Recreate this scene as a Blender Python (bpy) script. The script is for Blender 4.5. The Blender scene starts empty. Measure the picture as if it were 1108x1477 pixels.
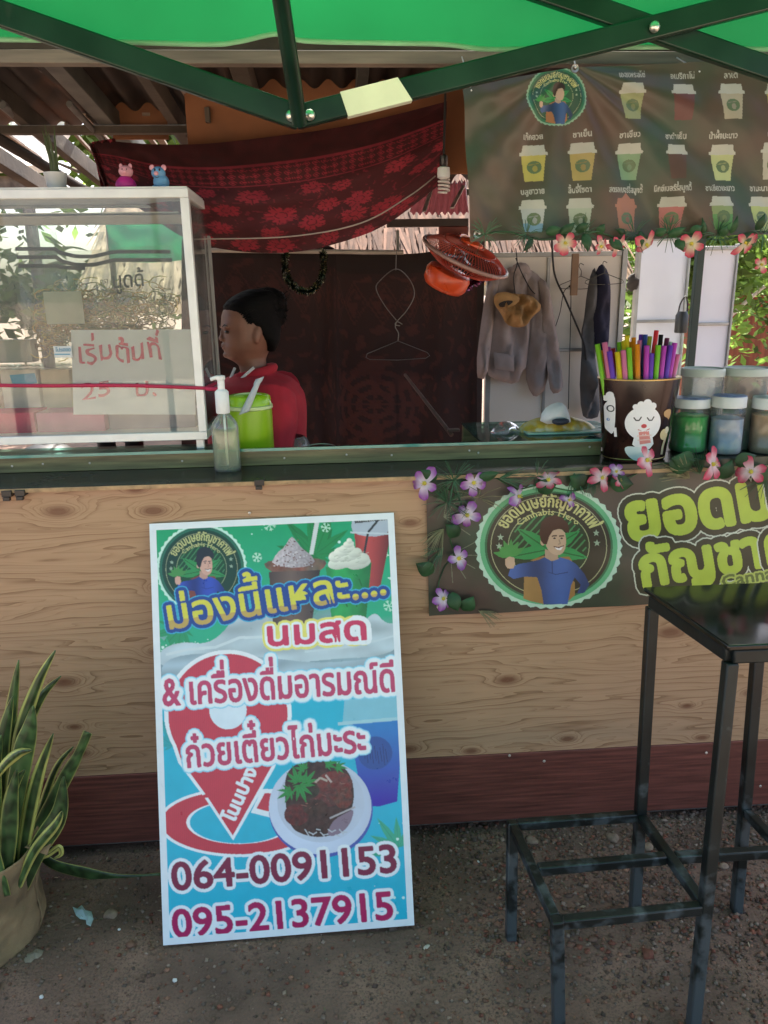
import bpy, bmesh, math, random
from mathutils import Vector, Matrix, noise
from mathutils.geometry import tessellate_polygon, delaunay_2d_cdt
random.seed(7)
R = math.radians
scene = bpy.context.scene
C = scene.collection

# ------------------------------------------------------------------ camera
H, FPX, CX, CY = 1.4, 1110.0, 554.0, 738.5
_p, _y, _r = R(15.68), R(3.71), R(-0.95)
FWD = Vector((math.sin(_y)*math.cos(_p), math.cos(_y)*math.cos(_p), -math.sin(_p)))
_r0 = Vector((math.cos(_y), -math.sin(_y), 0)); _u0 = _r0.cross(FWD)
RGT = math.cos(_r)*_r0 + math.sin(_r)*_u0
UPV = RGT.cross(FWD)
CAM = Vector((0, 0, H))
cam = bpy.data.cameras.new("camera"); camo = bpy.data.objects.new("camera", cam); C.objects.link(camo)
cam.sensor_fit = 'VERTICAL'; cam.sensor_height = 24; cam.lens = 24*FPX/1477
cam.clip_start = .02; cam.clip_end = 3000
camo.matrix_world = Matrix((( RGT.x, UPV.x, -FWD.x, 0), (RGT.y, UPV.y, -FWD.y, 0), (RGT.z, UPV.z, -FWD.z, H), (0, 0, 0, 1)))
scene.camera = camo

def ray(px, py): return RGT*((px-CX)/FPX) - UPV*((py-CY)/FPX) + FWD
def P(px, py, Y):
    d = ray(px, py); return CAM + d*(Y/d.y)
def G(px, py, z=0.0):
    d = ray(px, py); return CAM + d*((z-H)/d.z)

# ------------------------------------------------------------------ light
SUN_EL, SUN_AZ = 60, 14          # degrees; azimuth measured from +Y (behind the stall) towards +X
w = bpy.data.worlds.new("World"); scene.world = w; w.use_nodes = True
wn = w.node_tree.nodes; bg = wn["Background"]
sky = wn.new("ShaderNodeTexSky"); sky.sky_type = 'NISHITA'; sky.sun_disc = False
sky.sun_elevation = R(SUN_EL); sky.sun_rotation = R(SUN_AZ)
sky.air_density = .8; sky.dust_density = 6.0; sky.ozone_density = .4
w.node_tree.links.new(sky.outputs[0], bg.inputs[0]); bg.inputs[1].default_value = 0.15
sl = bpy.data.lights.new("sun", 'SUN'); sl.energy = 4.0; sl.angle = R(.5); sl.color = (1, .95, .87)
so = bpy.data.objects.new("sun", sl); C.objects.link(so)
sd = Vector((math.sin(R(SUN_AZ))*math.cos(R(SUN_EL)), math.cos(R(SUN_AZ))*math.cos(R(SUN_EL)), math.sin(R(SUN_EL))))
so.rotation_euler = (-sd).to_track_quat('-Z', 'Y').to_euler(); so.location = (0, 0, 6)
scene.view_settings.view_transform = 'Standard'; scene.view_settings.look = 'None'
scene.view_settings.exposure = 2.15; scene.view_settings.gamma = 1
scene.cycles.use_denoising = True
scene.cycles.max_bounces = 10; scene.cycles.transparent_max_bounces = 24
scene.cycles.sample_clamp_indirect = 6

# ------------------------------------------------------------------ helpers
def lin(c): return c/12.92 if c <= .04045 else ((c+.055)/1.055)**2.4
def hx(s, k=1.0):
    s = s.lstrip('#'); return tuple(lin(int(s[i:i+2], 16)/255)*k for i in (0, 2, 4))

class MB:
    def __init__(s): s.v = []; s.f = []; s.c = None
    def add(s, vs, fs):
        n = len(s.v); s.v += [Vector(v) for v in vs]; s.f += [tuple(i+n for i in f) for f in fs]; return s
    def box(s, lo, hi):
        x0, y0, z0 = lo; x1, y1, z1 = hi
        return s.add([(x0,y0,z0),(x1,y0,z0),(x1,y1,z0),(x0,y1,z0),(x0,y0,z1),(x1,y0,z1),(x1,y1,z1),(x0,y1,z1)],
                     [(3,2,1,0),(4,5,6,7),(0,1,5,4),(1,2,6,5),(2,3,7,6),(3,0,4,7)])
    def beam(s, a, b, w, h, up=(0,0,1)):
        a = Vector(a); b = Vector(b); d = (b-a).normalized(); up = Vector(up)
        if abs(d.dot(up)) > .98: up = Vector((0,1,0))
        sx = d.cross(up).normalized()*w/2; sz = sx.cross(d).normalized()*h/2
        q = [-sx-sz, sx-sz, sx+sz, -sx+sz]
        return s.add([a+o for o in q]+[b+o for o in q], [(3,2,1,0),(4,5,6,7),(0,1,5,4),(1,2,6,5),(2,3,7,6),(3,0,4,7)])
    def tube(s, pts, r, n=8, cap=True):
        pts = [Vector(p) for p in pts]; rs = r if isinstance(r, (list, tuple)) else [r]*len(pts)
        up = None; base = len(s.v); m = len(pts)
        for i, p in enumerate(pts):
            d = (pts[min(i+1, m-1)] - pts[max(i-1, 0)])
            d = d.normalized() if d.length > 1e-9 else Vector((0,0,1))
            if up is None:
                up = d.orthogonal().normalized()
            else:
                up = (up - d*up.dot(d))
                up = up.normalized() if up.length > 1e-6 else d.orthogonal().normalized()
            sd_ = d.cross(up)
            for k in range(n):
                a = 2*math.pi*k/n; s.v.append(p + (up*math.cos(a) + sd_*math.sin(a))*rs[i])
        for i in range(m-1):
            for k in range(n):
                k2 = (k+1) % n
                s.f.append((base+i*n+k, base+i*n+k2, base+(i+1)*n+k2, base+(i+1)*n+k))
        if cap:
            s.f.append(tuple(base+k for k in reversed(range(n)))); s.f.append(tuple(base+(m-1)*n+k for k in range(n)))
        return s
    def lathe(s, prof, c=(0,0,0), n=32, sx=1, sy=1, mat=None, cap=True, sq=2.0):
        c = Vector(c); base = len(s.v); m = len(prof)
        for r, z in prof:
            for k in range(n):
                a = 2*math.pi*k/n; ca, sa = math.cos(a), math.sin(a)
                if sq != 2.0:
                    ca = math.copysign(abs(ca)**(2/sq), ca); sa = math.copysign(abs(sa)**(2/sq), sa)
                q = Vector((r*ca*sx, r*sa*sy, z))
                if mat: q = mat @ q
                s.v.append(c+q)
        for i in range(m-1):
            for k in range(n):
                k2 = (k+1) % n
                s.f.append((base+i*n+k, base+i*n+k2, base+(i+1)*n+k2, base+(i+1)*n+k))
        if cap:
            s.f.append(tuple(base+k for k in reversed(range(n)))); s.f.append(tuple(base+(m-1)*n+k for k in range(n)))
        return s
    def ball(s, c, r, n=16, m=10, mat=None):
        if not isinstance(r, (tuple, list)): r = (r, r, r)
        prof = [(max(1e-4, math.sin(math.pi*i/m)), -math.cos(math.pi*i/m)) for i in range(m+1)]
        M = Matrix.Diagonal(Vector(r)).to_3x3()
        if mat: M = mat.to_3x3() @ M
        return s.lathe(prof, c, n, mat=M)
    def grid(s, fn, nu, nv):
        base = len(s.v)
        for j in range(nv+1):
            for i in range(nu+1): s.v.append(Vector(fn(i/nu, j/nv)))
        for j in range(nv):
            for i in range(nu):
                a = base+j*(nu+1)+i; s.f.append((a, a+1, a+nu+2, a+nu+1))
        return s

BASE = {}
def setp(o, label=None, cat=None, group=None, kind=None):
    if label: o['label'] = label
    if cat: o['category'] = cat
    if group: o['group'] = group
    if kind: o['kind'] = kind
    return o
def thing(name, label, cat, loc, group=None):
    o = bpy.data.objects.new(name, None); C.objects.link(o); o.location = loc; o.empty_display_size = .05
    BASE[o] = Vector(loc); return setp(o, label, cat, group)
def obj(name, mb, m, parent=None, smooth=False, bevel=0, solid=0, sub=0, label=None, cat=None, group=None, kind=None, weld=False):
    vs = [Vector(v) for v in mb.v]
    if parent is not None: b = BASE[parent]
    else:
        xs = [v.x for v in vs]; ys = [v.y for v in vs]; zs = [v.z for v in vs]
        b = Vector(((min(xs)+max(xs))/2, (min(ys)+max(ys))/2, min(zs)))
    me = bpy.data.meshes.new(name); me.from_pydata([v-b for v in vs], [], mb.f)
    if mb.c is not None:
        at = me.color_attributes.new("Col", 'FLOAT_COLOR', 'POINT')
        at.data.foreach_set("color", [x for c in mb.c for x in (c[0], c[1], c[2], 1.0)])
    if weld:
        bm = bmesh.new(); bm.from_mesh(me); bmesh.ops.remove_doubles(bm, verts=bm.verts, dist=1e-5)
        bmesh.ops.recalc_face_normals(bm, faces=bm.faces); bm.to_mesh(me); bm.free()
    me.materials.append(m)
    if smooth: me.shade_smooth()
    o = bpy.data.objects.new(name, me); C.objects.link(o)
    BASE[o] = b
    if parent is None: o.location = b
    else: o.parent = parent
    if solid:
        md = o.modifiers.new("s", 'SOLIDIFY'); md.thickness = solid; md.offset = 0
    if bevel:
        md = o.modifiers.new("b", 'BEVEL'); md.width = bevel; md.segments = 2; md.limit_method = 'ANGLE'
        if not smooth: me.shade_smooth(); me.set_sharp_from_angle(angle=R(30))
    elif smooth is True: me.set_sharp_from_angle(angle=R(50))
    if sub:
        md = o.modifiers.new("u", 'SUBSURF'); md.levels = sub; md.render_levels = sub
    return setp(o, label, cat, group, kind)

_M = {}
def mat(name, col=(.5,.5,.5), rough=.5, metal=0, var=.12, vs=18, bump=0, bs=90, spec=.5, attr=False, transl=0, coat=0, stain=None, stretch=(1,1,1), stz=None):
    """Principled with noise-driven colour and roughness variation and optional bump."""
    if name in _M: return _M[name]
    if isinstance(col, str): col = hx(col)
    m = bpy.data.materials.new(name); m.use_nodes = True; nt = m.node_tree; N = nt.nodes; L = nt.links
    b = N["Principled BSDF"]
    tc = N.new("ShaderNodeTexCoord"); mp = N.new("ShaderNodeMapping"); L.new(tc.outputs['Object'], mp.inputs[0]); mp.inputs['Scale'].default_value = stretch
    nz = N.new("ShaderNodeTexNoise"); nz.inputs['Scale'].default_value = vs; nz.inputs['Detail'].default_value = 5; L.new(mp.outputs[0], nz.inputs['Vector'])
    mr = N.new("ShaderNodeMapRange"); mr.inputs['From Min'].default_value = .25; mr.inputs['From Max'].default_value = .75
    mr.inputs['To Min'].default_value = 1-var*1.6; mr.inputs['To Max'].default_value = 1+var; L.new(nz.outputs[0], mr.inputs[0])
    vm = N.new("ShaderNodeVectorMath"); vm.operation = 'SCALE'; L.new(mr.outputs[0], vm.inputs['Scale'])
    if attr:
        at = N.new("ShaderNodeAttribute"); at.attribute_name = "Col"; L.new(at.outputs['Color'], vm.inputs[0])
    else: vm.inputs[0].default_value = col[:3]
    out = vm.outputs[0]
    if stain:
        n2 = N.new("ShaderNodeTexNoise"); n2.inputs['Scale'].default_value = stain[1]; n2.inputs['Detail'].default_value = 6; L.new(mp.outputs[0], n2.inputs['Vector'])
        rp = N.new("ShaderNodeMapRange"); rp.inputs['From Min'].default_value = stain[2]; rp.inputs['From Max'].default_value = stain[2]+.12; no_ = n2.outputs[0]
        if stz:
            sx_ = N.new("ShaderNodeSeparateXYZ"); L.new(tc.outputs['Object'], sx_.inputs[0]); mz = N.new("ShaderNodeMapRange"); L.new(sx_.outputs[2], mz.inputs[0])
            mz.inputs['From Min'].default_value, mz.inputs['From Max'].default_value, mz.inputs['To Min'].default_value, mz.inputs['To Max'].default_value = stz[0], stz[1], stz[2], -stz[2]
            ad = N.new("ShaderNodeMath"); ad.operation = 'ADD'; L.new(no_, ad.inputs[0]); L.new(mz.outputs[0], ad.inputs[1]); no_ = ad.outputs[0]
        L.new(no_, rp.inputs[0])
        mx = N.new("ShaderNodeMix"); mx.data_type = 'RGBA'; L.new(rp.outputs[0], mx.inputs[0]); L.new(out, mx.inputs[6]); mx.inputs[7].default_value = (*stain[0], 1); out = mx.outputs[2]
    L.new(out, b.inputs['Base Color'])
    r2 = N.new("ShaderNodeMapRange"); r2.inputs['To Min'].default_value = max(0.02, rough-.08); r2.inputs['To Max'].default_value = min(1, rough+.1); L.new(nz.outputs[0], r2.inputs[0]); L.new(r2.outputs[0], b.inputs['Roughness'])
    b.inputs['Metallic'].default_value = metal; b.inputs['Specular IOR Level'].default_value = spec
    if coat: b.inputs['Coat Weight'].default_value = coat; b.inputs['Coat Roughness'].default_value = .08
    if bump:
        n3 = N.new("ShaderNodeTexNoise"); n3.inputs['Scale'].default_value = bs; n3.inputs['Detail'].default_value = 4; L.new(mp.outputs[0], n3.inputs['Vector'])
        bp = N.new("ShaderNodeBump"); bp.inputs['Strength'].default_value = bump; bp.inputs['Distance'].default_value = .004; L.new(n3.outputs[0], bp.inputs['Height']); L.new(bp.outputs[0], b.inputs['Normal'])
    if transl:
        t = N.new("ShaderNodeBsdfTranslucent"); L.new(out, t.inputs[0]); ms = N.new("ShaderNodeMixShader"); ms.inputs[0].default_value = transl
        L.new(b.outputs[0], ms.inputs[1]); L.new(t.outputs[0], ms.inputs[2]); L.new(ms.outputs[0], N["Material Output"].inputs[0])
    _M[name] = m; return m

def glass(name, tint=(.93,.97,.95), refl=1.0, film=0.0, filmcol=(.8,.8,.8), rough=0.02):
    """Thin clear sheet: transparent with a Fresnel reflection and an optional diffuse film."""
    if name in _M: return _M[name]
    m = bpy.data.materials.new(name); m.use_nodes = True; nt = m.node_tree; N = nt.nodes; L = nt.links
    N.remove(N["Principled BSDF"]); out = N["Material Output"]
    t = N.new("ShaderNodeBsdfTransparent"); t.inputs[0].default_value = (*tint, 1)
    g = N.new("ShaderNodeBsdfGlossy"); g.inputs['Roughness'].default_value = rough
    fr = N.new("ShaderNodeFresnel"); fr.inputs[0].default_value = 1.5
    ml = N.new("ShaderNodeMath"); ml.operation = 'MULTIPLY'; ml.inputs[1].default_value = refl; L.new(fr.outputs[0], ml.inputs[0]); ml.use_clamp = True
    mx = N.new("ShaderNodeMixShader"); L.new(ml.outputs[0], mx.inputs[0]); L.new(t.outputs[0], mx.inputs[1]); L.new(g.outputs[0], mx.inputs[2])
    last = mx
    if film:
        d = N.new("ShaderNodeBsdfDiffuse"); d.inputs[0].default_value = (*filmcol, 1)
        nz = N.new("ShaderNodeTexNoise"); nz.inputs['Scale'].default_value = 9; nz.inputs['Detail'].default_value = 6
        tc = N.new("ShaderNodeTexCoord"); L.new(tc.outputs['Object'], nz.inputs['Vector'])
        mr = N.new("ShaderNodeMapRange"); mr.inputs['To Max'].default_value = film*2; L.new(nz.outputs[0], mr.inputs[0])
        m2 = N.new("ShaderNodeMixShader"); L.new(mr.outputs[0], m2.inputs[0]); L.new(mx.outputs[0], m2.inputs[1]); L.new(d.outputs[0], m2.inputs[2]); last = m2
    L.new(last.outputs[0], out.inputs[0]); _M[name] = m; return m

def wood_laminate():
    m = bpy.data.materials.new("knotty pine laminate"); m.use_nodes = True; nt = m.node_tree; N = nt.nodes; L = nt.links; b = N["Principled BSDF"]
    def nd(t, **k):
        n = N.new(t)
        for a, v in k.items(): setattr(n, a, v)
        return n
    def math_(op, a, b_=None, c=None):
        n = nd("ShaderNodeMath", operation=op)
        for i, x in enumerate((a, b_, c)):
            if x is None: continue
            if isinstance(x, (int, float)): n.inputs[i].default_value = x
            else: L.new(x, n.inputs[i])
        return n.outputs[0]
    tc = nd("ShaderNodeTexCoord"); sp = nd("ShaderNodeSeparateXYZ"); L.new(tc.outputs['Object'], sp.inputs[0])
    x, z = sp.outputs[0], sp.outputs[2]
    def vec(a, c):
        n = nd("ShaderNodeCombineXYZ"); L.new(a, n.inputs[0]); L.new(c, n.inputs[1]); return n.outputs[0]
    def noise_(v, s, d=3):
        n = nd("ShaderNodeTexNoise"); n.inputs['Scale'].default_value = s; n.inputs['Detail'].default_value = d; L.new(v, n.inputs['Vector']); return n.outputs[0]
    # knots: random cells, elongated along the grain
    kv = vec(math_('MULTIPLY', x, 3.9), math_('MULTIPLY', z, 9.3))
    vo = nd("ShaderNodeTexVoronoi", feature='F1', voronoi_dimensions='2D'); vo.inputs['Scale'].default_value = 1; vo.inputs['Randomness'].default_value = .95; L.new(kv, vo.inputs['Vector'])
    d = vo.outputs['Distance']; sc = nd("ShaderNodeSeparateColor"); L.new(vo.outputs['Color'], sc.inputs[0])
    on = math_('GREATER_THAN', sc.outputs[0], .45)
    amp = math_('MULTIPLY', on, math_('MULTIPLY_ADD', sc.outputs[1], 1.0, .35))
    bul = math_('MULTIPLY', amp, math_('EXPONENT', math_('MULTIPLY', math_('MULTIPLY', d, d), math_('MULTIPLY_ADD', sc.outputs[2], -60, -14))))
    wv = vec(math_('MULTIPLY', x, .55), math_('MULTIPLY', z, 5))
    n1 = noise_(wv, 2.4, 3)
    fine = noise_(vec(math_('MULTIPLY', x, 2.2), math_('MULTIPLY', z, 90)), 1.5, 4)
    ph = math_('ADD', math_('ADD', math_('MULTIPLY', z, 34), math_('MULTIPLY', n1, 8)), math_('MULTIPLY', bul, 4.4))
    fr = math_('FRACT', ph)
    ln = math_('POWER', fr, 6.5)
    st = noise_(vec(math_('MULTIPLY', x, 1.4), math_('MULTIPLY', z, 16)), 2.2, 2)
    ln = math_('MULTIPLY', ln, math_('MULTIPLY_ADD', st, 2.2, -.45))
    ln = nd("ShaderNodeClamp") if False else math_('MINIMUM', math_('MAXIMUM', ln, 0), .85)
    f2 = math_('POWER', math_('FRACT', math_('ADD', math_('ADD', math_('MULTIPLY', z, 88), math_('MULTIPLY', n1, 19)), math_('MULTIPLY', bul, 5.0))), 7)
    ln = math_('MINIMUM', math_('ADD', ln, math_('MULTIPLY', f2, math_('MULTIPLY', fine, .62))), .62)
    kc = nd("ShaderNodeMapRange"); kc.inputs['From Min'].default_value = .05; kc.inputs['From Max'].default_value = .15; kc.inputs['To Min'].default_value = .8; kc.inputs['To Max'].default_value = 0; L.new(math_('MULTIPLY', d, math_('MULTIPLY_ADD', sc.outputs[2], .8, .7)), kc.inputs[0])
    knot = math_('MULTIPLY', kc.outputs[0], on)
    def mix(f, a, c):
        n = nd("ShaderNodeMix", data_type='RGBA')
        if isinstance(f, float): n.inputs[0].default_value = f
        else: L.new(f, n.inputs[0])
        for i, q in ((6, a), (7, c)):
            if isinstance(q, tuple): n.inputs[i].default_value = (*q, 1)
            else: L.new(q, n.inputs[i])
        return n.outputs[2]
    base = mix(st, (.50,.325,.195), (.43,.27,.155))
    base = mix(math_('MULTIPLY', fine, .45), base, (.30,.165,.085))
    col = mix(ln, base, (.165,.078,.034))
    col = mix(knot, col, (.15,.058,.03))
    L.new(col, b.inputs['Base Color']); b.inputs['Roughness'].default_value = .42; b.inputs['Specular IOR Level'].default_value = .35
    bp = nd("ShaderNodeBump"); bp.inputs['Strength'].default_value = .12; bp.inputs['Distance'].default_value = .002; L.new(fine, bp.inputs['Height']); L.new(bp.outputs[0], b.inputs['Normal'])
    return m

# printed artwork: many flat polygons laid a hair above one another on a real surface, drawn in sheet coordinates
_T = {}
UPPER, TONE = "\u0e31\u0e34\u0e35\u0e36\u0e37", "\u0e48\u0e49\u0e4a\u0e4b\u0e4c"
def glyphs(s, bold, res=2):
    """Glyph outlines; a tone mark that follows an upper vowel is lifted above it, as Thai is set."""
    k = ("full", s, res)
    if k in _T: return _T[k]
    plain = ""; tones = []
    for i, ch in enumerate(s):
        if ch in TONE and plain and plain[-1] in UPPER: tones.append((plain[:-1], ch))
        else: plain += ch
    vs, fs, ed = raw_glyphs(plain, 0, res); vs, fs, ed = list(vs), list(fs), list(ed)
    xm = lambda t: max(v[0] for v in raw_glyphs(t, 0, res)[0])
    for pre, ch in tones:
        g, gf, ge = raw_glyphs("\u0e01"+ch, 0, res); hc = max(v[1] for v in raw_glyphs("\u0e01", 0, res)[0])
        adv = xm(pre+"\u0e01")-xm("\u0e01\u0e01"); idx = {}
        for i, v in enumerate(g):
            if v[1] > hc+.02: idx[i] = len(vs); vs.append((v[0]+adv, v[1]+.205))
        fs += [tuple(idx[i] for i in f) for f in gf if all(i in idx for i in f)]; ed += [(idx[a], idx[b]) for a, b in ge if a in idx and b in idx]
    _T[k] = (vs, fs, ed); return _T[k]
def raw_glyphs(s, bold, res=2):
    k = (s, round(bold, 4), res)
    if k in _T: return _T[k]
    c = bpy.data.curves.new("t", "FONT"); c.body = s; c.fill_mode = 'FRONT'; c.resolution_u = res; c.offset = bold
    o = bpy.data.objects.new("t", c); C.objects.link(o); bpy.context.view_layer.update()
    me = bpy.data.meshes.new_from_object(o.evaluated_get(bpy.context.evaluated_depsgraph_get()))
    vs = [(v.co.x, v.co.y) for v in me.vertices]; fs = [tuple(p.vertices) for p in me.polygons]
    cnt = {}
    for f in fs:
        for i in range(len(f)):
            e = (f[i], f[(i+1) % len(f)]); e = (min(e), max(e)); cnt[e] = cnt.get(e, 0)+1
    ed = [e for e, n in cnt.items() if n == 1]
    bpy.data.objects.remove(o); bpy.data.curves.remove(c); bpy.data.meshes.remove(me)
    _T[k] = (vs, fs, ed); return _T[k]

class Art(MB):
    STEP = 9e-6
    def __init__(s, fn, maxe=None):
        super().__init__(); s.c = []; s.fn = fn; s.h = 3e-4; s.maxe = maxe; s.flat = False
    def tri(s, pts, tris, col):
        if s.maxe:
            pts = list(pts); q = list(tris); out = []
            while q:
                t = q.pop(); L_ = [math.dist(pts[t[i]], pts[t[(i+1) % 3]]) for i in range(3)]; m = max(L_)
                if m <= s.maxe: out.append(t); continue
                i = L_.index(m); a, b, c_ = t[i], t[(i+1) % 3], t[(i+2) % 3]
                pts.append(((pts[a][0]+pts[b][0])/2, (pts[a][1]+pts[b][1])/2)); n = len(pts)-1
                q += [(a, n, c_), (n, b, c_)]
            tris = out
        base = len(s.v)
        for p in pts:
            s.v.append(s.fn(p[0], p[1], s.h)); s.c.append(col(p[0], p[1]) if callable(col) else col)
        s.f += [tuple(base+i for i in t) for t in tris]
    def poly(s, pts, col, up=True):
        if s.flat: up = False
        if up: s.h += s.STEP
        t = tessellate_polygon([[Vector((p[0], p[1], 0)) for p in pts]])
        s.tri(pts, t, col); return s
    def ell(s, cx, cy, rx, ry, col, n=40, rot=0, scal=0, amp=0, a0=0, a1=360):
        pts = []
        for i in range(n):
            a = R(a0 + (a1-a0)*i/(n if a1-a0 == 360 else n-1)); k = 1+(amp*math.cos(scal*a) if scal else 0)
            x, y = rx*k*math.cos(a), ry*k*math.sin(a); pts.append((cx+x*math.cos(rot)-y*math.sin(rot), cy+x*math.sin(rot)+y*math.cos(rot)))
        return s.poly(pts, col)
    def ring(s, cx, cy, rx, ry, wd, col, n=60, a0=0, a1=360):
        s.h += s.STEP; m = n+1; pts = []
        for k in (0, 1):
            for i in range(m):
                a = R(a0+(a1-a0)*i/n); pts.append((cx+(rx-k*wd)*math.cos(a), cy+(ry-k*wd*ry/rx)*math.sin(a)))
        t = []
        for i in range(n): t += [(i, i+1, m+i+1), (i, m+i+1, m+i)]
        s.tri(pts, t, col); return s
    def line(s, pts, wd, col, up=True):
        if up and not s.flat: s.h += s.STEP
        for i in range(len(pts)-1):
            (x0, y0), (x1, y1) = pts[i], pts[i+1]; L_ = math.hypot(x1-x0, y1-y0)
            if L_ < 1e-6: continue
            nx, ny = -(y1-y0)/L_*wd/2, (x1-x0)/L_*wd/2; e = wd*.15/L_
            x0, y0, x1, y1 = x0-(x1-x0)*e, y0-(y1-y0)*e, x1+(x1-x0)*e, y1+(y1-y0)*e
            h0 = s.h; s.h += random.random()*s.STEP*.4
            s.tri([(x0+nx, y0+ny), (x1+nx, y1+ny), (x1-nx, y1-ny), (x0-nx, y0-ny)], [(0,1,2),(0,2,3)], col); s.h = h0
        return s
    def text(s, t, p0, p1, size, col, bold=.02, outl=(), skew=0, res=2, arc=None, wob=0):
        """t from baseline point p0 to p1 (the glyphs are fitted to that width); size = em height in sheet units."""
        vs, fs, ed = glyphs(t, 0, res)
        outl = [(w_+bold*size, c_) for w_, c_ in outl] + ([(bold*size, col)] if bold > 0 else [])
        x0 = min(v[0] for v in vs); x1 = max(v[0] for v in vs)
        if arc:
            cx, cy, rx, ry, a0, a1 = arc
            def tf(gx, gy):
                u = (gx-x0)/(x1-x0); a = R(a0+(a1-a0)*u); k = 1+gy*size/rx
                return (cx+rx*k*math.cos(a), cy+ry*k*math.sin(a))
        else:
            dx, dy = p1[0]-p0[0], p1[1]-p0[1]; L_ = math.hypot(dx, dy); ux, uy = dx/L_, dy/L_; nx, ny = uy, -ux
            def tf(gx, gy):
                u = (gx-x0)/(x1-x0)*L_ + skew*gy*size
                return (p0[0]+ux*u+nx*gy*size, p0[1]+uy*u+ny*gy*size)
        q = [tf(*v) for v in vs]
        if wob: q = [(x+wob*noise.noise(Vector((x*.09, y*.07, 5))), y+wob*noise.noise(Vector((x*.08, y*.09, 15)))+wob*.9*math.sin(x*.11)) for x, y in q]
        for wd, oc in outl:
            s.h += s.STEP; h0 = s.h
            s.tri(q, fs_tri(fs), oc)
            for a, b in ed:
                s.h = h0+random.random()*s.STEP*.8
                (ax, ay), (bx, by) = q[a], q[b]; l2 = math.hypot(bx-ax, by-ay)
                if l2 < 1e-6: continue
                ux_, uy_ = (bx-ax)/l2, (by-ay)/l2; an = math.atan2(uy_, ux_)
                pts = []
                for k in range(5): a_ = an+math.pi/2+math.pi*k/4; pts.append((ax+wd*math.cos(a_), ay+wd*math.sin(a_)))
                for k in range(5): a_ = an-math.pi/2+math.pi*k/4; pts.append((bx+wd*math.cos(a_), by+wd*math.sin(a_)))
                s.tri(pts, [(0, k, k+1) for k in range(1, 9)], oc)
            s.h = h0+s.STEP
        s.h += s.STEP
        s.tri(q, fs_tri(fs), col); return s
class Raster(Art):
    """The same drawing calls, but the colours land on one fine sheet of vertices, so print and sheet are a single surface."""
    def __init__(s, top, bot, x0, x1, shear, step, fn, base):
        import numpy as np
        super().__init__(None); s.np = np; s.top, s.bot, s.x0, s.x1, s.sh = top, bot, x0, x1, shear
        s.nx = int((x1-x0)/step); s.ny = int((bot(x0)-top(x0))/step); s.pos = fn
        s.img = np.zeros((s.ny+1, s.nx+1, 3)); s.px = np.zeros((s.ny+1, s.nx+1, 2))
        for j in range(s.ny+1):
            for i in range(s.nx+1):
                v = j/s.ny; xi = x0+(x1-x0)*i/s.nx; y = top(xi)+(bot(xi)-top(xi))*v; x = xi+shear*v; s.px[j, i] = (x, y); s.img[j, i] = base(x, y)
    def idx(s, x, y):
        v = .5
        for _ in range(3): xi = x-s.sh*v; v = (y-s.top(xi))/(s.bot(xi)-s.top(xi))
        return ((xi-s.x0)/(s.x1-s.x0)*s.nx, v*s.ny)
    def tri(s, pts, tris, col):
        np = s.np; q = [s.idx(*p) for p in pts]
        for t in tris:
            (ax, ay), (bx, by), (cx, cy) = (q[k] for k in t[:3]); d = (bx-ax)*(cy-ay)-(cx-ax)*(by-ay)
            if abs(d) < 1e-9: continue
            i0, i1 = max(0, math.ceil(min(ax,bx,cx))), min(s.nx, math.floor(max(ax,bx,cx))); j0, j1 = max(0, math.ceil(min(ay,by,cy))), min(s.ny, math.floor(max(ay,by,cy)))
            if i1 < i0 or j1 < j0: continue
            X, Y = np.meshgrid(np.arange(i0, i1+1), np.arange(j0, j1+1))
            w1 = ((X-ax)*(cy-ay)-(cx-ax)*(Y-ay))/d; w2 = ((bx-ax)*(Y-ay)-(X-ax)*(by-ay))/d
            m = (w1 >= -1e-6) & (w2 >= -1e-6) & (w1+w2 <= 1+1e-6)
            if callable(col):
                for j, i in zip(*np.nonzero(m)): s.img[j0+j, i0+i] = col(*s.px[j0+j, i0+i])
            else: s.img[j0:j1+1, i0:i1+1][m] = col
    def finish(s):
        s.v = [s.pos(*s.px[j, i]) for j in range(s.ny+1) for i in range(s.nx+1)]; s.c = [tuple(c) for c in s.img.reshape(-1, 3).tolist()]
        w_ = s.nx+1; s.f = [(j*w_+i, (j+1)*w_+i, (j+1)*w_+i+1, j*w_+i+1) for j in range(s.ny) for i in range(s.nx)]
        return s
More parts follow.
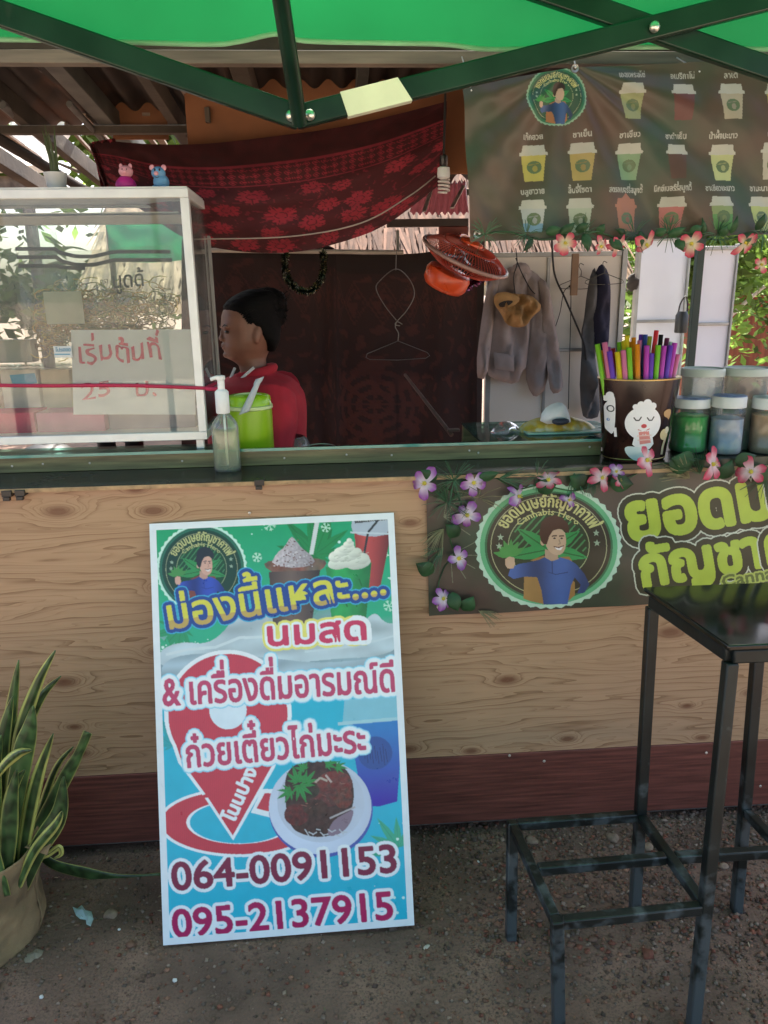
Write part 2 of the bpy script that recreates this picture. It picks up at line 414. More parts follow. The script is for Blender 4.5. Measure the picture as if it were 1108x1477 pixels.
class BoardRaster(Raster):
    """Raster sheet whose rows and columns follow a rectangle in space; to_uv turns a drawing point into its place on it."""
    def __init__(s, nx, ny, pos, to_uv, base, marg):
        import numpy as np
        Art.__init__(s, None); s.np = np; s.nx, s.ny, s.pos, s.uv = nx, ny, pos, to_uv; s.mg = marg; s.px = np.zeros((ny+1, nx+1, 2))
        s.img = np.array([[base(i/nx, j/ny) for i in range(nx+1)] for j in range(ny+1)]); s.border = s.img.copy()
        for j in range(ny+1):
            for i in range(nx+1): s.px[j, i] = s.from_uv(i/nx, j/ny)
    def from_uv(s, u, v): return sq(u, v)
    def idx(s, x, y): u, v = s.uv(x, y); return (u*s.nx, v*s.ny)
    def finish(s, white):
        if True:
            p_ = s.np.pad(s.img, ((1,1),(1,1),(0,0)), mode='edge'); s.img = s.img*.4+(p_[:-2,1:-1]+p_[2:,1:-1]+p_[1:-1,:-2]+p_[1:-1,2:])*.15
        mx, my = s.mg; cx, cy = round(mx*s.nx), round(my*s.ny)
        s.img[:cy] = white; s.img[-cy:] = white; s.img[:, :cx] = white; s.img[:, -cx:] = white
        s.v = [s.pos(i/s.nx, j/s.ny) for j in range(s.ny+1) for i in range(s.nx+1)]; s.c = [tuple(c) for c in s.img.reshape(-1, 3).tolist()]
        w_ = s.nx+1; s.f = [(j*w_+i, (j+1)*w_+i, (j+1)*w_+i+1, j*w_+i+1) for j in range(s.ny) for i in range(s.nx)]
        return s
def fs_tri(fs):
    t = []
    for f in fs:
        for k in range(1, len(f)-1): t.append((f[0], f[k], f[k+1]))
    return t

def inpoly(x, y, poly):
    c = False; n = len(poly)
    for i in range(n):
        (x0, y0), (x1, y1) = poly[i], poly[i-1]
        if (y0 > y) != (y1 > y) and x < (x1-x0)*(y-y0)/(y1-y0)+x0: c = not c
    return c
def edist(x, y, poly):
    m = 1e9
    for i in range(len(poly)):
        (x0, y0), (x1, y1) = poly[i], poly[i-1]; dx, dy = x1-x0, y1-y0
        t = max(0, min(1, ((x-x0)*dx+(y-y0)*dy)/(dx*dx+dy*dy+1e-9))); m = min(m, math.hypot(x-x0-t*dx, y-y0-t*dy))
    return m
def smooth_loop(pts, it=2):
    for _ in range(it):
        q = []
        for i in range(len(pts)):
            a, b = pts[i], pts[(i+1) % len(pts)]
            q += [(a[0]*.75+b[0]*.25, a[1]*.75+b[1]*.25), (a[0]*.25+b[0]*.75, a[1]*.25+b[1]*.75)]
        pts = q
    return pts
def puff(mb, outline, Y, thick, step=4, fold=0, fscale=(.05,.02), edge=10, back=True, seed=0, smooth=1, fn=None):
    """A soft body: closed outline at distance Y, swelling to its own thickness, with folds."""
    o = smooth_loop(outline, smooth) if smooth else outline
    xs = [p[0] for p in o]; ys = [p[1] for p in o]
    pts = [Vector(p) for p in o]; n = len(pts); eds = [(i, (i+1) % n) for i in range(n)]
    x = min(xs)+step/2
    while x < max(xs):
        y = min(ys)+step/2
        while y < max(ys):
            jx, jy = x+random.uniform(-.25,.25)*step, y+random.uniform(-.25,.25)*step
            if inpoly(jx, jy, o) and edist(jx, jy, o) > step*.45: pts.append(Vector((jx, jy)))
            y += step
        x += step
    r = delaunay_2d_cdt(pts, eds, [], 1, 1e-4); vs, fs = r[0], r[2]
    for sgn in ((-1, 1) if back else (-1,)):
        out = []
        for v in vs:
            d = edist(v.x, v.y, o); k = math.sqrt(min(1, d/edge))
            f = fold*noise.noise(Vector((v.x*fscale[0], v.y*fscale[1], seed)))*min(1, d/edge+.15) if fold else 0
            p = P(v.x, v.y, Y); p.y += sgn*thick*.5*k*1.0 + f + (fn(v.x, v.y) if fn else 0)
            if fold: p.y += .45*fold*noise.noise(Vector((v.x*fscale[0]*3.2+v.y*.02, v.y*fscale[1]*1.4, seed+20)))*min(1, d/edge)
            out.append(p)
        mb.add(out, [tuple(reversed(f)) if sgn > 0 else tuple(f) for f in fs])
    return mb
def spline(pts, n=10):
    pts = [Vector(p) for p in pts]; out = []
    for i in range(len(pts)-1):
        p0, p1, p2, p3 = pts[max(i-1,0)], pts[i], pts[i+1], pts[min(i+2, len(pts)-1)]
        for k in range(n):
            t = k/n; out.append(.5*((2*p1)+(p2-p0)*t+(2*p0-5*p1+4*p2-p3)*t*t+(3*p1-p0-3*p2+p3)*t**3))
    return out+[pts[-1]]

# ------------------------------------------------------------------ ground
D, ZT = 1.753, .995             # counter front plane, worktop height
mb = MB()
def gz(x, y):
    r = math.hypot(x, y-1.4)
    f = max(0, 1-r/4)
    return f*(.012*noise.noise(Vector((x*2.1, y*2.1, 1)))+.006*noise.noise(Vector((x*9, y*9, 2))))-.006*f
n = 150
def gmap(t):   # dense near the stall, sparse far away
    t = t*2-1; return math.copysign(3.2*abs(t) + 800*abs(t)**14, t)
mb.grid(lambda u, v: (gmap(u), 1.4+gmap(v), gz(gmap(u), 1.4+gmap(v))), n, n)
m_soil = mat("damp brown soil", (.18,.110,.077), .95, var=.45, vs=5, bump=1.0, bs=120, stain=((.12,.078,.056), 190, .48))
obj("ground", mb, m_soil, smooth=2, kind='structure')
m_peb = mat("pebble", (.13,.09,.065), .9, attr=True, var=.25, vs=60, bump=.4, bs=300)
mb = MB(); mb.c = []
random.seed(3)
oct_ = [(1,0,0),(0,1,0),(-1,0,0),(0,-1,0),(0,0,1),(0,0,-1)]
pal = [(.23,.12,.075),(.18,.105,.07),(.13,.08,.058),(.27,.14,.085),(.20,.145,.11),(.24,.085,.05),(.29,.21,.155),(.15,.105,.08)]
for i in range(24000):
    y = random.uniform(.55, 1.95); x = random.uniform(-1.2, 1.6)
    if x < .3 and random.random() < .2: continue
    s = .0016+.0048*random.random()**2.6 + (.003 if x > .3 and y > 1.3 and random.random() < .5 else 0)
    if random.random() < .008: s *= 2.0
    M = Matrix.Rotation(random.random()*6, 3, 'Z') @ Matrix.Rotation(random.random()*6, 3, 'X')
    c = Vector((x, y, gz(x, y)+s*.25)); sc = Vector((s*random.uniform(.8,1.5), s*random.uniform(.8,1.3), s*random.uniform(.5,.9)))
    vs = []
    for q in oct_:
        p = M @ (Vector(q)*random.uniform(.8,1.2)); vs.append(c+Vector((p.x*sc.x, p.y*sc.y, p.z*sc.z)))
    mid = []
    mb.add(vs, [(0,1,4),(1,2,4),(2,3,4),(3,0,4),(1,0,5),(2,1,5),(3,2,5),(0,3,5)])
    k = random.uniform(.55,1.0); col = random.choice(pal); mb.c += [(col[0]*k, col[1]*k, col[2]*k)]*6
obj("bounce_ground", MB().grid(lambda u, v: (-40+80*u, -1.3-9*v, .006+.004*math.sin(u*30)), 40, 10), mat("pale bounce ground", (.46,.38,.28), .95, var=.25, vs=1.5, bump=.5, bs=60), kind='structure')  # unseen pale ground strip added to bounce warm sunlight onto the stall
for i in range(5200):
    y = random.uniform(1.12, 1.80); x = random.uniform(.12, 1.35)
    if random.random() > min(1, .15+(y-1.12)*1.6): continue
    s = .0022+.0042*random.random()**2; M = Matrix.Rotation(random.random()*6, 3, 'Z') @ Matrix.Rotation(random.random()*6, 3, 'X')
    c = Vector((x, y, gz(x, y)+s*.35)); vs = []
    for q in oct_:
        p = M @ (Vector(q)*random.uniform(.75,1.2)); vs.append(c+p*s)
    mb.add(vs, [(0,1,4),(1,2,4),(2,3,4),(3,0,4),(1,0,5),(2,1,5),(3,2,5),(0,3,5)])
    k = random.uniform(.5,1.0); col = random.choice(pal); mb.c += [(col[0]*k, col[1]*k, col[2]*k)]*6
gp = mb
mb = MB(); mb.c = []
for i in range(240):      # crumbs of dry leaf and husk
    y = random.choice((random.uniform(.6,1.75), 1.75-abs(random.gauss(0,.12)))); x = random.uniform(-1.1,1.3); s = random.uniform(.003,.009); a = random.random()*6.28; c = Vector((x, y, gz(x, y)+.004))
    dx = Vector((math.cos(a), math.sin(a), random.uniform(-.3,.3)))*s; dy = Vector((-math.sin(a), math.cos(a), random.uniform(-.3,.3)))*s*random.uniform(.25,.5)
    mb.add([c-dx, c+dy+Vector((0,0,.002)), c+dx, c-dy], [(0,1,2),(0,2,3)]); k = random.uniform(.6,1.3); q = random.choice(((.20,.14,.08),(.13,.08,.05),(.28,.22,.14),(.10,.10,.05))); mb.c += [(q[0]*k,q[1]*k,q[2]*k)]*4
obj("leaf_crumbs", mb, mat("dry leaf crumbs", (1,1,1), .9, attr=True), kind='stuff'); mb = gp
obj("gravel", mb, m_peb, smooth=2, kind='stuff')

# ------------------------------------------------------------------ counter
m_lam = wood_laminate()
m_plinth = mat("red brown plank", (.155,.046,.032), .5, var=.35, vs=5, stretch=(1.2,1,26), bump=.15, bs=20)
m_top = mat("black worktop", (.020,.018,.013), .24, var=.3, vs=6, spec=.32)
m_raw = mat("raw chipboard edge", (.42,.27,.14), .7, var=.3, vs=40)
m_rail = mat("olive stained wood", (.21,.185,.085), .35, var=.4, vs=6, stretch=(1,1,14))
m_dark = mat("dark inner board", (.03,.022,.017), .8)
m_steel = mat("bare steel", (.42,.42,.40), .38, metal=.9, var=.2)
m_scr = mat("bright screw", (.6,.58,.52), .3, metal=.8)
m_tealglass = glass("teal edged plate glass", (.55,.83,.75), 1.0, .10, (.16,.36,.30))
ct = thing("food_stall_counter", "knotty pine stall counter with dark worktop and red-brown plinth", "counter", (.2, D, 0))
X0, X1 = -1.75, 2.2
obj("front_panel", MB().box((X0, D, .237), (X1, D+.012, .984)), m_lam, ct)
obj("plinth", MB().box((X0, D-.003, .034), (X1, D+.010, .236)), m_plinth, ct, bevel=.0015)
obj("bottom_rail", MB().box((X0, D+.03, .006), (X1, D+.06, .033)), m_steel, ct)
obj("light_stop_panel", MB().box((X0, D+.47, .0), (X1, D+.485, .939)), m_dark, ct)  # unseen board added to keep light from leaking through the counter
obj("worktop", MB().box((X0, D-.012, .986), (X1, D+.178, ZT)), m_top, ct, bevel=.0015)
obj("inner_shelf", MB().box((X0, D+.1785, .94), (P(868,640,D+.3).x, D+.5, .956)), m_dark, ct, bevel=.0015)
obj("side_worktop", MB().box((P(868,640,D+.3).x+.001, D+.1785, .986), (X1, D+.6, ZT)), m_top, ct, bevel=.0015)
obj("worktop_edge", MB().box((X0, D-.0165, .9855), (X1, D-.0122, ZT-.0008)), m_raw, ct)
xr = P(868, 640, D+.155).x
rail = obj("back_rail", MB().box((X0, D+.155, ZT+.0005), (xr, D+.178, ZT+.038)), m_rail, ct, bevel=.001)
mb = MB()
for px in (15, 60, 128, 262, 410, 500, 565, 677, 690, 850):
    p = P(px, 655, D+.1545); p.z = ZT+.019+random.uniform(-.004,.004); mb.lathe([(.0028,0),(.0022,-.0012),(.0005,-.0016)], p, 10, mat=Matrix.Rotation(R(-90), 3, 'X'))
obj("screw", mb, m_scr, rail)
xa_, xb_ = P(316, 640, D+.2).x, P(690, 640, D+.2).x
obj("glass_plate", MB().box((X0, D+.146, ZT+.039), (xa_, D+.235, ZT+.045)), m_tealglass, ct)
obj("glass_plate", MB().box((xa_+.001, D+.146, ZT+.0385), (xb_-.001, D+.162, ZT+.0445)), m_tealglass, ct)
obj("glass_plate", MB().box((xb_, D+.146, ZT+.039), (xr, D+.46, ZT+.045)), m_tealglass, ct)
obj("plate_edge", MB().box((X0, D+.1445, ZT+.0385), (xr, D+.1458, ZT+.0455)), mat("teal glass edge", (.10,.30,.25), .15), ct)
obj("back_support", MB().box((xb_, D+.43, .9565), (xr, D+.455, ZT+.0388)), m_rail, ct)
mb = MB()
for px, py in ((106,1098),(232,1092),(500,1102),(785,1098),(1019,1086),(1097,1134),(735,1090),(640,752),(360,740)):
    p = P(px, py, D-.0035); mb.lathe([(.004,0),(.003,-.0015),(.0008,-.002)], p, 10, mat=Matrix.Rotation(R(-90), 3, 'X'))
obj("screw", mb, m_scr, ct)
m_blk = mat("black plastic", (.012,.012,.012), .35)
for i, (px, py, lb) in enumerate(((375, 697, "small black clip under the worktop beside the printed board"), (14, 713, "small black clip at far left under the worktop"), (33, 712, "small black clip right beside the far left clip"))):
    p = P(px, py, D-.004)
    mb = MB().box((p.x-.011, D-.022, p.z-.002), (p.x+.011, D-.0005, p.z+.012)).box((p.x-.009, D-.024, p.z-.011), (p.x+.006, D-.012, p.z-.002))
    obj("worktop_clip", mb, m_blk, bevel=.001, label=lb, cat="clip", group="clips under the worktop")

# ------------------------------------------------------------------ roof of the stall
m_tim = mat("weathered timber", (.075,.057,.042), .8, var=.5, vs=5, stretch=(1,1,1), bump=.4, bs=60)
m_pale = mat("pale timber fascia", (.24,.20,.155), .7, var=.35, vs=6, stretch=(.6,1,8))
m_tin = mat("old tin roofing", (.030,.022,.018), .7, metal=.1, var=.5, vs=4, stain=((.11,.045,.02), 2.2, .55))
m_rust = mat("rusty orange ply", (.22,.08,.028), .75, var=.25, vs=4)
m_post0 = mat("dark beam timber", (.03,.022,.017), .8, var=.4)
m_stl = mat("grey painted steel tube", (.11,.11,.095), .5, metal=.4, var=.3)
rf = thing("stall_roof", "low tin roof over the stall on weathered timber rafters", "roof", (.2, D+.1, 1.9))
def zr(y): return 2.02 - .10*(y-D)
zf = P(554, 92, D+.08).z
obj("header_beam", MB().box((X0-.1, D+.08, zf), (X1, D+.11, zf+.026)), m_pale, rf, bevel=.002)
obj("fascia_board", MB().box((X0-.1, D+.085, zf+.027), (X1, D+.105, zf+.12)), m_tim, rf, bevel=.002)
mb = MB(); nx = 240
def tin(u, v):
    x = X0-.2 + (X1-X0+.2)*u; y = D-.12 + (1.75-.66*max(0, min(1, (-.47-x)/.02)))*v
    return (x, y, zr(y)+.012*math.sin(x*2*math.pi/.076)+.01)
mb.grid(tin, nx*3, 4); obj("roof_sheet", mb, m_tin, rf, smooth=2, solid=.002)
for i, x in enumerate((-1.45, -1.12, -.86, -.63, -.44, -.2, .1, .45, .8, 1.15, 1.5)):
    wv = .045 if i % 2 else .028
    obj("rafter", MB().beam((x, D+.1, zr(D+.1)-.03), (x+.02, D+1.6, zr(D+1.6)-.03), wv, .055), m_tim if i % 3 else m_stl, rf, bevel=.002)
for y in (.75, 1.55):
    obj("purlin", MB().beam((X0, D+y, zr(D+y)-.068), (X1, D+y, zr(D+y)-.068), .03, .022), m_stl if y != .75 else m_tim, rf, bevel=.002)
m_slit = mat("pale light slit", (.34,.25,.19), .7, var=.4, vs=9)
random.seed(41)
for x in (-1.3, -1.0, -.78, -.70, -.56, -.52, -.38, -.31):
    y0 = D+random.uniform(.5,.95); y1 = y0+random.uniform(.25,.6)
    obj("light_slit", MB().beam((x, y0, zr(y0)-.012), (x+random.uniform(-.02,.03), y1, zr(y1)-.012), random.choice((.010,.016,.022)), .008), m_slit, rf)  # pale strips painted as daylight showing through slits in the roof sheet
# boards resting up in the roof
a = P(265, 128, D+.62); b = P(668, 260, D+.62)
bd = thing("plywood_board", "orange-brown plywood board standing above the red cloth", "board", (0, D+.62, a.z-.3))
obj("sheet", MB().box((a.x, D+.62, a.z-.22), (b.x+.02, D+.632, a.z+.12)), m_rust, bd, bevel=.002)
pk = P(300, 165, D+.615); obj("peg", MB().box((pk.x-.007, D+.60, pk.z-.022), (pk.x+.007, D+.6195, pk.z+.016)), m_tim, bd, bevel=.002)
a = P(152, 85, D+.8); b = P(262, 190, D+.8)
mb = MB().box((a.x, D+.8, b.z-.02), (b.x-.04, D+.81, a.z+.05)); obj("rusty_panel", mb, m_rust, label="narrow rusty panel leaning between the roof rafters at left", cat="panel")
# odds and ends stored up in the rafters
m_zin = mat("dull zinc sheet", (.13,.125,.115), .5, metal=.5, var=.5, vs=9)
for (x0, y0, x1, y1, r, lb) in ((2,150,72,210,.012,"grey pole stored in the rafters at far left"),(-10,195,140,285,.016,"dark beam end sloping down behind the potted plant"),(100,150,205,262,.009,"thin pole stored in the rafters above the figurines"),(58,98,118,168,.007,"short thin rod stored in the rafters at left")):
    obj("stored_pole", MB().tube([P(x0, y0, D+.55), P(x1, y1, D+1.25)], r, 8), m_zin if r != .016 else m_post0, smooth=True, label=lb, cat="pole")
for i, (x0, y0, x1, y1, lb) in enumerate(((92,105,128,160,"zinc strip stored under the roof, left of the narrow one"),(138,112,156,150,"narrow zinc strip stored under the roof left of the rusty panel"))):
    a = P(x0, y0, D+.72); b = P(x1, y1, D+1.05); obj("stored_sheet", MB().beam(a, b, .05-.02*i, .003), m_zin, label=lb, cat="sheet")
# stall posts
m_post = mat("dark red-brown post", (.035,.017,.013), .5, var=.3, stretch=(1,1,.2))
m_redw = mat("dark red painted wood", (.16,.025,.015), .45, var=.25)
YC = D+1.2
px_ = P(690, 500, D+1.38).x
obj("stall_post", MB().box((px_-.019, D+1.375, 0), (px_+.019, D+1.41, zr(D+1.4)-.03)), m_post, bevel=.002, label="dark post at the right edge of the brown curtain", cat="post")
hb = P(575, 322, YC-.1); he = P(676, 322, YC-.1)
lt = thing("door_lintel", "dark red wooden lintel above the orange fan", "lintel", (he.x, YC-.1, hb.z-.05))
obj("beam", MB().box((hb.x-.04, YC-.1, hb.z-.012), (he.x, YC-.07, hb.z+.014)), m_post, lt, bevel=.002)
obj("red_board", MB().box((P(634,330,YC-.1).x, YC-.098, hb.z-.10), (he.x, YC-.075, hb.z-.0125)), m_redw, lt, bevel=.002)
for px in (577,):
    p = P(px, 340, YC-.05); obj("light_tube_post", MB().tube([(p.x, YC+.04, .3), (p.x, YC+.04, hb.z-.012)], .006, 10), mat("greyish green tube", (.22,.24,.2), .4), smooth=True, label="thin grey-green pipe rising behind the brown curtain", cat="pipe")

# ------------------------------------------------------------------ green canopy tent in front
m_can = mat("green canopy cloth", (.006,.125,.036), .6, var=.18, vs=3, transl=.6, bump=.15, bs=8)
m_hem = mat("pale green hem band", (.36,.66,.42), .6, transl=.4)
m_tube = mat("dark green painted steel", (.004,.026,.014), .3, var=.35, vs=12, metal=.1, spec=.5, stain=((.03,.035,.03), 14, .68))
YE = D-.29
tent = thing("canopy_tent", "green folding canopy with dark green scissor struts", "canopy", (.1, .3, 0))
edge_px = [(-420,62),(-200,60),(0,59),(150,62),(300,66),(345,62),(400,51),(440,61),(554,64),(640,66),(704,73),(800,71),(904,70),(1000,70),(1108,73),(1300,75),(1600,78)]
edge = [P(x, y, YE) for x, y in edge_px]; edge = spline(edge, 8)
XL, XR = edge[0].x, edge[-1].x
def esamp(u):
    x = XL+(XR-XL)*u
    for i in range(len(edge)-1):
        if edge[i].x <= x <= edge[i+1].x+1e-6:
            t = (x-edge[i].x)/max(1e-6, edge[i+1].x-edge[i].x); return edge[i].lerp(edge[i+1], t)
    return edge[-1]
def cn(u, v):
    e = esamp(u); t = min(1, v/.12); 
    if v <= .12: return (e.x+.006*noise.noise(Vector((e.x*6, v*9, 3)))*t, YE-.012*t+.012*noise.noise(Vector((e.x*4, v*6, 0)))*t, e.z+(2.06-e.z)*t)
    k = (v-.12)/.88; d = min(1, 2*min(k, 1-k)); dx = 1-abs(2*u-1)
    z = 2.06+.62*min(d, dx*1.3)-.03*math.sin(d*math.pi)
    return (e.x, YE-.012-2.3*k, z)
obj("canopy_cloth", MB().grid(cn, 120, 60), m_can, tent, smooth=2)
mb = MB(); hp = [Vector((e.x, e.y+.0006, e.z+.001)) for e in edge]
mb.add([Vector((p.x, p.y-.0012, p.z-.003)) for p in hp]+[Vector((p.x, p.y-.0012, p.z+.0045)) for p in hp], [(i, i+1, len(hp)+i+1, len(hp)+i) for i in range(len(hp)-1)])
obj("hem", mb, m_hem, tent, solid=.001, smooth=2)
YT = YE-.06
def strut(a, b, ya=YT, yb=YT, w=.019, h=.037):
    A, B_ = P(a[0], a[1], ya), P(b[0], b[1], yb)
    return obj("strut", MB().beam(A, B_, w, h), m_tube, tent, bevel=.003)
strut((-330,-95), (432,170), w=.018, h=.038)
s2 = strut((426,170), (1500,-100), YT+.012, YT+.012, w=.018, h=.036)
strut((640,-62), (1500,235), YT+.034, YT+.034, w=.018, h=.036)
A = P(432, 176, YT-.022); B_ = P(392, -90, YT-.25)
obj("strut", MB().tube([A, B_], .0125, 14), m_tube, tent, smooth=True)
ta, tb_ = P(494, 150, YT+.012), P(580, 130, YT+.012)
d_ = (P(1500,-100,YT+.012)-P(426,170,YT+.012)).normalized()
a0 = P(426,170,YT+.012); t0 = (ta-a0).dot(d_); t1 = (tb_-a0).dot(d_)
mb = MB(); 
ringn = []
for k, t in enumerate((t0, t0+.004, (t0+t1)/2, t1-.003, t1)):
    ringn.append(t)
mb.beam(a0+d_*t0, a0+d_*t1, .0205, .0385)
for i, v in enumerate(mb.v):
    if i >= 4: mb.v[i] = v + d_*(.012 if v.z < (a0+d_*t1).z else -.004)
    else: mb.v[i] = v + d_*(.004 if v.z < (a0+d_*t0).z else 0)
obj("sunlit_patch", mb, mat("pale sunlight patch", (.75,.80,.62), .65, var=.06), s2)  # pale sleeve on the strut, its colour standing in for a patch of sunlight
m_bolt = mat("zinc bolt", (.62,.66,.6), .28, metal=.9)
for px, py, y in ((420,167,YT-.012),(447,166,YT-.004),(944,39,YT-.001)):
    p = P(px, py, y); obj("bolt", MB().lathe([(.009,0),(.0085,-.004),(.005,-.007),(.001,-.008)], p, 14, mat=Matrix.Rotation(R(-90), 3, 'X')), m_bolt, tent, smooth=True)
for x, y in ((XL+.03, YE-.04), (XR-.03, YE-.04), (XL+.03, YE-2.25), (XR-.03, YE-2.25)):
    obj("leg", MB().box((x-.017, y-.017, 0), (x+.017, y+.017, 2.06)), m_tube, tent, bevel=.003)

# ------------------------------------------------------------------ white sheet doors and panels at the back right
m_pan = mat("cream sheet panel", (.72,.69,.61), .4, var=.07, vs=3)
m_panw = mat("white sheet panel", (.72,.76,.82), .35, var=.06, vs=3)
m_fra = mat("grey aluminium frame", (.33,.34,.32), .4, metal=.5)
m_dgr = mat("dark green post", (.018,.04,.028), .5)
def panel(name, label, x0p, x1p, ytp, Y, m, midpy, fw=.022, mids=()):
    a = P(x0p, ytp, Y); b = P(x1p, ytp, Y); zt_ = (a.z+b.z)/2
    t = thing(name, label, "panel", ((a.x+b.x)/2, Y, 0))
    obj("sheet", MB().box((a.x+.004, Y, .06), (b.x-.004, Y+.012, zt_-.01)), m, t)
    for x in (a.x, b.x-fw): obj("frame", MB().box((x, Y-.012, .02), (x+fw, Y+.018, zt_)), m_fra, t, bevel=.002)
    zm = P((x0p+x1p)/2, midpy, Y).z
    for z, h in ((zm, .014), (zt_-.018, .018), (.05, .03)): obj("rail", MB().box((a.x+fw+.001, Y-.01, z-h/2), (b.x-fw-.001, Y+.016, z+h/2)), m_fra, t, bevel=.002)
    for px in mids:
        x = P(px, ytp, Y).x; obj("mullion", MB().box((x-.006, Y-.009, .07), (x+.006, Y-.001, zt_-.03)), m_fra, t, bevel=.001)
    return t
YA = D+1.42
pA = panel("sheet_panel", "cream sheet panel behind the hanging grey jacket", 703, 905, 360, YA, m_pan, 505, mids=(792,))
YB = D+1.9
panel("sheet_panel", "bluish white door panel behind the drinking straws", 921, 998, 338, YB, m_panw, 463, .012)
panel("sheet_panel", "narrow white door panel above the pale plastic tubs", 1010, 1066, 352, YB-.06, m_panw, 467, .010)
p = P(1001, 500, YB-.2); obj("door_post", MB().box((p.x-.021, YB-.2, 0), (p.x+.012, YB-.17, 1.9)), m_dgr, bevel=.002, label="dark green post between the two white door panels", cat="post")
p = P(915, 500, YB-.3); 
obj("door_post", MB().box((p.x-.012, YB-.3, 0), (p.x+.004, YB-.27, 1.9)), m_fra, bevel=.002, label="grey post with a rag tied around it beside the cream panel", cat="post")
pr = P(913, 408, YB-.31)
mb = MB(); mb.ball(pr, (.022,.02,.032), 14, 10)
for i, v in enumerate(mb.v): mb.v[i] = v + Vector((noise.noise(v*60), noise.noise(v*60+Vector((9,0,0))), noise.noise(v*50+Vector((0,5,0)))))*.012
obj("rag_knot", mb, mat("dark tied rag", (.04,.035,.03), .9), smooth=2, label="dark rag knotted around the grey post", cat="rag")

# ------------------------------------------------------------------ glass display cabinet
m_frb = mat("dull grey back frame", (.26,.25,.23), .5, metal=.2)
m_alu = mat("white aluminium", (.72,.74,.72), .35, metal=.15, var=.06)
m_glass = glass("cabinet glass", (.96,.985,.97), 1.0, .06, (.74,.75,.72))
m_glass2 = glass("cabinet back glass", (.93,.97,.95), .8, .03, (.7,.72,.7))
YC1, YC2 = D+.16, D+.47
cxR = P(300, 640, YC1).x; cxL = cxR-.86
cz0 = P(300, 634, YC1).z; cz1 = P(277, 271, YC1).z
cab = thing("display_cabinet", "glass display cabinet with white aluminium frame on the counter", "cabinet", ((cxL+cxR)/2, (YC1+YC2)/2, ZT+.0455))
f = .020; cxT = cxR+.004
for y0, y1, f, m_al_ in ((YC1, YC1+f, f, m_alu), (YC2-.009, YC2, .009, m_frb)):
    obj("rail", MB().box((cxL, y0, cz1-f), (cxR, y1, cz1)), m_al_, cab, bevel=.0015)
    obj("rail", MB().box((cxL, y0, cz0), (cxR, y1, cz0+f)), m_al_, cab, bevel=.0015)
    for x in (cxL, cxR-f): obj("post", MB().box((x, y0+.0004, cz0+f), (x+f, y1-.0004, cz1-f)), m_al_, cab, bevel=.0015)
f = .020
for x in (cxL, cxR-f):
    for z in (cz0, cz1-f): obj("rail", MB().box((x+.0004, YC1+f, z), (x+f-.0004, YC2-.0095, z+f)), m_alu, cab, bevel=.0015)
for x in (cxL+.01, cxR-f-.01):
    for y in (YC1+.012, YC2-.03): obj("foot", MB().box((x, y, ZT+.0455 if y < YC1+.05 else .9565), (x+.018, y+.018, cz0)), m_alu, cab)
obj("glass_pane", MB().box((cxL+f, YC1+.008, cz0+f), (cxR-f, YC1+.0115, cz1-f)), m_glass, cab)
obj("glass_pane", MB().box((cxR-.012, YC1+f, cz0+f), (cxR-.0085, YC2-f, cz1-f)), m_glass, cab)
obj("glass_pane", MB().box((cxL+f, YC2-.012, cz0+f), ((cxL+cxR)/2+.03, YC2-.009, cz1-f)), m_glass2, cab)
obj("glass_pane", MB().box(((cxL+cxR)/2-.03, YC2-.019, cz0+f), (cxR-f, YC2-.016, cz1-f)), m_glass2, cab)
obj("top_panel", MB().box((cxL+.003, YC1+.003, cz1+.0005), (cxR-.003, YC2-.003, cz1+.004)), mat("white acrylic sheet", (.6,.62,.6), .4), cab)
obj("floor_panel", MB().box((cxL+f, YC1+f, cz0+.004), (cxR-f, YC2-f, cz0+.012)), m_alu, cab)
zs = cz1-.052
obj("track", MB().box((cxL+f, YC2-.03, zs), (cxR-f, YC2-.021, zs+.028)), mat("grey sliding track", (.40,.36,.32), .5), cab, bevel=.001)
obj("track", MB().box((cxL+f, YC2-.03, cz1-f-.001-.008), (cxR-f, YC2-.021, cz1-f-.002)), m_alu, cab)
# red twine round the cabinet
m_twine = mat("crimson ribbon", (.42,.012,.06), .55)
a = P(-60, 555, YC1-.001); b = P(311, 560.5, YC1-.001); c_ = P(180, 556, YC1-.001)
mb = MB(); pts = spline([a, P(60,556.5,YC1-.001), c_, b, Vector((cxR+.0025, YC1+.01, b.z)), Vector((cxR+.0025, YC2-.05, b.z-.01))], 8)
n_ = len(pts); mb.add([p+Vector((0,0,-.0042)) for p in pts]+[p+Vector((0,0,.0042)) for p in pts], [(i,i+1,n_+i+1,n_+i) for i in range(n_-1)])
obj("ribbon", mb, m_twine, solid=.0012, smooth=2, label="crimson ribbon stretched across the front of the glass cabinet", cat="ribbon")
# handwritten price paper taped behind the front glass
YPp = YC1+.0125
pap = thing("price_paper", "white paper with red handwritten price inside the cabinet glass", "paper", P(190, 598, YPp+.002))
m_paper = mat("white paper", (.74,.75,.74), .8, var=.05, transl=.25)
q = [P(102,476,YPp), P(279,475,YPp), P(282,598,YPp), P(106,598,YPp)]
def pf(u, v):
    p = q[0].lerp(q[1], u).lerp(q[3].lerp(q[2], u), v); p.y += .0015+.0012*math.sin(u*9+v*4); return p
obj("sheet", MB().grid(pf, 20, 14), m_paper, pap, smooth=2)
m_ink = mat("printed ink", (1,1,1), .45, attr=True, var=.03)
art = Art(lambda x, y, h: P(x, y, YPp-.0003-h))
pen = hx('#c2304f', .9)
art.text("เริ่มต้นที่", (116,522), (232,518), 40, pen, .012, res=3, skew=-.05, wob=3.2)
art.text("25", (118,575), (160,573), 34, pen, .008, res=3, wob=2.5)
art.text("บ.", (195,572), (226,572), 36, pen, .008, res=3, wob=2.5)
obj("handwriting", art, m_ink, pap)
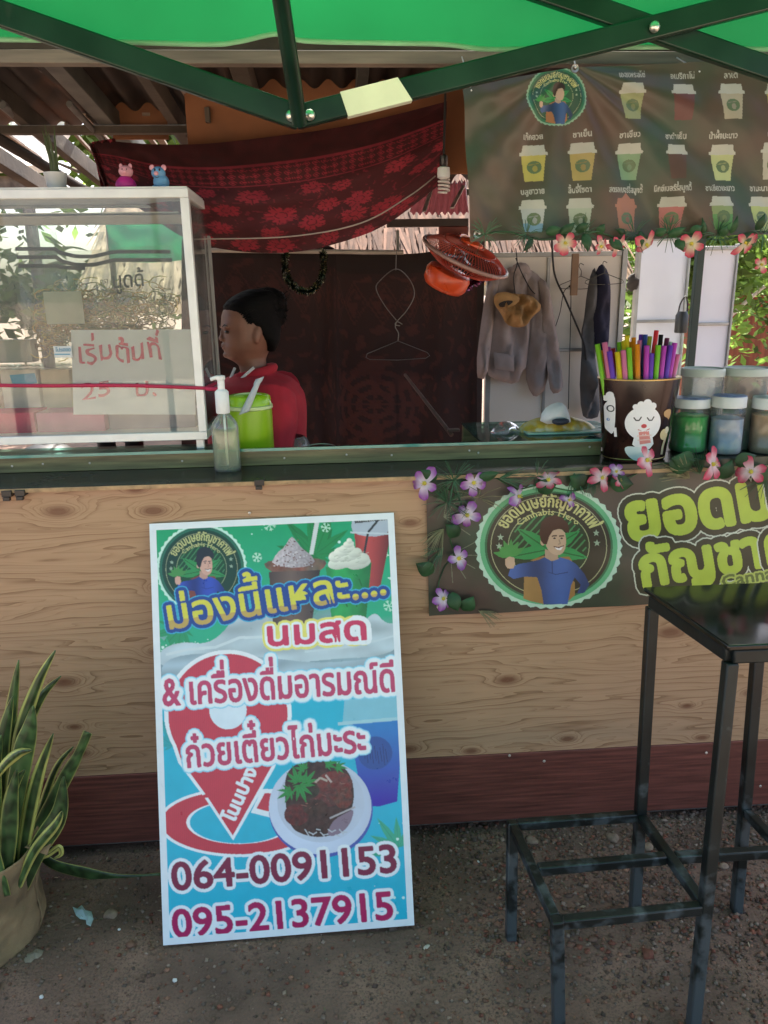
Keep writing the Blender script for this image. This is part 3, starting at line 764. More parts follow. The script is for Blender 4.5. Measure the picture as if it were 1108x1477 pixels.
# instant noodle bag hanging in the cabinet
YB1 = YC1+.10
m_bag = mat("clear noodle bag film", (.50,.50,.40), .22, transl=.5, var=.1, bump=.5, bs=40)
m_film = glass("noodle bag film", (.90,.92,.88), 1.2, .12, (.55,.56,.48), .12)
m_nood = mat("dried noodles", (.50,.38,.12), .7, attr=True, var=.4, vs=60)
bag = thing("noodle_bag", "clear bag of dry noodles with black striped top in the cabinet", "bag", P(140, 480, YB1))
bagq = [(22,362),(250,361),(252,520),(40,520)]
def bagf(u, v):
    x0 = 22+18*v; x1 = 250+4*v; x = x0+(x1-x0)*u; y = 358+4*math.sin(u*5)+165*v
    p = P(x, y, YB1); p.y -= .02*math.sin(u*math.pi)*min(1, v*3)+.004*noise.noise(Vector((x*.05, y*.03, 3)))+.002*noise.noise(Vector((x*.16, y*.14, 8))); return p
obj("film", MB().grid(bagf, 50, 36), m_film, bag, smooth=2)
art = Art(lambda x, y, h: P(x, y, YB1-.027-h))
for y0 in (364, 376, 385):
    pts = [(22+2*(y0-364)*.2+k*.0, 0) for k in range(1)]
    ln_ = []
    for k in range(25):
        u = k/24; x = 23+(y0-364)*.2+(222 if y0 < 380 else 95)*u
        yy = y0 + (-5 if x < 85 else (6*min(1,(x-85)/25) if x < 135 else 6-7*min(1,(x-135)/30)))*(1 if y0 < 380 else .3)
        ln_.append((x, yy))
    art.line(ln_, 5.6, (.006,.006,.006))
art.text("นูดด้", (164,416), (208,412), 32, (.03,.035,.03), .012, res=3)
art.text("ตรา", (145,409), (156,408), 10, (.06,.06,.06), .0)
obj("printed_stripe", art, m_ink, bag)
random.seed(5); mb = MB(); mb.c = []
for i in range(900):
    px, py = random.gauss(140, 66), random.gauss(462, 28)
    if not (55 < px < 246 and 408 < py < 512): continue
    c = P(px, py, YB1+random.uniform(.0,.03)); pts = []
    a = random.random()*6; r_ = random.uniform(.008,.02)
    for k in range(6): a += .6; pts.append(c+Vector((math.cos(a)*r_*1.6, random.uniform(-.004,.004), math.sin(a)*r_)))
    nb_ = len(mb.v); mb.tube(pts, .0014, 4); k_ = random.uniform(.5,1.3); cc = random.choice(((.62,.44,.10),(.55,.46,.14),(.62,.33,.08),(.34,.36,.08)))
    mb.c += [(cc[0]*k_,cc[1]*k_,cc[2]*k_)]*(len(mb.v)-nb_)
obj("noodles", mb, m_nood, bag, smooth=2)
def card(px0, py0, px1, py1, Y): return MB().box((P(px0,py1,Y).x, Y, P(px0,py1,Y).z), (P(px1,py0,Y).x, Y+.001, P(px1,py0,Y).z))
obj("label_card", card(68, 420, 117, 468, YB1-.024), mat("faded paper slip", (.62,.62,.50), .8, transl=.3), bag)
# other bits in the cabinet
m_pink = mat("pink plastic", (.72,.008,.10), .35, transl=.2)
m_pink2 = mat("pale pink plastic", (.75,.24,.36), .4, transl=.3)
zf_ = cz0+.0125
def trough(name, label, px0, px1, Y, h, m, dep=.1):
    x0 = P(px0, 600, Y).x; x1 = P(px1, 600, Y).x
    mb = MB(); t_ = .003
    mb.box((x0, Y, zf_), (x1, Y+t_, zf_+h)).box((x0, Y+dep-t_, zf_), (x1, Y+dep, zf_+h)).box((x0, Y+t_+.0003, zf_), (x0+t_, Y+dep-t_-.0003, zf_+h)).box((x1-t_, Y+t_+.0003, zf_), (x1, Y+dep-t_-.0003, zf_+h)).box((x0+t_+.0003, Y+t_+.0003, zf_), (x1-t_-.0003, Y+dep-t_-.0003, zf_+t_))
    return obj(name, mb, m, bevel=.001, label=label, cat="tray")
trough("plastic_tray", "deep pink plastic tray at the far left of the cabinet floor", -95, 49, YC1+.10, .052, m_pink)
trough("plastic_tray", "pale pink plastic tray behind the handwritten price paper", 52, 150, YC1+.10, .05, m_pink2)
trough("plastic_tray", "greyish plastic tray at the right end of the cabinet floor", 156, 281, YC1+.12, .045, mat("greyish plastic", (.40,.33,.36), .4, transl=.2))
# carton boxes standing in the cabinet
for px0, px1, py0, py1, Y, colr, lb in ((-60,48,492,525,YC1+.22,(.30,.28,.20),"olive carton lying at left in the cabinet"),(5,58,533,575,YC1+.24,(.66,.62,.50),"cream box with blue mark in the cabinet"),(62,104,533,570,YC1+.25,(.62,.54,.36),"yellowish box beside the cream box in the cabinet")):
    z0 = P(px0, py1, Y).z; z1 = P(px0, py0, Y).z
    t = thing("carton", lb, "carton", (P(px0,py1,Y).x, Y, zf_))
    obj("body", MB().box((P(px0,py1,Y).x, Y, zf_ if py1 > 560 else z0), (P(px1,py1,Y).x, Y+.05, z1)), mat("carton %d" % px0, colr, .6), t, bevel=.002)
    if px0 == 5:
        a_ = Art(lambda x, y, h: P(x, y, Y-.0003-h)); a_.poly([(14,541),(50,538),(54,552),(20,560)], (.10,.36,.52)); obj("printed_mark", a_, m_ink, t)
sh_z = P(60, 527, YC1+.2).z
obj("shelf", MB().box((cxL+f, YC1+.14, sh_z-.004), (P(104,527,YC1+.2).x, YC2-.032, sh_z)), m_glass2, cab)
t = thing("sticker_card", "small white card with blue print stuck on the cabinet glass", "card", P(90,520,YC1+.006))
obj("card", MB().box((P(77,500,YC1+.006).x, YC1+.0055, P(77,516,YC1+.006).z), (P(103,500,YC1+.006).x, YC1+.0065, P(103,499,YC1+.006).z)), m_paper, t)
a_ = Art(lambda x, y, h: P(x, y, YC1+.0052-h)); a_.text("โปร000", (80,507), (102,507), 7, (.05,.22,.34), .03); a_.line([(79,511),(101,511)], 1.5, (.05,.3,.45)); obj("print", a_, m_ink, t)
# things under / behind the cabinet on the plate
m_pot = mat("blackened pot", (.012,.012,.013), .45)
def lath(name, label, cat, prof, c, m, n=28, group=None, **k): return obj(name, MB().lathe(prof, c, n), m, label=label, cat=cat, smooth=True, group=group, **k)
zg = ZT+.0455
p = P(68, 652, YC2+.12); lath("wok_lid", "black rounded lid seen under the glass cabinet", "lid", [(.075,0),(.078,.006),(.06,.022),(.03,.032),(.012,.034),(.011,.045),(.004,.047)], (p.x, p.y, .957), m_pot)
for px, lb in ((155, "dark ribbed jar under the cabinet, left of the pair"), (195, "dark ribbed jar under the cabinet, right of the pair")):
    p = P(px, 650, YC2+.05); pr_ = [(.026,0)]
    for k in range(6): pr_ += [(.027,.004+k*.008),(.0255,.008+k*.008)]
    lath("ribbed_jar", lb, "jar", pr_+[(.02,.055),(.001,.056)], (p.x, p.y, .957), m_pot, group="dark jars under the cabinet")
p = P(250, 648, YC1+.2); 
mb = MB().grid(lambda u, v: (p.x-.06+.12*u, p.y-.04+.1*v, zg+.004+.02*abs(noise.noise(Vector((u*5, v*4, 2))))*math.sin(u*3.14)), 30, 20)
obj("plastic_wrap", mb, mat("teal plastic wrap", (.05,.34,.34), .3, transl=.3), smooth=2, solid=.0008, label="crumpled teal plastic wrap under the cabinet's right end", cat="plastic wrap")
# on top of the cabinet
zt = cz1+.0045
p = P(82, 268, YC1+.12)
po = thing("potted_plant", "small upright plant in a white pot on the glass cabinet", "plant", (p.x, p.y, zt))
obj("pot", MB().lathe([(.019,0),(.0255,.040),(.0268,.042),(.0268,.046),(.0235,.046),(.021,.038),(.001,.037)], (p.x, p.y, zt), 28), mat("white ceramic pot", (.66,.65,.62), .45), po, smooth=True)
mb = MB(); random.seed(2)
for k in range(9):
    a = random.random()*6.28; bx, by = p.x+math.cos(a)*.006, p.y+math.sin(a)*.006; hh = random.uniform(.05,.115); lx = random.gauss(0,.012)
    pts = spline([(bx,by,zt+.037),(bx+lx*.4,by,zt+.037+hh*.5),(bx+lx,by+random.gauss(0,.006),zt+.037+hh)], 5); m_ = len(pts)
    wv = [.0042*(1-(i/(m_-1))**2*.9) for i in range(m_)]
    mb.add([q_+Vector((-wv[i],0,0)) for i, q_ in enumerate(pts)]+[q_+Vector((0,-.0015,0)) for q_ in pts]+[q_+Vector((wv[i],0,0)) for i, q_ in enumerate(pts)], [(i,i+1,m_+i+1,m_+i) for i in range(m_-1)]+[(m_+i,m_+i+1,2*m_+i+1,2*m_+i) for i in range(m_-1)])
obj("leaves", mb, mat("dull green leaf", (.06,.085,.025), .5, transl=.2), po, smooth=2)
# two soft toy figurines
m_mag = mat("magenta vinyl", (.50,.02,.22), .5); m_lpk = mat("pale pink vinyl", (.70,.32,.36), .5); m_blu = mat("sky blue vinyl", (.13,.33,.55), .5)
p = P(182, 268, YC1+.08); z = zt
fg = thing("figurine", "magenta figurine with pale pink head on the glass cabinet", "figurine", (p.x, p.y, z))
obj("body", MB().lathe([(.016,0),(.023,.006),(.024,.014),(.021,.022),(.015,.028),(.012,.031)], (p.x, p.y, z), 26), m_mag, fg, smooth=True)
hd = obj("head", MB().ball((p.x+.003, p.y-.001, z+.042), (.0165,.0155,.0135), 22, 14), m_lpk, fg, smooth=True)
obj("snout", MB().ball((p.x+.004, p.y-.0165, z+.040), (.006,.004,.0045), 14, 8), m_lpk, hd, smooth=True)
for s in (-1, 1):
    obj("ear", MB().ball((p.x+.003+s*.0105, p.y, z+.054), (.0045,.003,.006), 12, 8), m_lpk, hd, smooth=True)
    obj("eye", MB().ball((p.x+.003+s*.005, p.y-.0148, z+.0455), .0016, 8, 6), m_blk, hd, smooth=True)
p = P(232, 268, YC1+.08)
fg = thing("figurine", "sky blue figurine with pink ears and nose on the glass cabinet", "figurine", (p.x, p.y, z))
obj("body", MB().ball((p.x+.002, p.y, z+.0185), (.0185,.017,.0188), 24, 14), m_blu, fg, smooth=True)
hd = obj("head", MB().ball((p.x-.002, p.y-.004, z+.038), (.0165,.015,.0145), 24, 14), m_blu, fg, smooth=True)
for s in (-1, 1):
    obj("ear", MB().ball((p.x-.002+s*.0135, p.y-.006, z+.0495), (.0062,.0035,.0068), 14, 8), m_lpk, hd, smooth=True)
    obj("eye", MB().ball((p.x-.002+s*.0055, p.y-.0175, z+.0435), (.0022,.0016,.0032), 10, 6), m_blk, hd, smooth=True)
    obj("foot", MB().ball((p.x+s*.011, p.y-.013, z+.0055), (.0075,.009,.0055), 12, 8), m_blu, fg, smooth=True)
obj("nose", MB().ball((p.x-.0045, p.y-.019, z+.0355), (.0055,.0035,.005), 14, 8), m_lpk, hd, smooth=True)
art = Art(lambda x, y, h: Vector((p.x-.003+x, p.y-.0195-h, z+.0275-y))); art.line([(-.005,-.001),(-.002,.0012),(.002,.0012),(.005,-.001)], .0012, (.01,.01,.02)); obj("mouth", art, m_ink, hd)

# ------------------------------------------------------------------ soap dispenser, ice bucket, scoop
m_clear = glass("clear plastic", (.95,.97,.95), 1.6, .13, (.8,.82,.8))
m_gel = glass("clear gel", (.86,.92,.72), .6, .26, (.62,.70,.45))
m_whp = mat("white plastic", (.76,.77,.76), .35, var=.04)
bp_ = P(329, 676, D+.112); zb = ZT+.0005
def hz(py): return P(330, py-1, bp_.y).z
bt = thing("pump_bottle", "clear pump bottle half full of gel on the worktop edge", "bottle", (bp_.x, bp_.y, zb))
r = .0335; ztop = hz(596); zsh = hz(610)
obj("bottle", MB().lathe([(r*.9,zb),(r,zb+.004),(r,zsh-.012),(r*.9,zsh),(r*.45,ztop-.004),(r*.33,ztop),(r*.33,ztop+.006)], (bp_.x, bp_.y, 0), 32, sx=.96, sy=.8, sq=2.6, cap=False), m_clear, bt, smooth=True)
obj("gel", MB().lathe([(r*.86,zb+.004),(r*.955,zb+.008),(r*.955,hz(621)),(.001,hz(621)+.0005)], (bp_.x, bp_.y, 0), 32, sx=.95, sy=.79, sq=2.6), m_gel, bt, smooth=True)
pu = obj("pump", MB().lathe([(.0155,ztop-.001),(.0165,ztop+.001),(.0165,hz(566)),(.012,hz(563)),(.0085,hz(562)),(.0085,hz(549)),(.0105,hz(548)),(.0105,hz(543)),(.006,hz(542))], (bp_.x-.002, bp_.y, 0), 24), m_whp, bt, smooth=True)
zn = hz(546); obj("nozzle", MB().tube(spline([(bp_.x,bp_.y,zn),(bp_.x-.014,bp_.y-.001,zn+.001),(bp_.x-.026,bp_.y-.003,zn-.003)], 6), [.0058]*6+[.0045]*6+[.0035], 12), m_whp, pu, smooth=True)
obj("dip_tube", MB().tube([(bp_.x,bp_.y,zb+.012),(bp_.x,bp_.y,ztop)], .0028, 8), m_whp, bt, smooth=True)
# lime green ice bucket
YI = D+.26
m_lime = mat("lime plastic", (.30,.52,.012), .3, var=.05, transl=.15); m_lime2 = mat("lime lid", (.26,.50,.01), .25, var=.05)
ib = P(363, 640, YI); zi = .957
def iz(py): return P(363, py, YI).z
rr = P(393, 600, YI).x-ib.x
bk = thing("ice_bucket", "lime green lidded ice bucket behind the pump bottle", "bucket", (ib.x, YI, zi))
obj("body", MB().lathe([(rr*.97,zi),(rr,zi+.004),(rr,iz(589))], (ib.x, YI, 0), 40), m_lime, bk, smooth=True)
obj("rim", MB().lathe([(rr*1.005,iz(589)),(rr*1.045,iz(588)),(rr*1.045,iz(584)),(rr*.98,iz(583))], (ib.x, YI, 0), 40), mat("pale lime rim", (.50,.62,.30), .35), bk, smooth=True)
ld = obj("lid", MB().lathe([(rr*.97,iz(584)),(rr*.96,iz(572)),(rr*.85,iz(569)),(rr*.5,iz(567.5)),(.001,iz(567))], (ib.x, YI, 0), 40), m_lime2, bk, smooth=True)
mb = MB(); pts = [(ib.x+rr*.98*math.cos(R(a)), YI-rr*.3+.01*0, iz(583)+.0+.030*math.sin(R(a))) for a in range(0, 181, 10)]
obj("handle", MB().tube(pts, .0028, 8), mat("pale lime rim", (.5,.62,.3)), bk, smooth=True)
# white plastic scoop leaning on the bucket
a = P(352, 596, YI-rr-.012); b = P(375, 545, YI-rr+.0); 
sc_ = MB(); dv = (b-a); 
def scf(u, v):
    wv = .0105*(1+.25*math.cos(v*3.14)) + (.003 if v > .85 else 0); return a+dv*v+Vector((wv*(u*2-1)*.95, -.004*(1-(2*u-1)**2), wv*(u*2-1)*.3))
sc_.grid(scf, 8, 16); obj("plastic_scoop", sc_, mat("milky white plastic", (.62,.66,.68), .35, transl=.3), solid=.0015, smooth=2, label="milky white plastic scoop leaning against the lime bucket", cat="scoop")
# clear bowl and blue-green lid glimpse behind
p = P(418, 640, D+.40)
obj("clear_bowl", MB().lathe([(.06,.0),(.058,.04),(.05,.06),(.04,.068)], (p.x-.0, p.y, .957), 30, cap=False), glass("smoky plastic bowl", (.8,.83,.82), 1.0, .22, (.5,.52,.5)), smooth=True, label="upturned smoky clear bowl behind the lime bucket", cat="bowl")
# plate with yellow snack bag and white cap further right
YS = D+.34
p = P(808, 634, YS)
mb = MB(); puff(mb, [(744,631),(750,614),(768,604),(790,600),(806,598),(832,602),(858,613),(868,631)], YS-.05, .10, step=4, fold=.03, edge=16)
obj("snack_bag", mb, mat("yellow snack wrapper", (.52,.36,.05), .3, var=.4, vs=25, stain=((.50,.48,.36), 22, .52)), smooth=2, label="crumpled yellow snack bag on the glass plate", cat="bag")
mb = MB(); puff(mb, [(778,612),(782,592),(800,580),(815,582),(822,600),(824,612)], YS-.085, .06, step=4, edge=12); cp = thing("sports_cap", "white cap with dark brim resting on the yellow snack bag", "cap", P(800, 612, YS-.045))
obj("crown", mb, mat("white cap cloth", (.60,.62,.66), .8), cp, smooth=2)
mb = MB(); puff(mb, [(797,604),(820,603),(822,610),(808,614),(796,611)], YS-.125, .03, step=3, edge=5); obj("brim", mb, mat("navy cap brim", (.025,.03,.055), .7), cp, smooth=2)
mb = MB(); puff(mb, [(702,631),(712,616),(726,606),(742,610),(752,620),(756,631)], YS-.05, .08, step=4, fold=.03, edge=10); obj("clear_bag", mb, glass("crumpled clear bag", (.85,.87,.86), 1.3, .3, (.5,.5,.5), .15), smooth=2, label="crumpled clear plastic bag left of the yellow snack bag", cat="bag")
obj("glass_tray", MB().box((P(745,640,YS).x, YS-.12, ZT+.0455), (P(868,640,YS).x, YS+.06, ZT+.0505)), mat("pale teal plate", (.30,.48,.42), .25), bevel=.003, label="pale teal plate under the yellow snack bag", cat="plate")
p = P(462, 645, D+.33)
obj("wire_loop", MB().tube([(p.x+.045*math.cos(R(a)), p.y+.03*math.sin(R(a)), 1.002+.006*abs(math.sin(R(a)))) for a in range(0, 361, 15)], .0015, 6), m_steel, smooth=True, label="thin wire loop lying on the glass plate", cat="wire")

# ------------------------------------------------------------------ straw bucket
p = G(918, 663, ZT); bx, by = p.x, p.y+.02
def bz(py): return P(920, py, by).z
zb0, zb1 = ZT+.0008, bz(545)
r0, r1 = .077, .100
m_bkt = mat("glossy dark bucket", (.022,.010,.008), .18, var=.25, stain=((.10,.038,.025), 2.0, .5)); m_gold = mat("gold rim", (.48,.36,.14), .3, metal=.7)
sb = thing("straw_bucket", "dark glossy bucket with white cartoon faces holding straws", "bucket", (bx, by, zb0))
def brad(z): return r0+(r1-r0)*(z-zb0)/(zb1-zb0)
SY = .78
obj("body", MB().lathe([(r0*.96,zb0),(r0,zb0+.004),(r1,zb1),(r1-.003,zb1),(r0*.95,zb0+.012),(.001,zb0+.011)], (bx, by, 0), 48, sy=SY), m_bkt, sb, smooth=True)
obj("rim", MB().lathe([(r1-.004,zb1+.0003),(r1+.0015,zb1+.0003),(r1+.002,zb1+.003),(r1-.002,zb1+.004),(r1-.004,zb1+.002)], (bx, by, 0), 48, sy=SY), m_gold, sb, smooth=True)
obj("base_ring", MB().lathe([(r0+.0005,zb0+.006),(r0+.0012,zb0+.007),(r0+.0005,zb0+.008)], (bx, by, 0), 48, sy=SY, cap=False), m_gold, sb, smooth=True)
def bfn(x, y, h):
    z = bz(y); xx = (P(x, y, by-.05).x-bx); rr_ = brad(z)+h*3; s_ = max(-.97, min(.97, xx/rr_)); c_ = math.sqrt(1-s_*s_)
    return Vector((bx+rr_*s_, by-rr_*c_*SY, z))
art = Art(bfn, 4)
wh = (.72,.72,.74)
def face(cx, cy, s, eye=True, clip=None):
    art.ell(cx, cy, 25*s, 24*s, wh)
    for k, (dx, dy, r_) in enumerate(((-5,-26,5),(4,-28,6),(12,-24,5),(-12,-23,4))): art.ell(cx+dx*s, cy+dy*s, r_*s, r_*s, wh, 16)
face(925, 604, 1.0)
for sx in (-1, 1):
    art.line([(925+sx*9-5,596),(925+sx*9-2,600),(925+sx*9+2,600),(925+sx*9+5,595)], 1.8, (.03,.03,.04))
art.ell(925, 608, 4, 3, (.45,.04,.05), 14); art.line([(917,613),(925,616),(933,612)], 1.2, (.4,.05,.05))
art.poly([(914,614),(936,614),(940,634),(934,641),(918,641),(910,634)], wh); art.poly([(918,616),(932,615),(936,632),(920,634)], (.62,.22,.20)); art.line([(916,622),(936,621)], 1.4, (.7,.5,.45)); art.line([(917,628),(936,627)], 1.4, (.7,.5,.45))
art.poly(smooth_loop([(900,636),(902,648),(914,658),(928,656),(938,643),(922,638)]), (.58,.68,.70))
art.poly(smooth_loop([(889,566),(889,624),(880,616),(876,604),(875,592),(879,578),(884,568)]), wh); art.ell(883, 566, 4, 5, wh, 14); art.ell(879, 571, 3.5, 4, wh, 14)
art.ring(884, 585, 4, 5, 1.3, (.03,.03,.04), 20); art.ell(882, 601, 1.6, 2.2, (.15,.25,.5), 10)
art.line([(889,612),(890,624)], 3, wh)
tan_ = (.45,.27,.12)
art.poly(smooth_loop([(954,588),(967,585),(968,594),(964,602),(961,598),(955,596)]), tan_)
art.ell(957, 622, 7, 8, (.55,.46,.25), 18); art.ell(962, 616, 4, 5, (.62,.60,.45), 14); art.line([(960,628),(956,640),(955,650)], 4, (.5,.42,.25))
art.poly(smooth_loop([(865,608),(870,606),(871,638),(867,642)]), (.35,.40,.42))
obj("cartoon_print", art, m_ink, sb)
random.seed(4)
straws = [(862,499,'lime'),(872,496,'pink'),(880,507,'violet'),(889,506,'yellow'),(898,507,'pink'),(907,503,'lime'),(920,499,'orange'),(934,496,'magenta'),(939,508,'violet'),(949,500,'lime'),(959,498,'magenta'),(967,496,'violet'),(973,497,'magenta'),(978,510,'pink'),
          (904,485,'yellow'),(911,490,'orange'),(926,485,'violet'),(938,488,'olive'),(948,474,'red'),(955,483,'black'),(964,486,'plum'),(884,500,'red'),(915,486,'orange'),(931,484,'blue'),(970,490,'white'),(900,490,'yellow'),(868,506,'orange'),(893,493,'lime'),(922,492,'pink'),(944,490,'magenta'),(952,492,'orange'),(961,490,'lime'),(876,500,'magenta'),(975,503,'violet')]
scol = {'lime':(.22,.48,.03),'pink':(.62,.16,.30),'violet':(.16,.05,.42),'yellow':(.62,.46,.02),'orange':(.66,.22,.01),'magenta':(.50,.06,.42),'red':(.55,.03,.04),'black':(.015,.015,.015),'plum':(.12,.02,.06),'olive':(.25,.28,.03),'blue':(.08,.12,.42),'white':(.7,.7,.7)}
scol = {k: tuple(min(.85, c*1.3) for c in v) for k, v in scol.items()}
straws = sorted(straws[:14], key=lambda s_: s_[0])+sorted(straws[14:], key=lambda s_: s_[0])
seen = {}; ordn = ["", "second ", "third ", "fourth ", "fifth ", "sixth "]
for i, (px, py, cn_) in enumerate(straws):
    front = i < 14
    k = seen.get(cn_, 0); seen[cn_] = k+1
    u = (px-920)/60*1.0; e_ = math.sqrt(max(.05, 1-.95*u*u)); yy = by + (-.050*e_ if front else random.uniform(-.02,.035)*e_); top = P(918+(px-918)*.99+random.uniform(-1.5,1.5), py+random.uniform(-3,3), yy)
    bot = Vector((bx+u*r0*.72, by+(-.034*e_ if front else random.uniform(-.01,.03)), zb0+.014))
    dirv = (top-bot); rr_ = .0062 if front else .0052
    nbr = "lime" 
    row = "front row of straws" if front else "back cluster of straws"
    same = [q_ for j, q_ in enumerate(straws) if q_[2] == cn_ and (j < 14) == front]; k = [q_[0] for q_ in same].index(px)
    lb = f"only {cn_} straw in the {row} in the dark bucket" if len(same) == 1 else f"{('first ','second ','third ','fourth ','fifth ')[k]}{cn_} straw from the left in the {row}"
    mb = MB(); mb.tube([bot, top], rr_, 10, cap=False)
    obj("drinking_straw", mb, mat("straw "+cn_, scol[cn_], .3, var=.04, transl=.35), smooth=True, solid=.0005, label=lb, cat="straw", group="drinking straws in the bucket")

# ------------------------------------------------------------------ jars and tubs
m_jar = glass("jar plastic", (.90,.93,.91), 1.2, .07, (.7,.72,.7))
m_lid = mat("frosted white lid", (.62,.64,.63), .4, var=.08)
def jar(px, py0, py1, wpx, lidpx, cc, lb, dY, lidcol, fill=.55):
    p = G(px, py1, ZT); Y = p.y+dY
    if dY: p = P(px, py1, Y)
    z0 = ZT+.0006; z1 = P(px, py0, Y).z; z2 = P(px, py0+lidpx, Y).z; r_ = (P(px+wpx, py0, Y).x-p.x); x = p.x
    t = thing("plastic_jar", lb, "jar", (x, Y, z0), "screw top jars on the counter")
    pr_ = [(r_*.9,z0),(r_,z0+.006),(r_,z0+.02),(r_*.975,z0+.022),(r_*.975,z2-.022),(r_,z2-.018),(r_*.98,z2-.010),(r_*.86,z2-.003),(r_*.86,z2)]
    obj("jar_body", MB().lathe(pr_, (x, Y, 0), 36, cap=False), m_jar, t, smooth=True)
    zf2 = z0+(z2-z0)*fill
    obj("powder", MB().lathe([(r_*.86,z0+.002),(r_*.93,z0+.008),(r_*.93,zf2),(r_*.5,zf2+.006),(.001,zf2+.003)], (x, Y, 0), 30), cc, t, smooth=True)
    mb = MB().lathe([(r_*.9,z2-.002),(r_*.985,z2-.001),(r_*.985,z1-.003),(r_*.95,z1),(.001,z1)], (x, Y, 0), 48)
    ld_ = obj("lid", mb, m_lid, t, smooth=True)
    obj("lid_disc", MB().lathe([(r_*.975,z1+.0004),(r_*.95,z1+.0012),(.001,z1+.0014)], (x, Y, 0), 40), lidcol, ld_, smooth=True)
    for k in range(5):
        a = R(-150+k*30); q_ = Vector((x+r_*.978*math.cos(a), Y+r_*.978*math.sin(a), 0))
    return t
m_bl = mat("mottled blue disc", (.20,.25,.46), .45, var=.5, vs=60)
jar(991, 574, 653, 33, 12, mat("green powder", (.03,.52,.08), .8, var=.2), "squat jar of bright green powder beside the straw bucket", .025, m_bl, .8)
jar(1044, 571, 656, 32, 15, mat("pale blue powder", (.42,.56,.74), .8, var=.25, stain=((.78,.76,.72), 14, .45)), "jar of pale blue and white powder, second from the straw bucket", .025, m_bl, .75)
jar(1101, 573, 655, 32, 15, mat("brown powder", (.56,.38,.23), .8, var=.3), "jar of brown powder at the right edge of the counter", .025, mat("mottled pale disc", (.42,.48,.44), .5, var=.4, vs=60), .85)
m_tub = glass("pale tub plastic", (.75,.78,.74), .8, .35, (.55,.57,.52))
for px, py0, wpx, lb in ((1008, 531, 34, "pale lidded tub behind the green powder jar"), (1071, 530, 37, "wider pale lidded tub behind the blue and brown jars")):
    Y = D+.22; p = P(px, 600, Y); z1 = P(px, py0, Y).z; z2 = P(px, py0+9, Y).z; r_ = P(px+wpx, 540, Y).x-p.x; z0 = ZT+.0006
    t = thing("plastic_tub", lb, "tub", (p.x, Y, z0), "pale lidded tubs on the counter")
    obj("tub_body", MB().lathe([(r_*.84,z0),(r_*.86,z0+.004),(r_*.95,z2)], (p.x, Y, 0), 36, cap=False), m_tub, t, smooth=True)
    obj("contents", MB().lathe([(r_*.80,z0+.002),(r_*.83,z0+.01),(r_*.87,z0+(z2-z0)*.62),(.001,z0+(z2-z0)*.66)], (p.x, Y, 0), 30), mat("grey powder", (.30,.31,.25), .85, var=.3), t, smooth=True)
    obj("lid", MB().lathe([(r_*.96,z2-.004),(r_*1.03,z2-.003),(r_*1.03,z1-.002),(r_*1.0,z1),(r_*.94,z1),(r_*.93,z1-.003),(.001,z1-.003)], (p.x, Y, 0), 40), mat("grey-green lid", (.47,.50,.44), .45, var=.06), t, smooth=True)

# ------------------------------------------------------------------ cloths
def leafmotif(u, v, cx, cy, s, rot):
    """0..1 mask of a five-lobed flower with cut petals."""
    dx, dy = (u-cx)/s, (v-cy)/s; r = math.hypot(dx, dy)
    if r > 1.25: return 0
    a = math.atan2(dy, dx)+rot
    pet = .62+.38*abs(math.cos(2.5*a))+.10*math.cos(15*a)
    if r > pet: return 0
    if .30 < r < .37: return 0
    if abs(math.sin(2.5*a)) < .10 and r > .4: return 0
    return 1
# red batik sarong slung as a valance
top_px = [(128,207),(160,204),(220,208),(300,207),(400,196),(480,185),(560,168),(645,146)]
bot_px = [(150,268),(200,300),(270,345),(340,362),(420,364),(490,350),(560,322),(640,262)]
YV = D+.50
tp = spline([Vector((x, y, 0)) for x, y in top_px], 12); bt_ = spline([Vector((x, y, 0)) for x, y in bot_px], 12)
def samp(l, u):
    f_ = u*(len(l)-1); i = min(int(f_), len(l)-2); return l[i].lerp(l[i+1], f_-i)
mb = MB(); mb.c = []; NU, NV = 330, 130
random.seed(9)
motifs = []
for gx in range(9):
    for k in range(4): motifs.append((.06+gx*.115+random.uniform(-.025,.025)+(.05 if k % 2 else 0), .50+.15*k+random.uniform(-.03,.03), random.uniform(.045,.075), random.random()*6))
def vcol(u, v):
    n0 = noise.noise(Vector((u*30, v*10, 4)))
    base = (.062,.006,.009); red = (.26,.016,.03)
    if v < .22: k = .75+.3*n0; return (.075*k,.008*k,.010*k)
    if v < .24 or .40 < v < .415: return (.24,.02,.035)
    if v < .40:
        uu, vv = (u*40) % 1-.5, ((v-.24)/.16*3) % 1-.5; d = abs(uu)+abs(vv)
        return red if (d < .22 or .36 < d < .46) else base
    for cx, cy, s, rot in motifs:
        if abs(u-cx) < .09 and leafmotif(u, v*.62, cx, cy*.62, s*.62, rot): return red
    t_ = math.sin(u*140+6*noise.noise(Vector((u*22, v*14, 1))))*math.sin(v*60+5*noise.noise(Vector((u*20, v*18, 7))))
    if t_ > .78: return (.15,.010,.02)
    return base if v < .96 else (.05,.006,.008)
def vfn(u, v):
    a, b = samp(tp, u), samp(bt_, u); x = a.x+(b.x-a.x)*v; y = a.y+(b.y-a.y)*v
    yo = .10*math.sin(v*math.pi)*(.4+.6*math.sin(u*math.pi)) + .012*math.sin(v*22+u*5)*math.sin(u*math.pi)*v
    yo += .012*noise.noise(Vector((u*14, v*5, 2)))
    if u < .06: yo += .02*math.sin(u*150)*(1-u/.06)
    p = P(x, y, YV-yo); mb.c.append(vcol(u, v)); return p
mb.grid(vfn, NU, NV)
m_cloth = mat("batik cotton", (1,1,1), .85, attr=True, var=.15, vs=40, bump=.3, bs=400, transl=.06)
val = thing("red_batik_cloth", "red flower batik cloth slung above the woman as a valance", "cloth", P(380, 200, YV))
obj("cloth", mb, m_cloth, val, smooth=2)
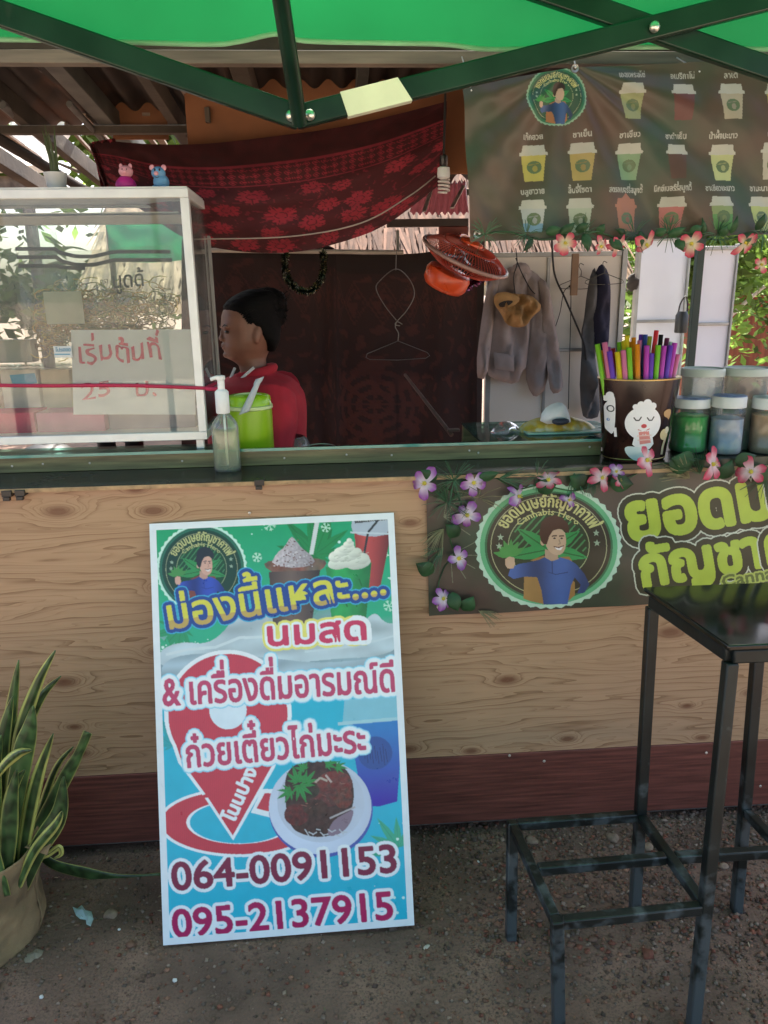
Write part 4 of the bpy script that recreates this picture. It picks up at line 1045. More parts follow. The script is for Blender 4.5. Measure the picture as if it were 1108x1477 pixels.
# bunched end hanging at the left
mb = MB(); mb.c = []
def bun(u, v):
    px = 132+u*34+v*(14+4*math.sin(u*20)); py = 205+66*v-6*u; p = P(px, py, YV+.012-.02*math.sin(u*18+v*2)); q_ = noise.noise(Vector((u*9, v*12, 5))); mb.c.append((.33,.025,.04) if q_ > .05 else (.11,.01,.014)); return p
mb.grid(bun, 60, 50); obj("bunched_end", mb, m_cloth, val, smooth=2)
# dark brown patterned curtain
YC = D+1.2
ctop = spline([Vector((x, y, 0)) for x, y in ((262,345),(330,342),(440,346),(478,356),(500,366),(590,366),(640,360),(688,352))], 10)
mb = MB(); mb.c = []
def ccol(u, v):
    a = (.024,.009,.007); b = (.050,.014,.010)
    if v < .07: return (.016,.008,.006)
    if .10 < v < .26:
        q_ = abs(((u*16) % 1)-.5)+abs(((v-.10)/.16) % 1-.5); k = noise.noise(Vector((u*60, v*60, 3)))
        return b if (q_ < .38 and k > -.15) or .46 < q_ < .52 else a
    cx, cy = .64, .55; r = math.hypot((u-cx)*1.35, (v-cy)); an = math.atan2(v-cy, u-cx)
    if r < .16+.02*math.cos(8*an) and (int(r*55) % 2 == 0 or math.cos(8*an) > .6): return b
    k = math.sin(u*70+4*noise.noise(Vector((u*20, v*20, 3))))*math.sin(v*52+4*noise.noise(Vector((u*20, v*20, 9))))
    return b if k > .55 else a
def cfn(u, v):
    a = samp(ctop, u); y = a.y+(760-a.y)*v
    p = P(a.x, y, YC+.014*math.sin(u*34+1.2*math.sin(v*3))*(.3+.7*v)+.01*noise.noise(Vector((u*8, v*3, 1)))); mb.c.append(ccol(u, v)); return p
mb.grid(cfn, 260, 160)
obj("brown_curtain", mb, m_cloth, smooth=2, label="dark brown patterned curtain hanging behind the woman", cat="curtain")
a = P(300, 361, YC-.04); b = P(582, 364, YC-.04)
obj("curtain_rod", MB().tube([a, b], .008, 10), mat("pale rod", (.42,.38,.32), .5), smooth=True, label="pale rod carrying the dark brown curtain", cat="rod")
# ------------------------------------------------------------------ hanging bits
m_wire = mat("galvanised wire", (.14,.135,.125), .4, metal=.6)
m_cord = mat("black cord", (.01,.01,.01), .6)
def wire(name, label, cat, pts, r, m, n=8, group=None, close=False):
    return obj(name, MB().tube(spline(pts, n), r, 6), m, smooth=True, label=label, cat=cat, group=group)
def hanger(px, py, w_, Y, label, top, m=m_wire, hp=None):
    t = thing("wire_hanger", label, "hanger", P(px, py, Y), "wire hangers in the stall")
    s_ = w_/100
    tri_ = [(px,py-22*s_),(px-48*s_,py-2*s_),(px-50*s_,py+4*s_),(px-44*s_,py+7*s_),(px,py+8*s_),(px+44*s_,py+5*s_),(px+50*s_,py+1*s_),(px+46*s_,py-4*s_),(px,py-22*s_)]
    obj("bar", MB().tube([P(x, y, Y) for x, y in tri_], .0016, 6), m, t, smooth=True)
    hk = [(px,py-22*s_),(px+1*s_,py-34*s_),(px-4*s_,py-44*s_),(px-1*s_,py-52*s_),(px+7*s_,py-48*s_)]
    obj("hook", MB().tube(spline([P(x, y, Y) for x, y in hk], 5), .0016, 6), m, t, smooth=True); return t
YH = D+.95
hanger(574, 512, 92, YH, "thin wire hanger hanging low before the brown curtain", 0)
t = thing("wire_hanger", "bent wire hanger turned upright into a loop before the curtain", "hanger", P(575, 420, YH), "wire hangers in the stall")
obj("bar", MB().tube(spline([P(x, y, YH) for x, y in ((572,462),(556,442),(543,418),(548,405),(571,388),(590,402),(598,424),(588,446),(574,462),(570,468),(577,470))], 5), .0016, 6), m_wire, t, smooth=True)
wire("clothes_line", "thin pale cord strung across below the red batik cloth", "cord", [P(288,345,YV-.13),P(420,341,YV-.13),P(520,322,YV-.14),P(590,283,YV-.1),P(628,254,YV-.05)], .0018, mat("pale cord", (.32,.26,.22), .7))
wire("hanging_cord", "cord carrying the wire hangers from the curtain pipe", "cord", [P(574,330,YH),P(572,360,YH),P(571,390,YH)], .0014, m_wire)
# tinsel
def tinsel(name, label, path, n, r, cols, seed):
    random.seed(seed); mb = MB(); mb.c = []; pts = spline(path, 14)
    for i in range(n):
        f_ = random.random()*(len(pts)-1); k = int(f_); c = pts[k].lerp(pts[min(k+1, len(pts)-1)], f_-k)
        d = Vector((random.gauss(0,1), random.gauss(0,1), random.gauss(0,1))).normalized()*r*random.uniform(.5,1); sd_ = d.orthogonal().normalized()*.0010
        mb.add([c-sd_, c+sd_, c+d+sd_, c+d-sd_], [(0,1,2,3)]); mb.c += [random.choice(cols)]*4
    mb2 = MB().tube(pts, .0012, 5); nb_ = len(mb.v); mb.add(mb2.v, mb2.f); mb.c += [(.02,.02,.02)]*len(mb2.v)
    return obj(name, mb, mat("tinsel foil", (1,1,1), .25, metal=.8, attr=True), label=label, cat="tinsel")
tinsel("tinsel_garland", "dark green and gold tinsel loop hanging above the woman", [P(x, y, YH-.25) for x, y in ((413,364),(411,385),(416,404),(432,418),(450,419),(462,405),(467,385),(466,363))], 2600, .016, [(.02,.035,.02)]*7+[(.6,.5,.2),(.75,.75,.65),(.03,.14,.06)], 6)
tinsel("tinsel_garland", "purple tinsel bunch hanging beneath the orange fan", [P(x, y, D+.78) for x, y in ((664,418),(676,412),(690,404),(703,398))], 900, .018, [(.16,.008,.05),(.08,.005,.03),(.4,.1,.25)], 8)
# energy saving bulb
YBu = D+.42; p = P(640, 243, YBu)
bu = thing("spiral_bulb", "white spiral energy saving bulb hanging beside the menu banner", "bulb", p)
def bzz(py): return P(640, py, YBu).z
obj("base", MB().lathe([(.009,bzz(240)),(.016,bzz(242)),(.017,bzz(250)),(.0165,bzz(256)),(.010,bzz(258)),(.008,bzz(259))], (p.x, YBu, 0), 20), m_whp, bu, smooth=True)
pts = []
for k in range(90):
    a = k*.27; pts.append((p.x+.001+.0135*math.cos(a), YBu+.0135*math.sin(a), bzz(259)-(bzz(259)-bzz(279))*k/89))
obj("spiral_tube", MB().tube(pts, 0.0031, 8), mat("frosted tube", (.70,.62,.58), .4), bu, smooth=True)
obj("socket", MB().lathe([(.0085,bzz(240)),(.011,bzz(238)),(.011,bzz(225)),(.002,bzz(222))], (p.x, YBu, 0), 18), m_blk, bu, smooth=True)
obj("flex", MB().tube([(p.x, YBu, bzz(223)), (p.x+.005, YBu, zr(YBu)-.02)], .003, 8), m_cord, bu, smooth=True)
# pink translucent roof strip with light tubes beyond
pa, pb, pc, pd = P(590,308,D+1.3), P(676,308,D+1.3), P(672,262,D+1.55), P(606,262,D+1.55)
mb = MB().grid(lambda u, v: (lambda p_: p_+Vector((0,0,.006*math.sin(u*60))))(pa.lerp(pb, u).lerp(pd.lerp(pc, u), v)), 80, 4)
obj("awning_sheet", mb, mat("pink translucent sheet", (.55,.20,.26), .3, transl=.6), smooth=2, label="small pink translucent awning sheet beyond the door lintel", cat="awning")
m_slat = mat("bare bright slat", (.62,.52,.48), .5)
for i, (a, b, lb) in enumerate((((612,305),(624,268),"broad pale slat under the pink awning sheet"), ((652,300),(669,268),"narrow pale slat near the banner under the pink awning"))):
    obj("pale_slat", MB().beam(P(a[0],a[1],D+1.28), P(b[0],b[1],D+1.5), .014, .005), m_slat, label=lb, cat="slat", group="slats under the awning")
# orange fan
YF = D+.70
fc = P(672, 370, YF)
ax = (Vector((-.36,.30,-.88))).normalized()     # towards the motor
M = ax.to_track_quat('Z', 'Y').to_matrix()
fr_ = P(731, 382, YF).x-fc.x; fr_ = .138
fan = thing("orange_fan", "orange electric fan hanging tilted under the lintel", "fan", fc)
m_org = mat("orange plastic", (.60,.075,.02), .28, var=.08); m_orr = mat("red-orange cage wire", (.42,.05,.025), .35)
mb = MB()
for s_, hgt in ((-1, .040), (1, .046)):
    for k in range(72):
        a = 2*math.pi*k/72; ca, sa = math.cos(a), math.sin(a); pts = []
        for j in range(7):
            t_ = .28+.72*j/6; pts.append(fc+M @ Vector((fr_*t_*ca, fr_*t_*sa, s_*hgt*(1-t_**3))))
        mb.tube(pts, .0012, 5)
    for t_ in (.3, .62, 1.0):
        mb.tube([fc+M @ Vector((fr_*t_*math.cos(R(a)), fr_*t_*math.sin(R(a)), s_*hgt*(1-t_**3))) for a in range(0, 361, 8)], .0022 if t_ < 1 else .0042, 6)
obj("cage", mb, m_orr, fan, smooth=True)
obj("cage_rim", MB().tube([fc+M @ Vector((fr_*math.cos(R(a)), fr_*math.sin(R(a)), 0)) for a in range(0, 361, 8)], .0062, 8), mat("greyish clear rim", (.32,.19,.16), .25), fan, smooth=True)
mb = MB()
for k in range(3):
    def bl(u, v, k=k):
        a = 2*math.pi*k/3+(u-.5)*1.5*(.6+.4*v); r_ = fr_*(.2+.68*v); return fc+M @ Vector((r_*math.cos(a), r_*math.sin(a), .012*(u-.5)))
    mb.grid(bl, 10, 8)
obj("blades", mb, mat("smoky clear blade", (.20,.09,.08), .2, transl=.3), fan, smooth=2, solid=.0015)
obj("centre_cap", MB().lathe([(.038,-.042),(.036,-.048),(.02,-.053),(.001,-.054)], fc, 24, mat=M), m_org, fan, smooth=True)
ho = fc+M @ Vector((-.0,0,0))
mot = obj("motor_housing", MB().lathe([(.045,.046),(.066,.050),(.072,.062),(.070,.092),(.060,.106),(.03,.111),(.001,.112)], ho+Vector((-.026,.012,.004)), 36, mat=M), m_org, fan, smooth=True)
art = Art(lambda x, y, h: P(x, y, YF-.118-h)); 
obj("mounting_arm", MB().tube(spline([fc+M @ Vector((0,.0,.10)), fc+Vector((-.03,.12,-.02)), fc+Vector((.03,.3,.08)), Vector((px_, D+1.375, fc.z+.06))], 8), .010, 10), m_org, fan, smooth=True)
# ------------------------------------------------------------------ jacket, cap and other hanging clothes on the cream panel
YJ = YA-.075
m_jac = mat("grey-brown drill cloth", (.31,.265,.25), .9, var=.14, vs=12, bump=.08, bs=500)
jk = thing("grey_jacket", "grey-brown work jacket hanging open on the cream panel", "jacket", P(748, 380, YJ))
fold = .055
def fjac(x, y): return .012*math.sin(x*.22+.03*y)*max(0, min(1, (y-420)/90))
mb = MB(); puff(mb, [(722,392),(738,384),(756,382),(770,392),(762,420),(765,470),(762,530),(752,535),(745,555),(718,549),(702,540),(702,500),(704,440),(708,410)], YJ, .07, step=4, fold=.05, edge=14, fn=fjac); obj("left_body", mb, m_jac, jk, smooth=2)
mb = MB(); puff(mb, [(752,382),(772,392),(786,408),(792,440),(794,500),(790,560),(776,572),(766,570),(758,540),(762,480),(758,430)], YJ+.01, .07, step=4, fold=.05, edge=14, seed=3, fn=fjac); obj("right_body", mb, m_jac, jk, smooth=2)
mb = MB(); puff(mb, [(722,394),(708,402),(700,425),(692,480),(685,544),(702,548),(708,500),(712,460),(716,430)], YJ-.03, .05, step=4, fold=.05, edge=9, seed=5); obj("sleeve", mb, m_jac, jk, smooth=2)
mb = MB(); puff(mb, [(776,398),(790,408),(797,440),(806,500),(813,555),(808,566),(794,568),(790,540),(786,490),(780,440)], YJ-.03, .055, step=4, fold=.06, edge=9, seed=7); obj("sleeve", mb, m_jac, jk, smooth=2)
mb = MB(); puff(mb, [(738,392),(772,392),(776,440),(770,520),(758,534),(748,528),(740,450)], YJ+.022, .02, step=4, edge=6, seed=11); obj("lining", mb, mat("pale jacket lining", (.36,.33,.34), .85), jk, smooth=2)
mb = MB(); puff(mb, [(738,384),(748,378),(762,380),(768,396),(752,402),(736,396)], YJ-.03, .035, step=3, edge=6, seed=8); obj("collar", mb, m_jac, jk, smooth=2)
mb = MB(); puff(mb, [(712,508),(742,512),(742,536),(714,532)], YJ-.046, .02, step=4, edge=5, smooth=0); obj("pocket", mb, m_jac, jk, smooth=2)
wire("jacket_cord", "black cords looped over a nail above the tan sun hat", "cord", [P(744,358,YJ-.05),P(746,380,YJ-.07),P(741,400,YJ-.09),P(744,430,YJ-.1)], .0022, m_cord)
wire("jacket_cord", "longer black cord slanting down over the grey jacket", "cord", [P(744,372,YJ-.055),P(752,392,YJ-.07),P(764,415,YJ-.09),P(772,424,YJ-.1)], .0022, m_cord)
m_tan = mat("tan cotton", (.36,.215,.085), .85, var=.2, vs=30, bump=.2, bs=400)
YHt = YJ-.10
ht = thing("sun_hat", "folded tan sun hat hanging on cords over the grey jacket", "hat", P(748, 440, YHt))
mb = MB(); puff(mb, [(713,424),(728,420),(742,424),(758,424),(770,428),(784,444),(766,458),(760,470),(745,473),(730,468),(722,452),(714,440)], YHt, .06, step=3, fold=.07, fscale=(.1,.05), edge=10); obj("crown", mb, m_tan, ht, smooth=2)
mb = MB(); puff(mb, [(713,424),(726,420),(742,424),(752,432),(738,444),(720,446),(712,438)], YHt-.035, .02, step=3, edge=4); obj("brim", mb, m_tan, ht, smooth=2)
mb = MB(); puff(mb, [(718,438),(730,433),(742,434),(734,441),(722,444)], YHt-.049, .004, step=3, edge=4); obj("opening_lining", mb, m_dark, ht, smooth=2)
# dark clothes on hangers to the right
YN = YA-.06
mb = MB(); puff(mb, [(866,380),(874,384),(880,400),(881,440),(878,505),(868,512),(858,500),(855,440),(858,395)], YN-.03, .05, step=4, fold=.06, edge=8)
obj("navy_garment", mb, mat("navy cloth", (.016,.018,.045), .85, var=.4, vs=8), smooth=2, label="navy garment hanging on a wire hanger on the cream panel", cat="garment")
mb = MB(); puff(mb, [(852,392),(860,384),(862,430),(858,500),(864,560),(866,600),(850,606),(838,598),(836,540),(842,470),(846,420)], YN-.02, .06, step=4, fold=.07, edge=8, seed=4)
obj("grey_garment", mb, mat("slate grey cloth", (.10,.105,.11), .8, var=.3, vs=10), smooth=2, label="long slate grey garment hanging beside the navy one", cat="garment")
hanger(838, 412, 62, YN-.01, "grey wire hanger left of the slate garment", 0, m_stl)
hanger(872, 406, 56, YN-.075, "grey wire hanger carrying the navy garment", 0, m_stl)
p0, p1 = P(825, 366, YN-.05), P(837, 426, YN-.05)
obj("wooden_block", MB().box((p0.x, YN-.06, p1.z), (P(835,366,YN-.05).x, YN-.045, p0.z)), mat("brown wooden tag", (.22,.14,.085), .7), bevel=.002, label="brown wooden tag hanging among the wires on the panel", cat="tag")
wire("power_cable", "thick black cable drooping across the cream panel", "cable", [P(796,345,YN-.04),P(800,395,YN-.04),P(815,430,YN-.04),P(830,465,YN-.04),P(842,495,YN-.05),P(846,520,YN-.05),P(850,535,YN-.05)], .0038, m_cord)
wire("power_cable", "thin black cord hanging straight down the cream panel", "cable", [P(824,410,YN-.035),P(823,470,YN-.035),P(821,540,YN-.035),P(820,590,YN-.035)], .0018, m_cord)
wire("power_cable", "thin black cord curving left from the wooden tag", "cable", [P(826,412,YN-.036),P(814,420,YN-.036),P(808,450,YN-.036),P(801,472,YN-.036)], .0018, m_cord)
obj("plug_knot", MB().ball(P(824,413,YN-.04), (.011,.006,.006), 12, 8), m_cord, smooth=True, label="small black plug knot beside the wooden tag", cat="plug")
# canister hanging by its bail from the dark green post
YK = YB-.23; p = P(984, 455, YK)
ck = thing("metal_canister", "dark grey metal canister hanging by its handle before the panel", "canister", p)
kz = lambda py: P(984, py, YK).z
obj("can", MB().lathe([(.026,kz(480)),(.028,kz(478)),(.028,kz(455)),(.022,kz(451)),(.02,kz(449))], (p.x, YK, 0), 24), mat("dark grey metal", (.05,.055,.055), .4, metal=.5), ck, smooth=True)
obj("bail", MB().tube(spline([(p.x-.018,YK,kz(450)),(p.x-.012,YK,kz(438)),(p.x+.006,YK,kz(428)),(p.x+.022,YK+.01,kz(434)),(p.x+.022,YK,kz(450))], 6), .0035, 8), m_blk, ck, smooth=True)
# wooden stick leaning behind
p0, p1 = P(584, 540, D+.85), P(652, 628, D+.62)
st_ = thing("wooden_stick", "thin wooden stick leaning inside the stall", "stick", p1)
obj("shaft", MB().tube([p0, p1], [.005,.007], 8), mat("dull brown wood", (.11,.06,.045), .7), st_, smooth=True)
obj("end_block", MB().box((p1.x-.014, p1.y-.01, ZT+.0), (p1.x+.024, p1.y+.02, p1.z+.012)), mat("dull brown wood", (.11,.06,.045)), st_, bevel=.002)
hk = P(956, 465, YB-.05)

# ------------------------------------------------------------------ the woman behind the counter
YP = D+.56
S_ = 1/ (P(465, 480, YP).x-P(365, 480, YP).x)*100    # px per metre at her distance
def sect(mb, rows, n=36, ex=2.15):
    base = len(mb.v); m = len(rows)
    for py, xf, xb, hw, *dy in rows:
        f_ = P(xf, py, YP); b_ = P(xb, py, YP); c = (f_+b_)/2; rx = (b_.x-f_.x)/2; yo = dy[0] if dy else 0
        for k in range(n):
            a = 2*math.pi*k/n; ca, sa = math.cos(a), math.sin(a)
            ca2 = math.copysign(abs(ca)**(2/ex), ca); sa2 = math.copysign(abs(sa)**(2/ex), sa)
            mb.v.append(Vector((c.x+rx*ca2, YP+yo+hw*sa2, c.z)))
    for i in range(m-1):
        for k in range(n):
            k2 = (k+1) % n; mb.f.append((base+i*n+k, base+(i+1)*n+k, base+(i+1)*n+k2, base+i*n+k2))
    mb.f.append(tuple(base+k for k in range(n))); mb.f.append(tuple(base+(m-1)*n+k for k in reversed(range(n))))
def remesh(name, mb, m, parent, vox, sm=3, **k):
    o = obj(name, mb, m, parent, **k)
    md = o.modifiers.new("r", 'REMESH'); md.mode = 'VOXEL'; md.voxel_size = vox
    ms = o.modifiers.new("sm", 'SMOOTH'); ms.iterations = sm; ms.factor = .5
    bpy.context.view_layer.update()
    me = bpy.data.meshes.new_from_object(o.evaluated_get(bpy.context.evaluated_depsgraph_get())); o.modifiers.clear(); old = o.data; o.data = me; bpy.data.meshes.remove(old)
    me.shade_smooth(); return o
def ripple(o, fn):
    me = o.data; cs = [v.co.copy() for v in me.vertices]; ns = [v.normal.copy() for v in me.vertices]
    me.vertices.foreach_set("co", [c for q, n_ in zip(cs, ns) for c in q+n_*fn(q)]); me.update()
m_skin = mat("brown skin", (.195,.086,.055), .5, var=.12, vs=25); m_hair = mat("black hair", (.004,.0035,.0035), .7, spec=.1, var=.3, vs=50, stretch=(1,1,6)); m_shirt = mat("red polo knit", (.40,.012,.027), .85, var=.12, vs=20, bump=.2, bs=600)
wz = lambda py: P(365, py, YP).z
def W(px, py, dy=0): q_ = P(px, py, YP); return Vector((q_.x, YP+dy, q_.z))
wo = thing("person", "woman in red polo with white collar trim facing left behind counter", "person", (W(370,600).x, YP, 0))
mb = MB()
sect(mb, [(430,348,380,.025),(433,339,394,.048),(438,332,400,.062),(446,325.5,404,.072),(455,322.5,406,.076),(464,322,405,.076),(470,321.8,404,.076),(475,324.2,403,.075),(482,324.6,402,.074),(489,325.0,400,.072),(493,325.6,398,.070),(498,324.6,396,.066),(503,325.5,393,.062),(507,326.8,391,.057),(512,327.5,389,.051),(516,331,387,.047),(520,339,386,.046),(526,346,386,.045),(536,348,388,.047),(546,342,398,.062)])
mb.ball(W(322.4,487), (.0085,.013,.0085), 14, 10); mb.ball(W(323.4,481), (.006,.008,.014), 12, 8); mb.ball(W(323.3,488.5,-.010), (.007,.007,.006), 10, 8); mb.ball(W(323.3,488.5,.010), (.007,.007,.006), 10, 8)
mb.ball(W(325.0,496.3), (.006,.020,.0042), 14, 8); mb.ball(W(325.8,501), (.006,.018,.0045), 14, 8); mb.ball(W(329.5,511), (.010,.017,.009), 14, 8)
for s_ in (-1, 1):
    mb.ball(W(326.5,471,s_*.030), (.009,.020,.006), 12, 8)
    mb.ball(W(367,481,s_*.076), (.0125,.009,.024), 14, 10, Matrix.Rotation(R(12), 3, 'Y')); mb.ball(W(366,489,s_*.075), (.009,.008,.010), 10, 8)
def turn(mb, deg, z0=9):
    c = W(366, 480); M_ = Matrix.Rotation(R(deg), 3, 'Z')
    for i, v in enumerate(mb.v):
        k = max(0, min(1, (v.z-wz(545))/(wz(512)-wz(545)))); q_ = Matrix.Rotation(R(deg*k), 3, 'Z') @ Vector((v.x-c.x, v.y-YP, 0)); mb.v[i] = Vector((c.x+q_.x-.006*k, YP+q_.y, v.z))
turn(mb, 17)
# torso, arms, hips and legs under the clothes
sect(mb, [(540,338,398,.060),(552,322,418,.125),(566,314,428,.150),(600,311,434,.165),(660,312,434,.160),(740,312,434,.168)])
for s_ in (-1, 1):
    sh_ = W(394,575,s_*.150); el = W(392,650,s_*.225); wr = W(318,668,s_*.17)
    mb.tube(spline([sh_, el, wr], 8), [.052]*4+[.047]*4+[.042]*4+[.034]*4+[.027], 14)
    hp_ = wr+Vector((-.035,0,-.004)); mb.ball(wr+Vector((-.04,0,-.004)), (.043,.037,.016), 16, 10)
    for k, (dy, l_) in enumerate(((-.027,.062),(-.009,.072),(.009,.068),(.027,.052))):
        b0 = wr+Vector((-.072,dy,-.004)); mb.tube([b0, b0+Vector((-l_*.45,dy*.1,-.004)), b0+Vector((-l_*.8,dy*.15,-.016)), b0+Vector((-l_,dy*.15,-.028))], [.0088,.0085,.008,.006], 8)
    b0 = wr+Vector((-.03,-s_*.03,-.004)); mb.tube([b0, b0+Vector((-.022,-s_*.022,-.004)), b0+Vector((-.045,-s_*.028,-.012))], [.0105,.0098,.0075], 8)
body = remesh("body", mb, m_skin, wo, .0032, 2)
for s_ in (-1, 1):
    hd_ = MB().ball(W(328.2,478,s_*.030), (.0085,.0125,.0050), 14, 10); turn(hd_, 17); obj("eye", hd_, mat("dark eye", (.03,.02,.015), .2), wo, smooth=True)
    hd_ = MB().tube([W(323.2,470.5,s_*.016), W(324.0,468.3,s_*.030), W(327.0,469.5,s_*.046)], [.0022,.003,.0016], 6); turn(hd_, 17); obj("eyebrow", hd_, m_hair, wo, smooth=True)
lp_ = MB(); lp_.tube(spline([W(326.5,498.6,-.018), W(324.0,498.6,-.008), W(323.4,498.8,0), W(324.0,498.6,.008), W(326.5,498.6,.018)], 5), [.0012]*5+[.0026]*11+[.0012]*5, 6); turn(lp_, 17); obj("lips", lp_, mat("dark lips", (.14,.045,.036), .45), wo, smooth=True)
mb = MB()
sect(mb, [(416.5,364,390,.028),(420,352,399,.052),(426,340,404,.070),(433,331,406,.078),(440,325.0,407.5,.081),(447,325.5,408,.081),(455,329,409,.082),(464,337,409,.082),(473,349,408,.081),(482,362,407,.080),(490,372,406,.078),(498,379,402,.072),(506,384,398,.06)], ex=2.0)
mb.ball(W(395,437), (.047,.052,.043), 20, 14); mb.ball(W(402,455), (.030,.046,.036), 18, 12); mb.ball(W(386,425), (.036,.045,.020), 18, 12);
random.seed(12)
for i in range(150):
    a = random.random()*6.28; c = W(398,444)+Vector((math.cos(a)*.030, random.uniform(-.04,.04), math.sin(a)*.034)); mb.tube([c, c+Vector((random.gauss(0,.012), random.gauss(0,.012), random.gauss(0,.012)+.004))], [.0032,.0022], 5)
turn(mb, 17)
hr = remesh("hair", mb, m_hair, wo, .0033, 1)
ripple(hr, lambda q: .0012*noise.noise(Vector((q.x*30, q.y*60, q.z*120)))-.0003)
mb = MB()
for i in range(420):      # strands swept back into the bun
    a = random.uniform(-1.5, 1.5); y0 = .075*math.sin(a); z0 = 1-math.cos(a)
    st = W(331+24*z0+random.uniform(-1,5), 437+30*z0+random.uniform(-4,2.5), y0*1.03); md_ = W(364+random.uniform(-4,4), 420.5+46*z0+random.uniform(-2,2), y0*1.15); en = W(400+random.uniform(-6,9), 440+16*z0+random.uniform(-8,8), y0*.62)
    mb.tube(spline([st, md_, en], 6), random.uniform(.0009,.0022), 4)
for i in range(110):
    c = W(random.uniform(368,412), random.uniform(418,480), random.choice((-1,1))*random.uniform(.03,.06)); mb.tube([c, c+Vector((random.gauss(.006,.008), random.gauss(0,.006), random.gauss(.004,.008))), c+Vector((random.gauss(.012,.014), random.gauss(0,.008), random.gauss(.004,.014)))], .0007, 4)
turn(mb, 17); obj("loose_strands", mb, m_hair, hr, smooth=True)
mb = MB()
sect(mb, [(541,335,404,.072),(545,327,413,.112),(550,318,424,.160),(557,311,431,.186),(568,307,438,.200),(585,303,440,.19),(610,301,441,.185),(640,302,441,.18),(700,302,441,.182),(745,300,442,.185)])
for s_ in (-1, 1): mb.tube(spline([W(396,564,s_*.148), W(398,600,s_*.205), W(392,648,s_*.236)], 7), [.066]*4+[.068]*4+[.066]*4+[.062]*3, 16)
mb.tube(spline([W(345,543,-.050), W(372,536,-.062), W(391,531,-.035), W(394,530,.03), W(372,536,.062), W(345,543,.050)], 5), .010, 10)
shirt = remesh("polo_shirt", mb, m_shirt, wo, .005, 3)
ripple(shirt, lambda q: .0055*noise.noise(Vector((q.x*9+q.z*7, q.y*9, q.z*5)))+.003*noise.noise(Vector((q.x*24, q.y*20, q.z*11+3)))+.003)
m_wht = mat("white knit trim", (.68,.64,.64), .8)
mb = MB()
mb.tube(spline([W(370,527,-.074), W(354,541,-.080), W(343,554,-.112), W(335,569,-.122)], 7), [.0042]*22, 7); mb.tube(spline([W(340,530,-.02), W(334,548,-.045), W(332,566,-.070)], 7), [.0042]*15, 7)
obj("collar_trim", mb, m_wht, shirt, smooth=True)
mb = MB()
sect(mb, [(738,306,438,.19),(790,308,438,.19),(840,316,430,.17)])
sect(mb, [(735,312,432,.17),(790,312,434,.175)])
for s_ in (-1, 1):
    zt_ = W(370,800); mb.tube([Vector((zt_.x, YP+s_*.085, wz(800))), Vector((zt_.x-.01, YP+s_*.09, .45)), Vector((zt_.x+.01, YP+s_*.09, .06))], [.085,.062,.045], 14)
remesh("trousers", mb, mat("dark trousers", (.02,.02,.03), .85), wo, .008, 2)
for s_ in (-1, 1): obj("shoe", MB().ball((W(355,600).x, YP+s_*.09, .032), (.115,.045,.031), 18, 10), m_blk, wo, smooth=True)

# ------------------------------------------------------------------ round shop emblem drawn in sheet coordinates
def star(art, cx, cy, r, col):
    art.poly([(cx+(r if k % 2 == 0 else r*.42)*math.sin(math.pi*k/5), cy-(r if k % 2 == 0 else r*.42)*math.cos(math.pi*k/5)) for k in range(10)], col)
def leaflet(art, x, y, ang, l, wd, c0, c1=None):
    dx, dy = math.cos(ang), math.sin(ang); n_ = 8; L_, R_ = [], []
    for i in range(n_+1):
        t = i/n_; ww = wd*math.sin(math.pi*t**.8)*(1+.10*(i % 2)); px, py = x+dx*l*t, y+dy*l*t
        L_.append((px-dy*ww, py+dx*ww)); R_.append((px+dy*ww, py-dx*ww))
    art.poly(L_+R_[::-1][1:-1], c0)
    if c1: art.line([(x, y), (x+dx*l*.9, y+dy*l*.9)], wd*.22, c1)
def hemp(art, x, y, s, rot, c0, c1=None):
    for a, l in ((0,1),(.55,.85),(-.55,.85),(1.1,.62),(-1.1,.62),(1.65,.36),(-1.65,.36)): leaflet(art, x, y, rot+a, s*l, s*l*.105, c0, c1)
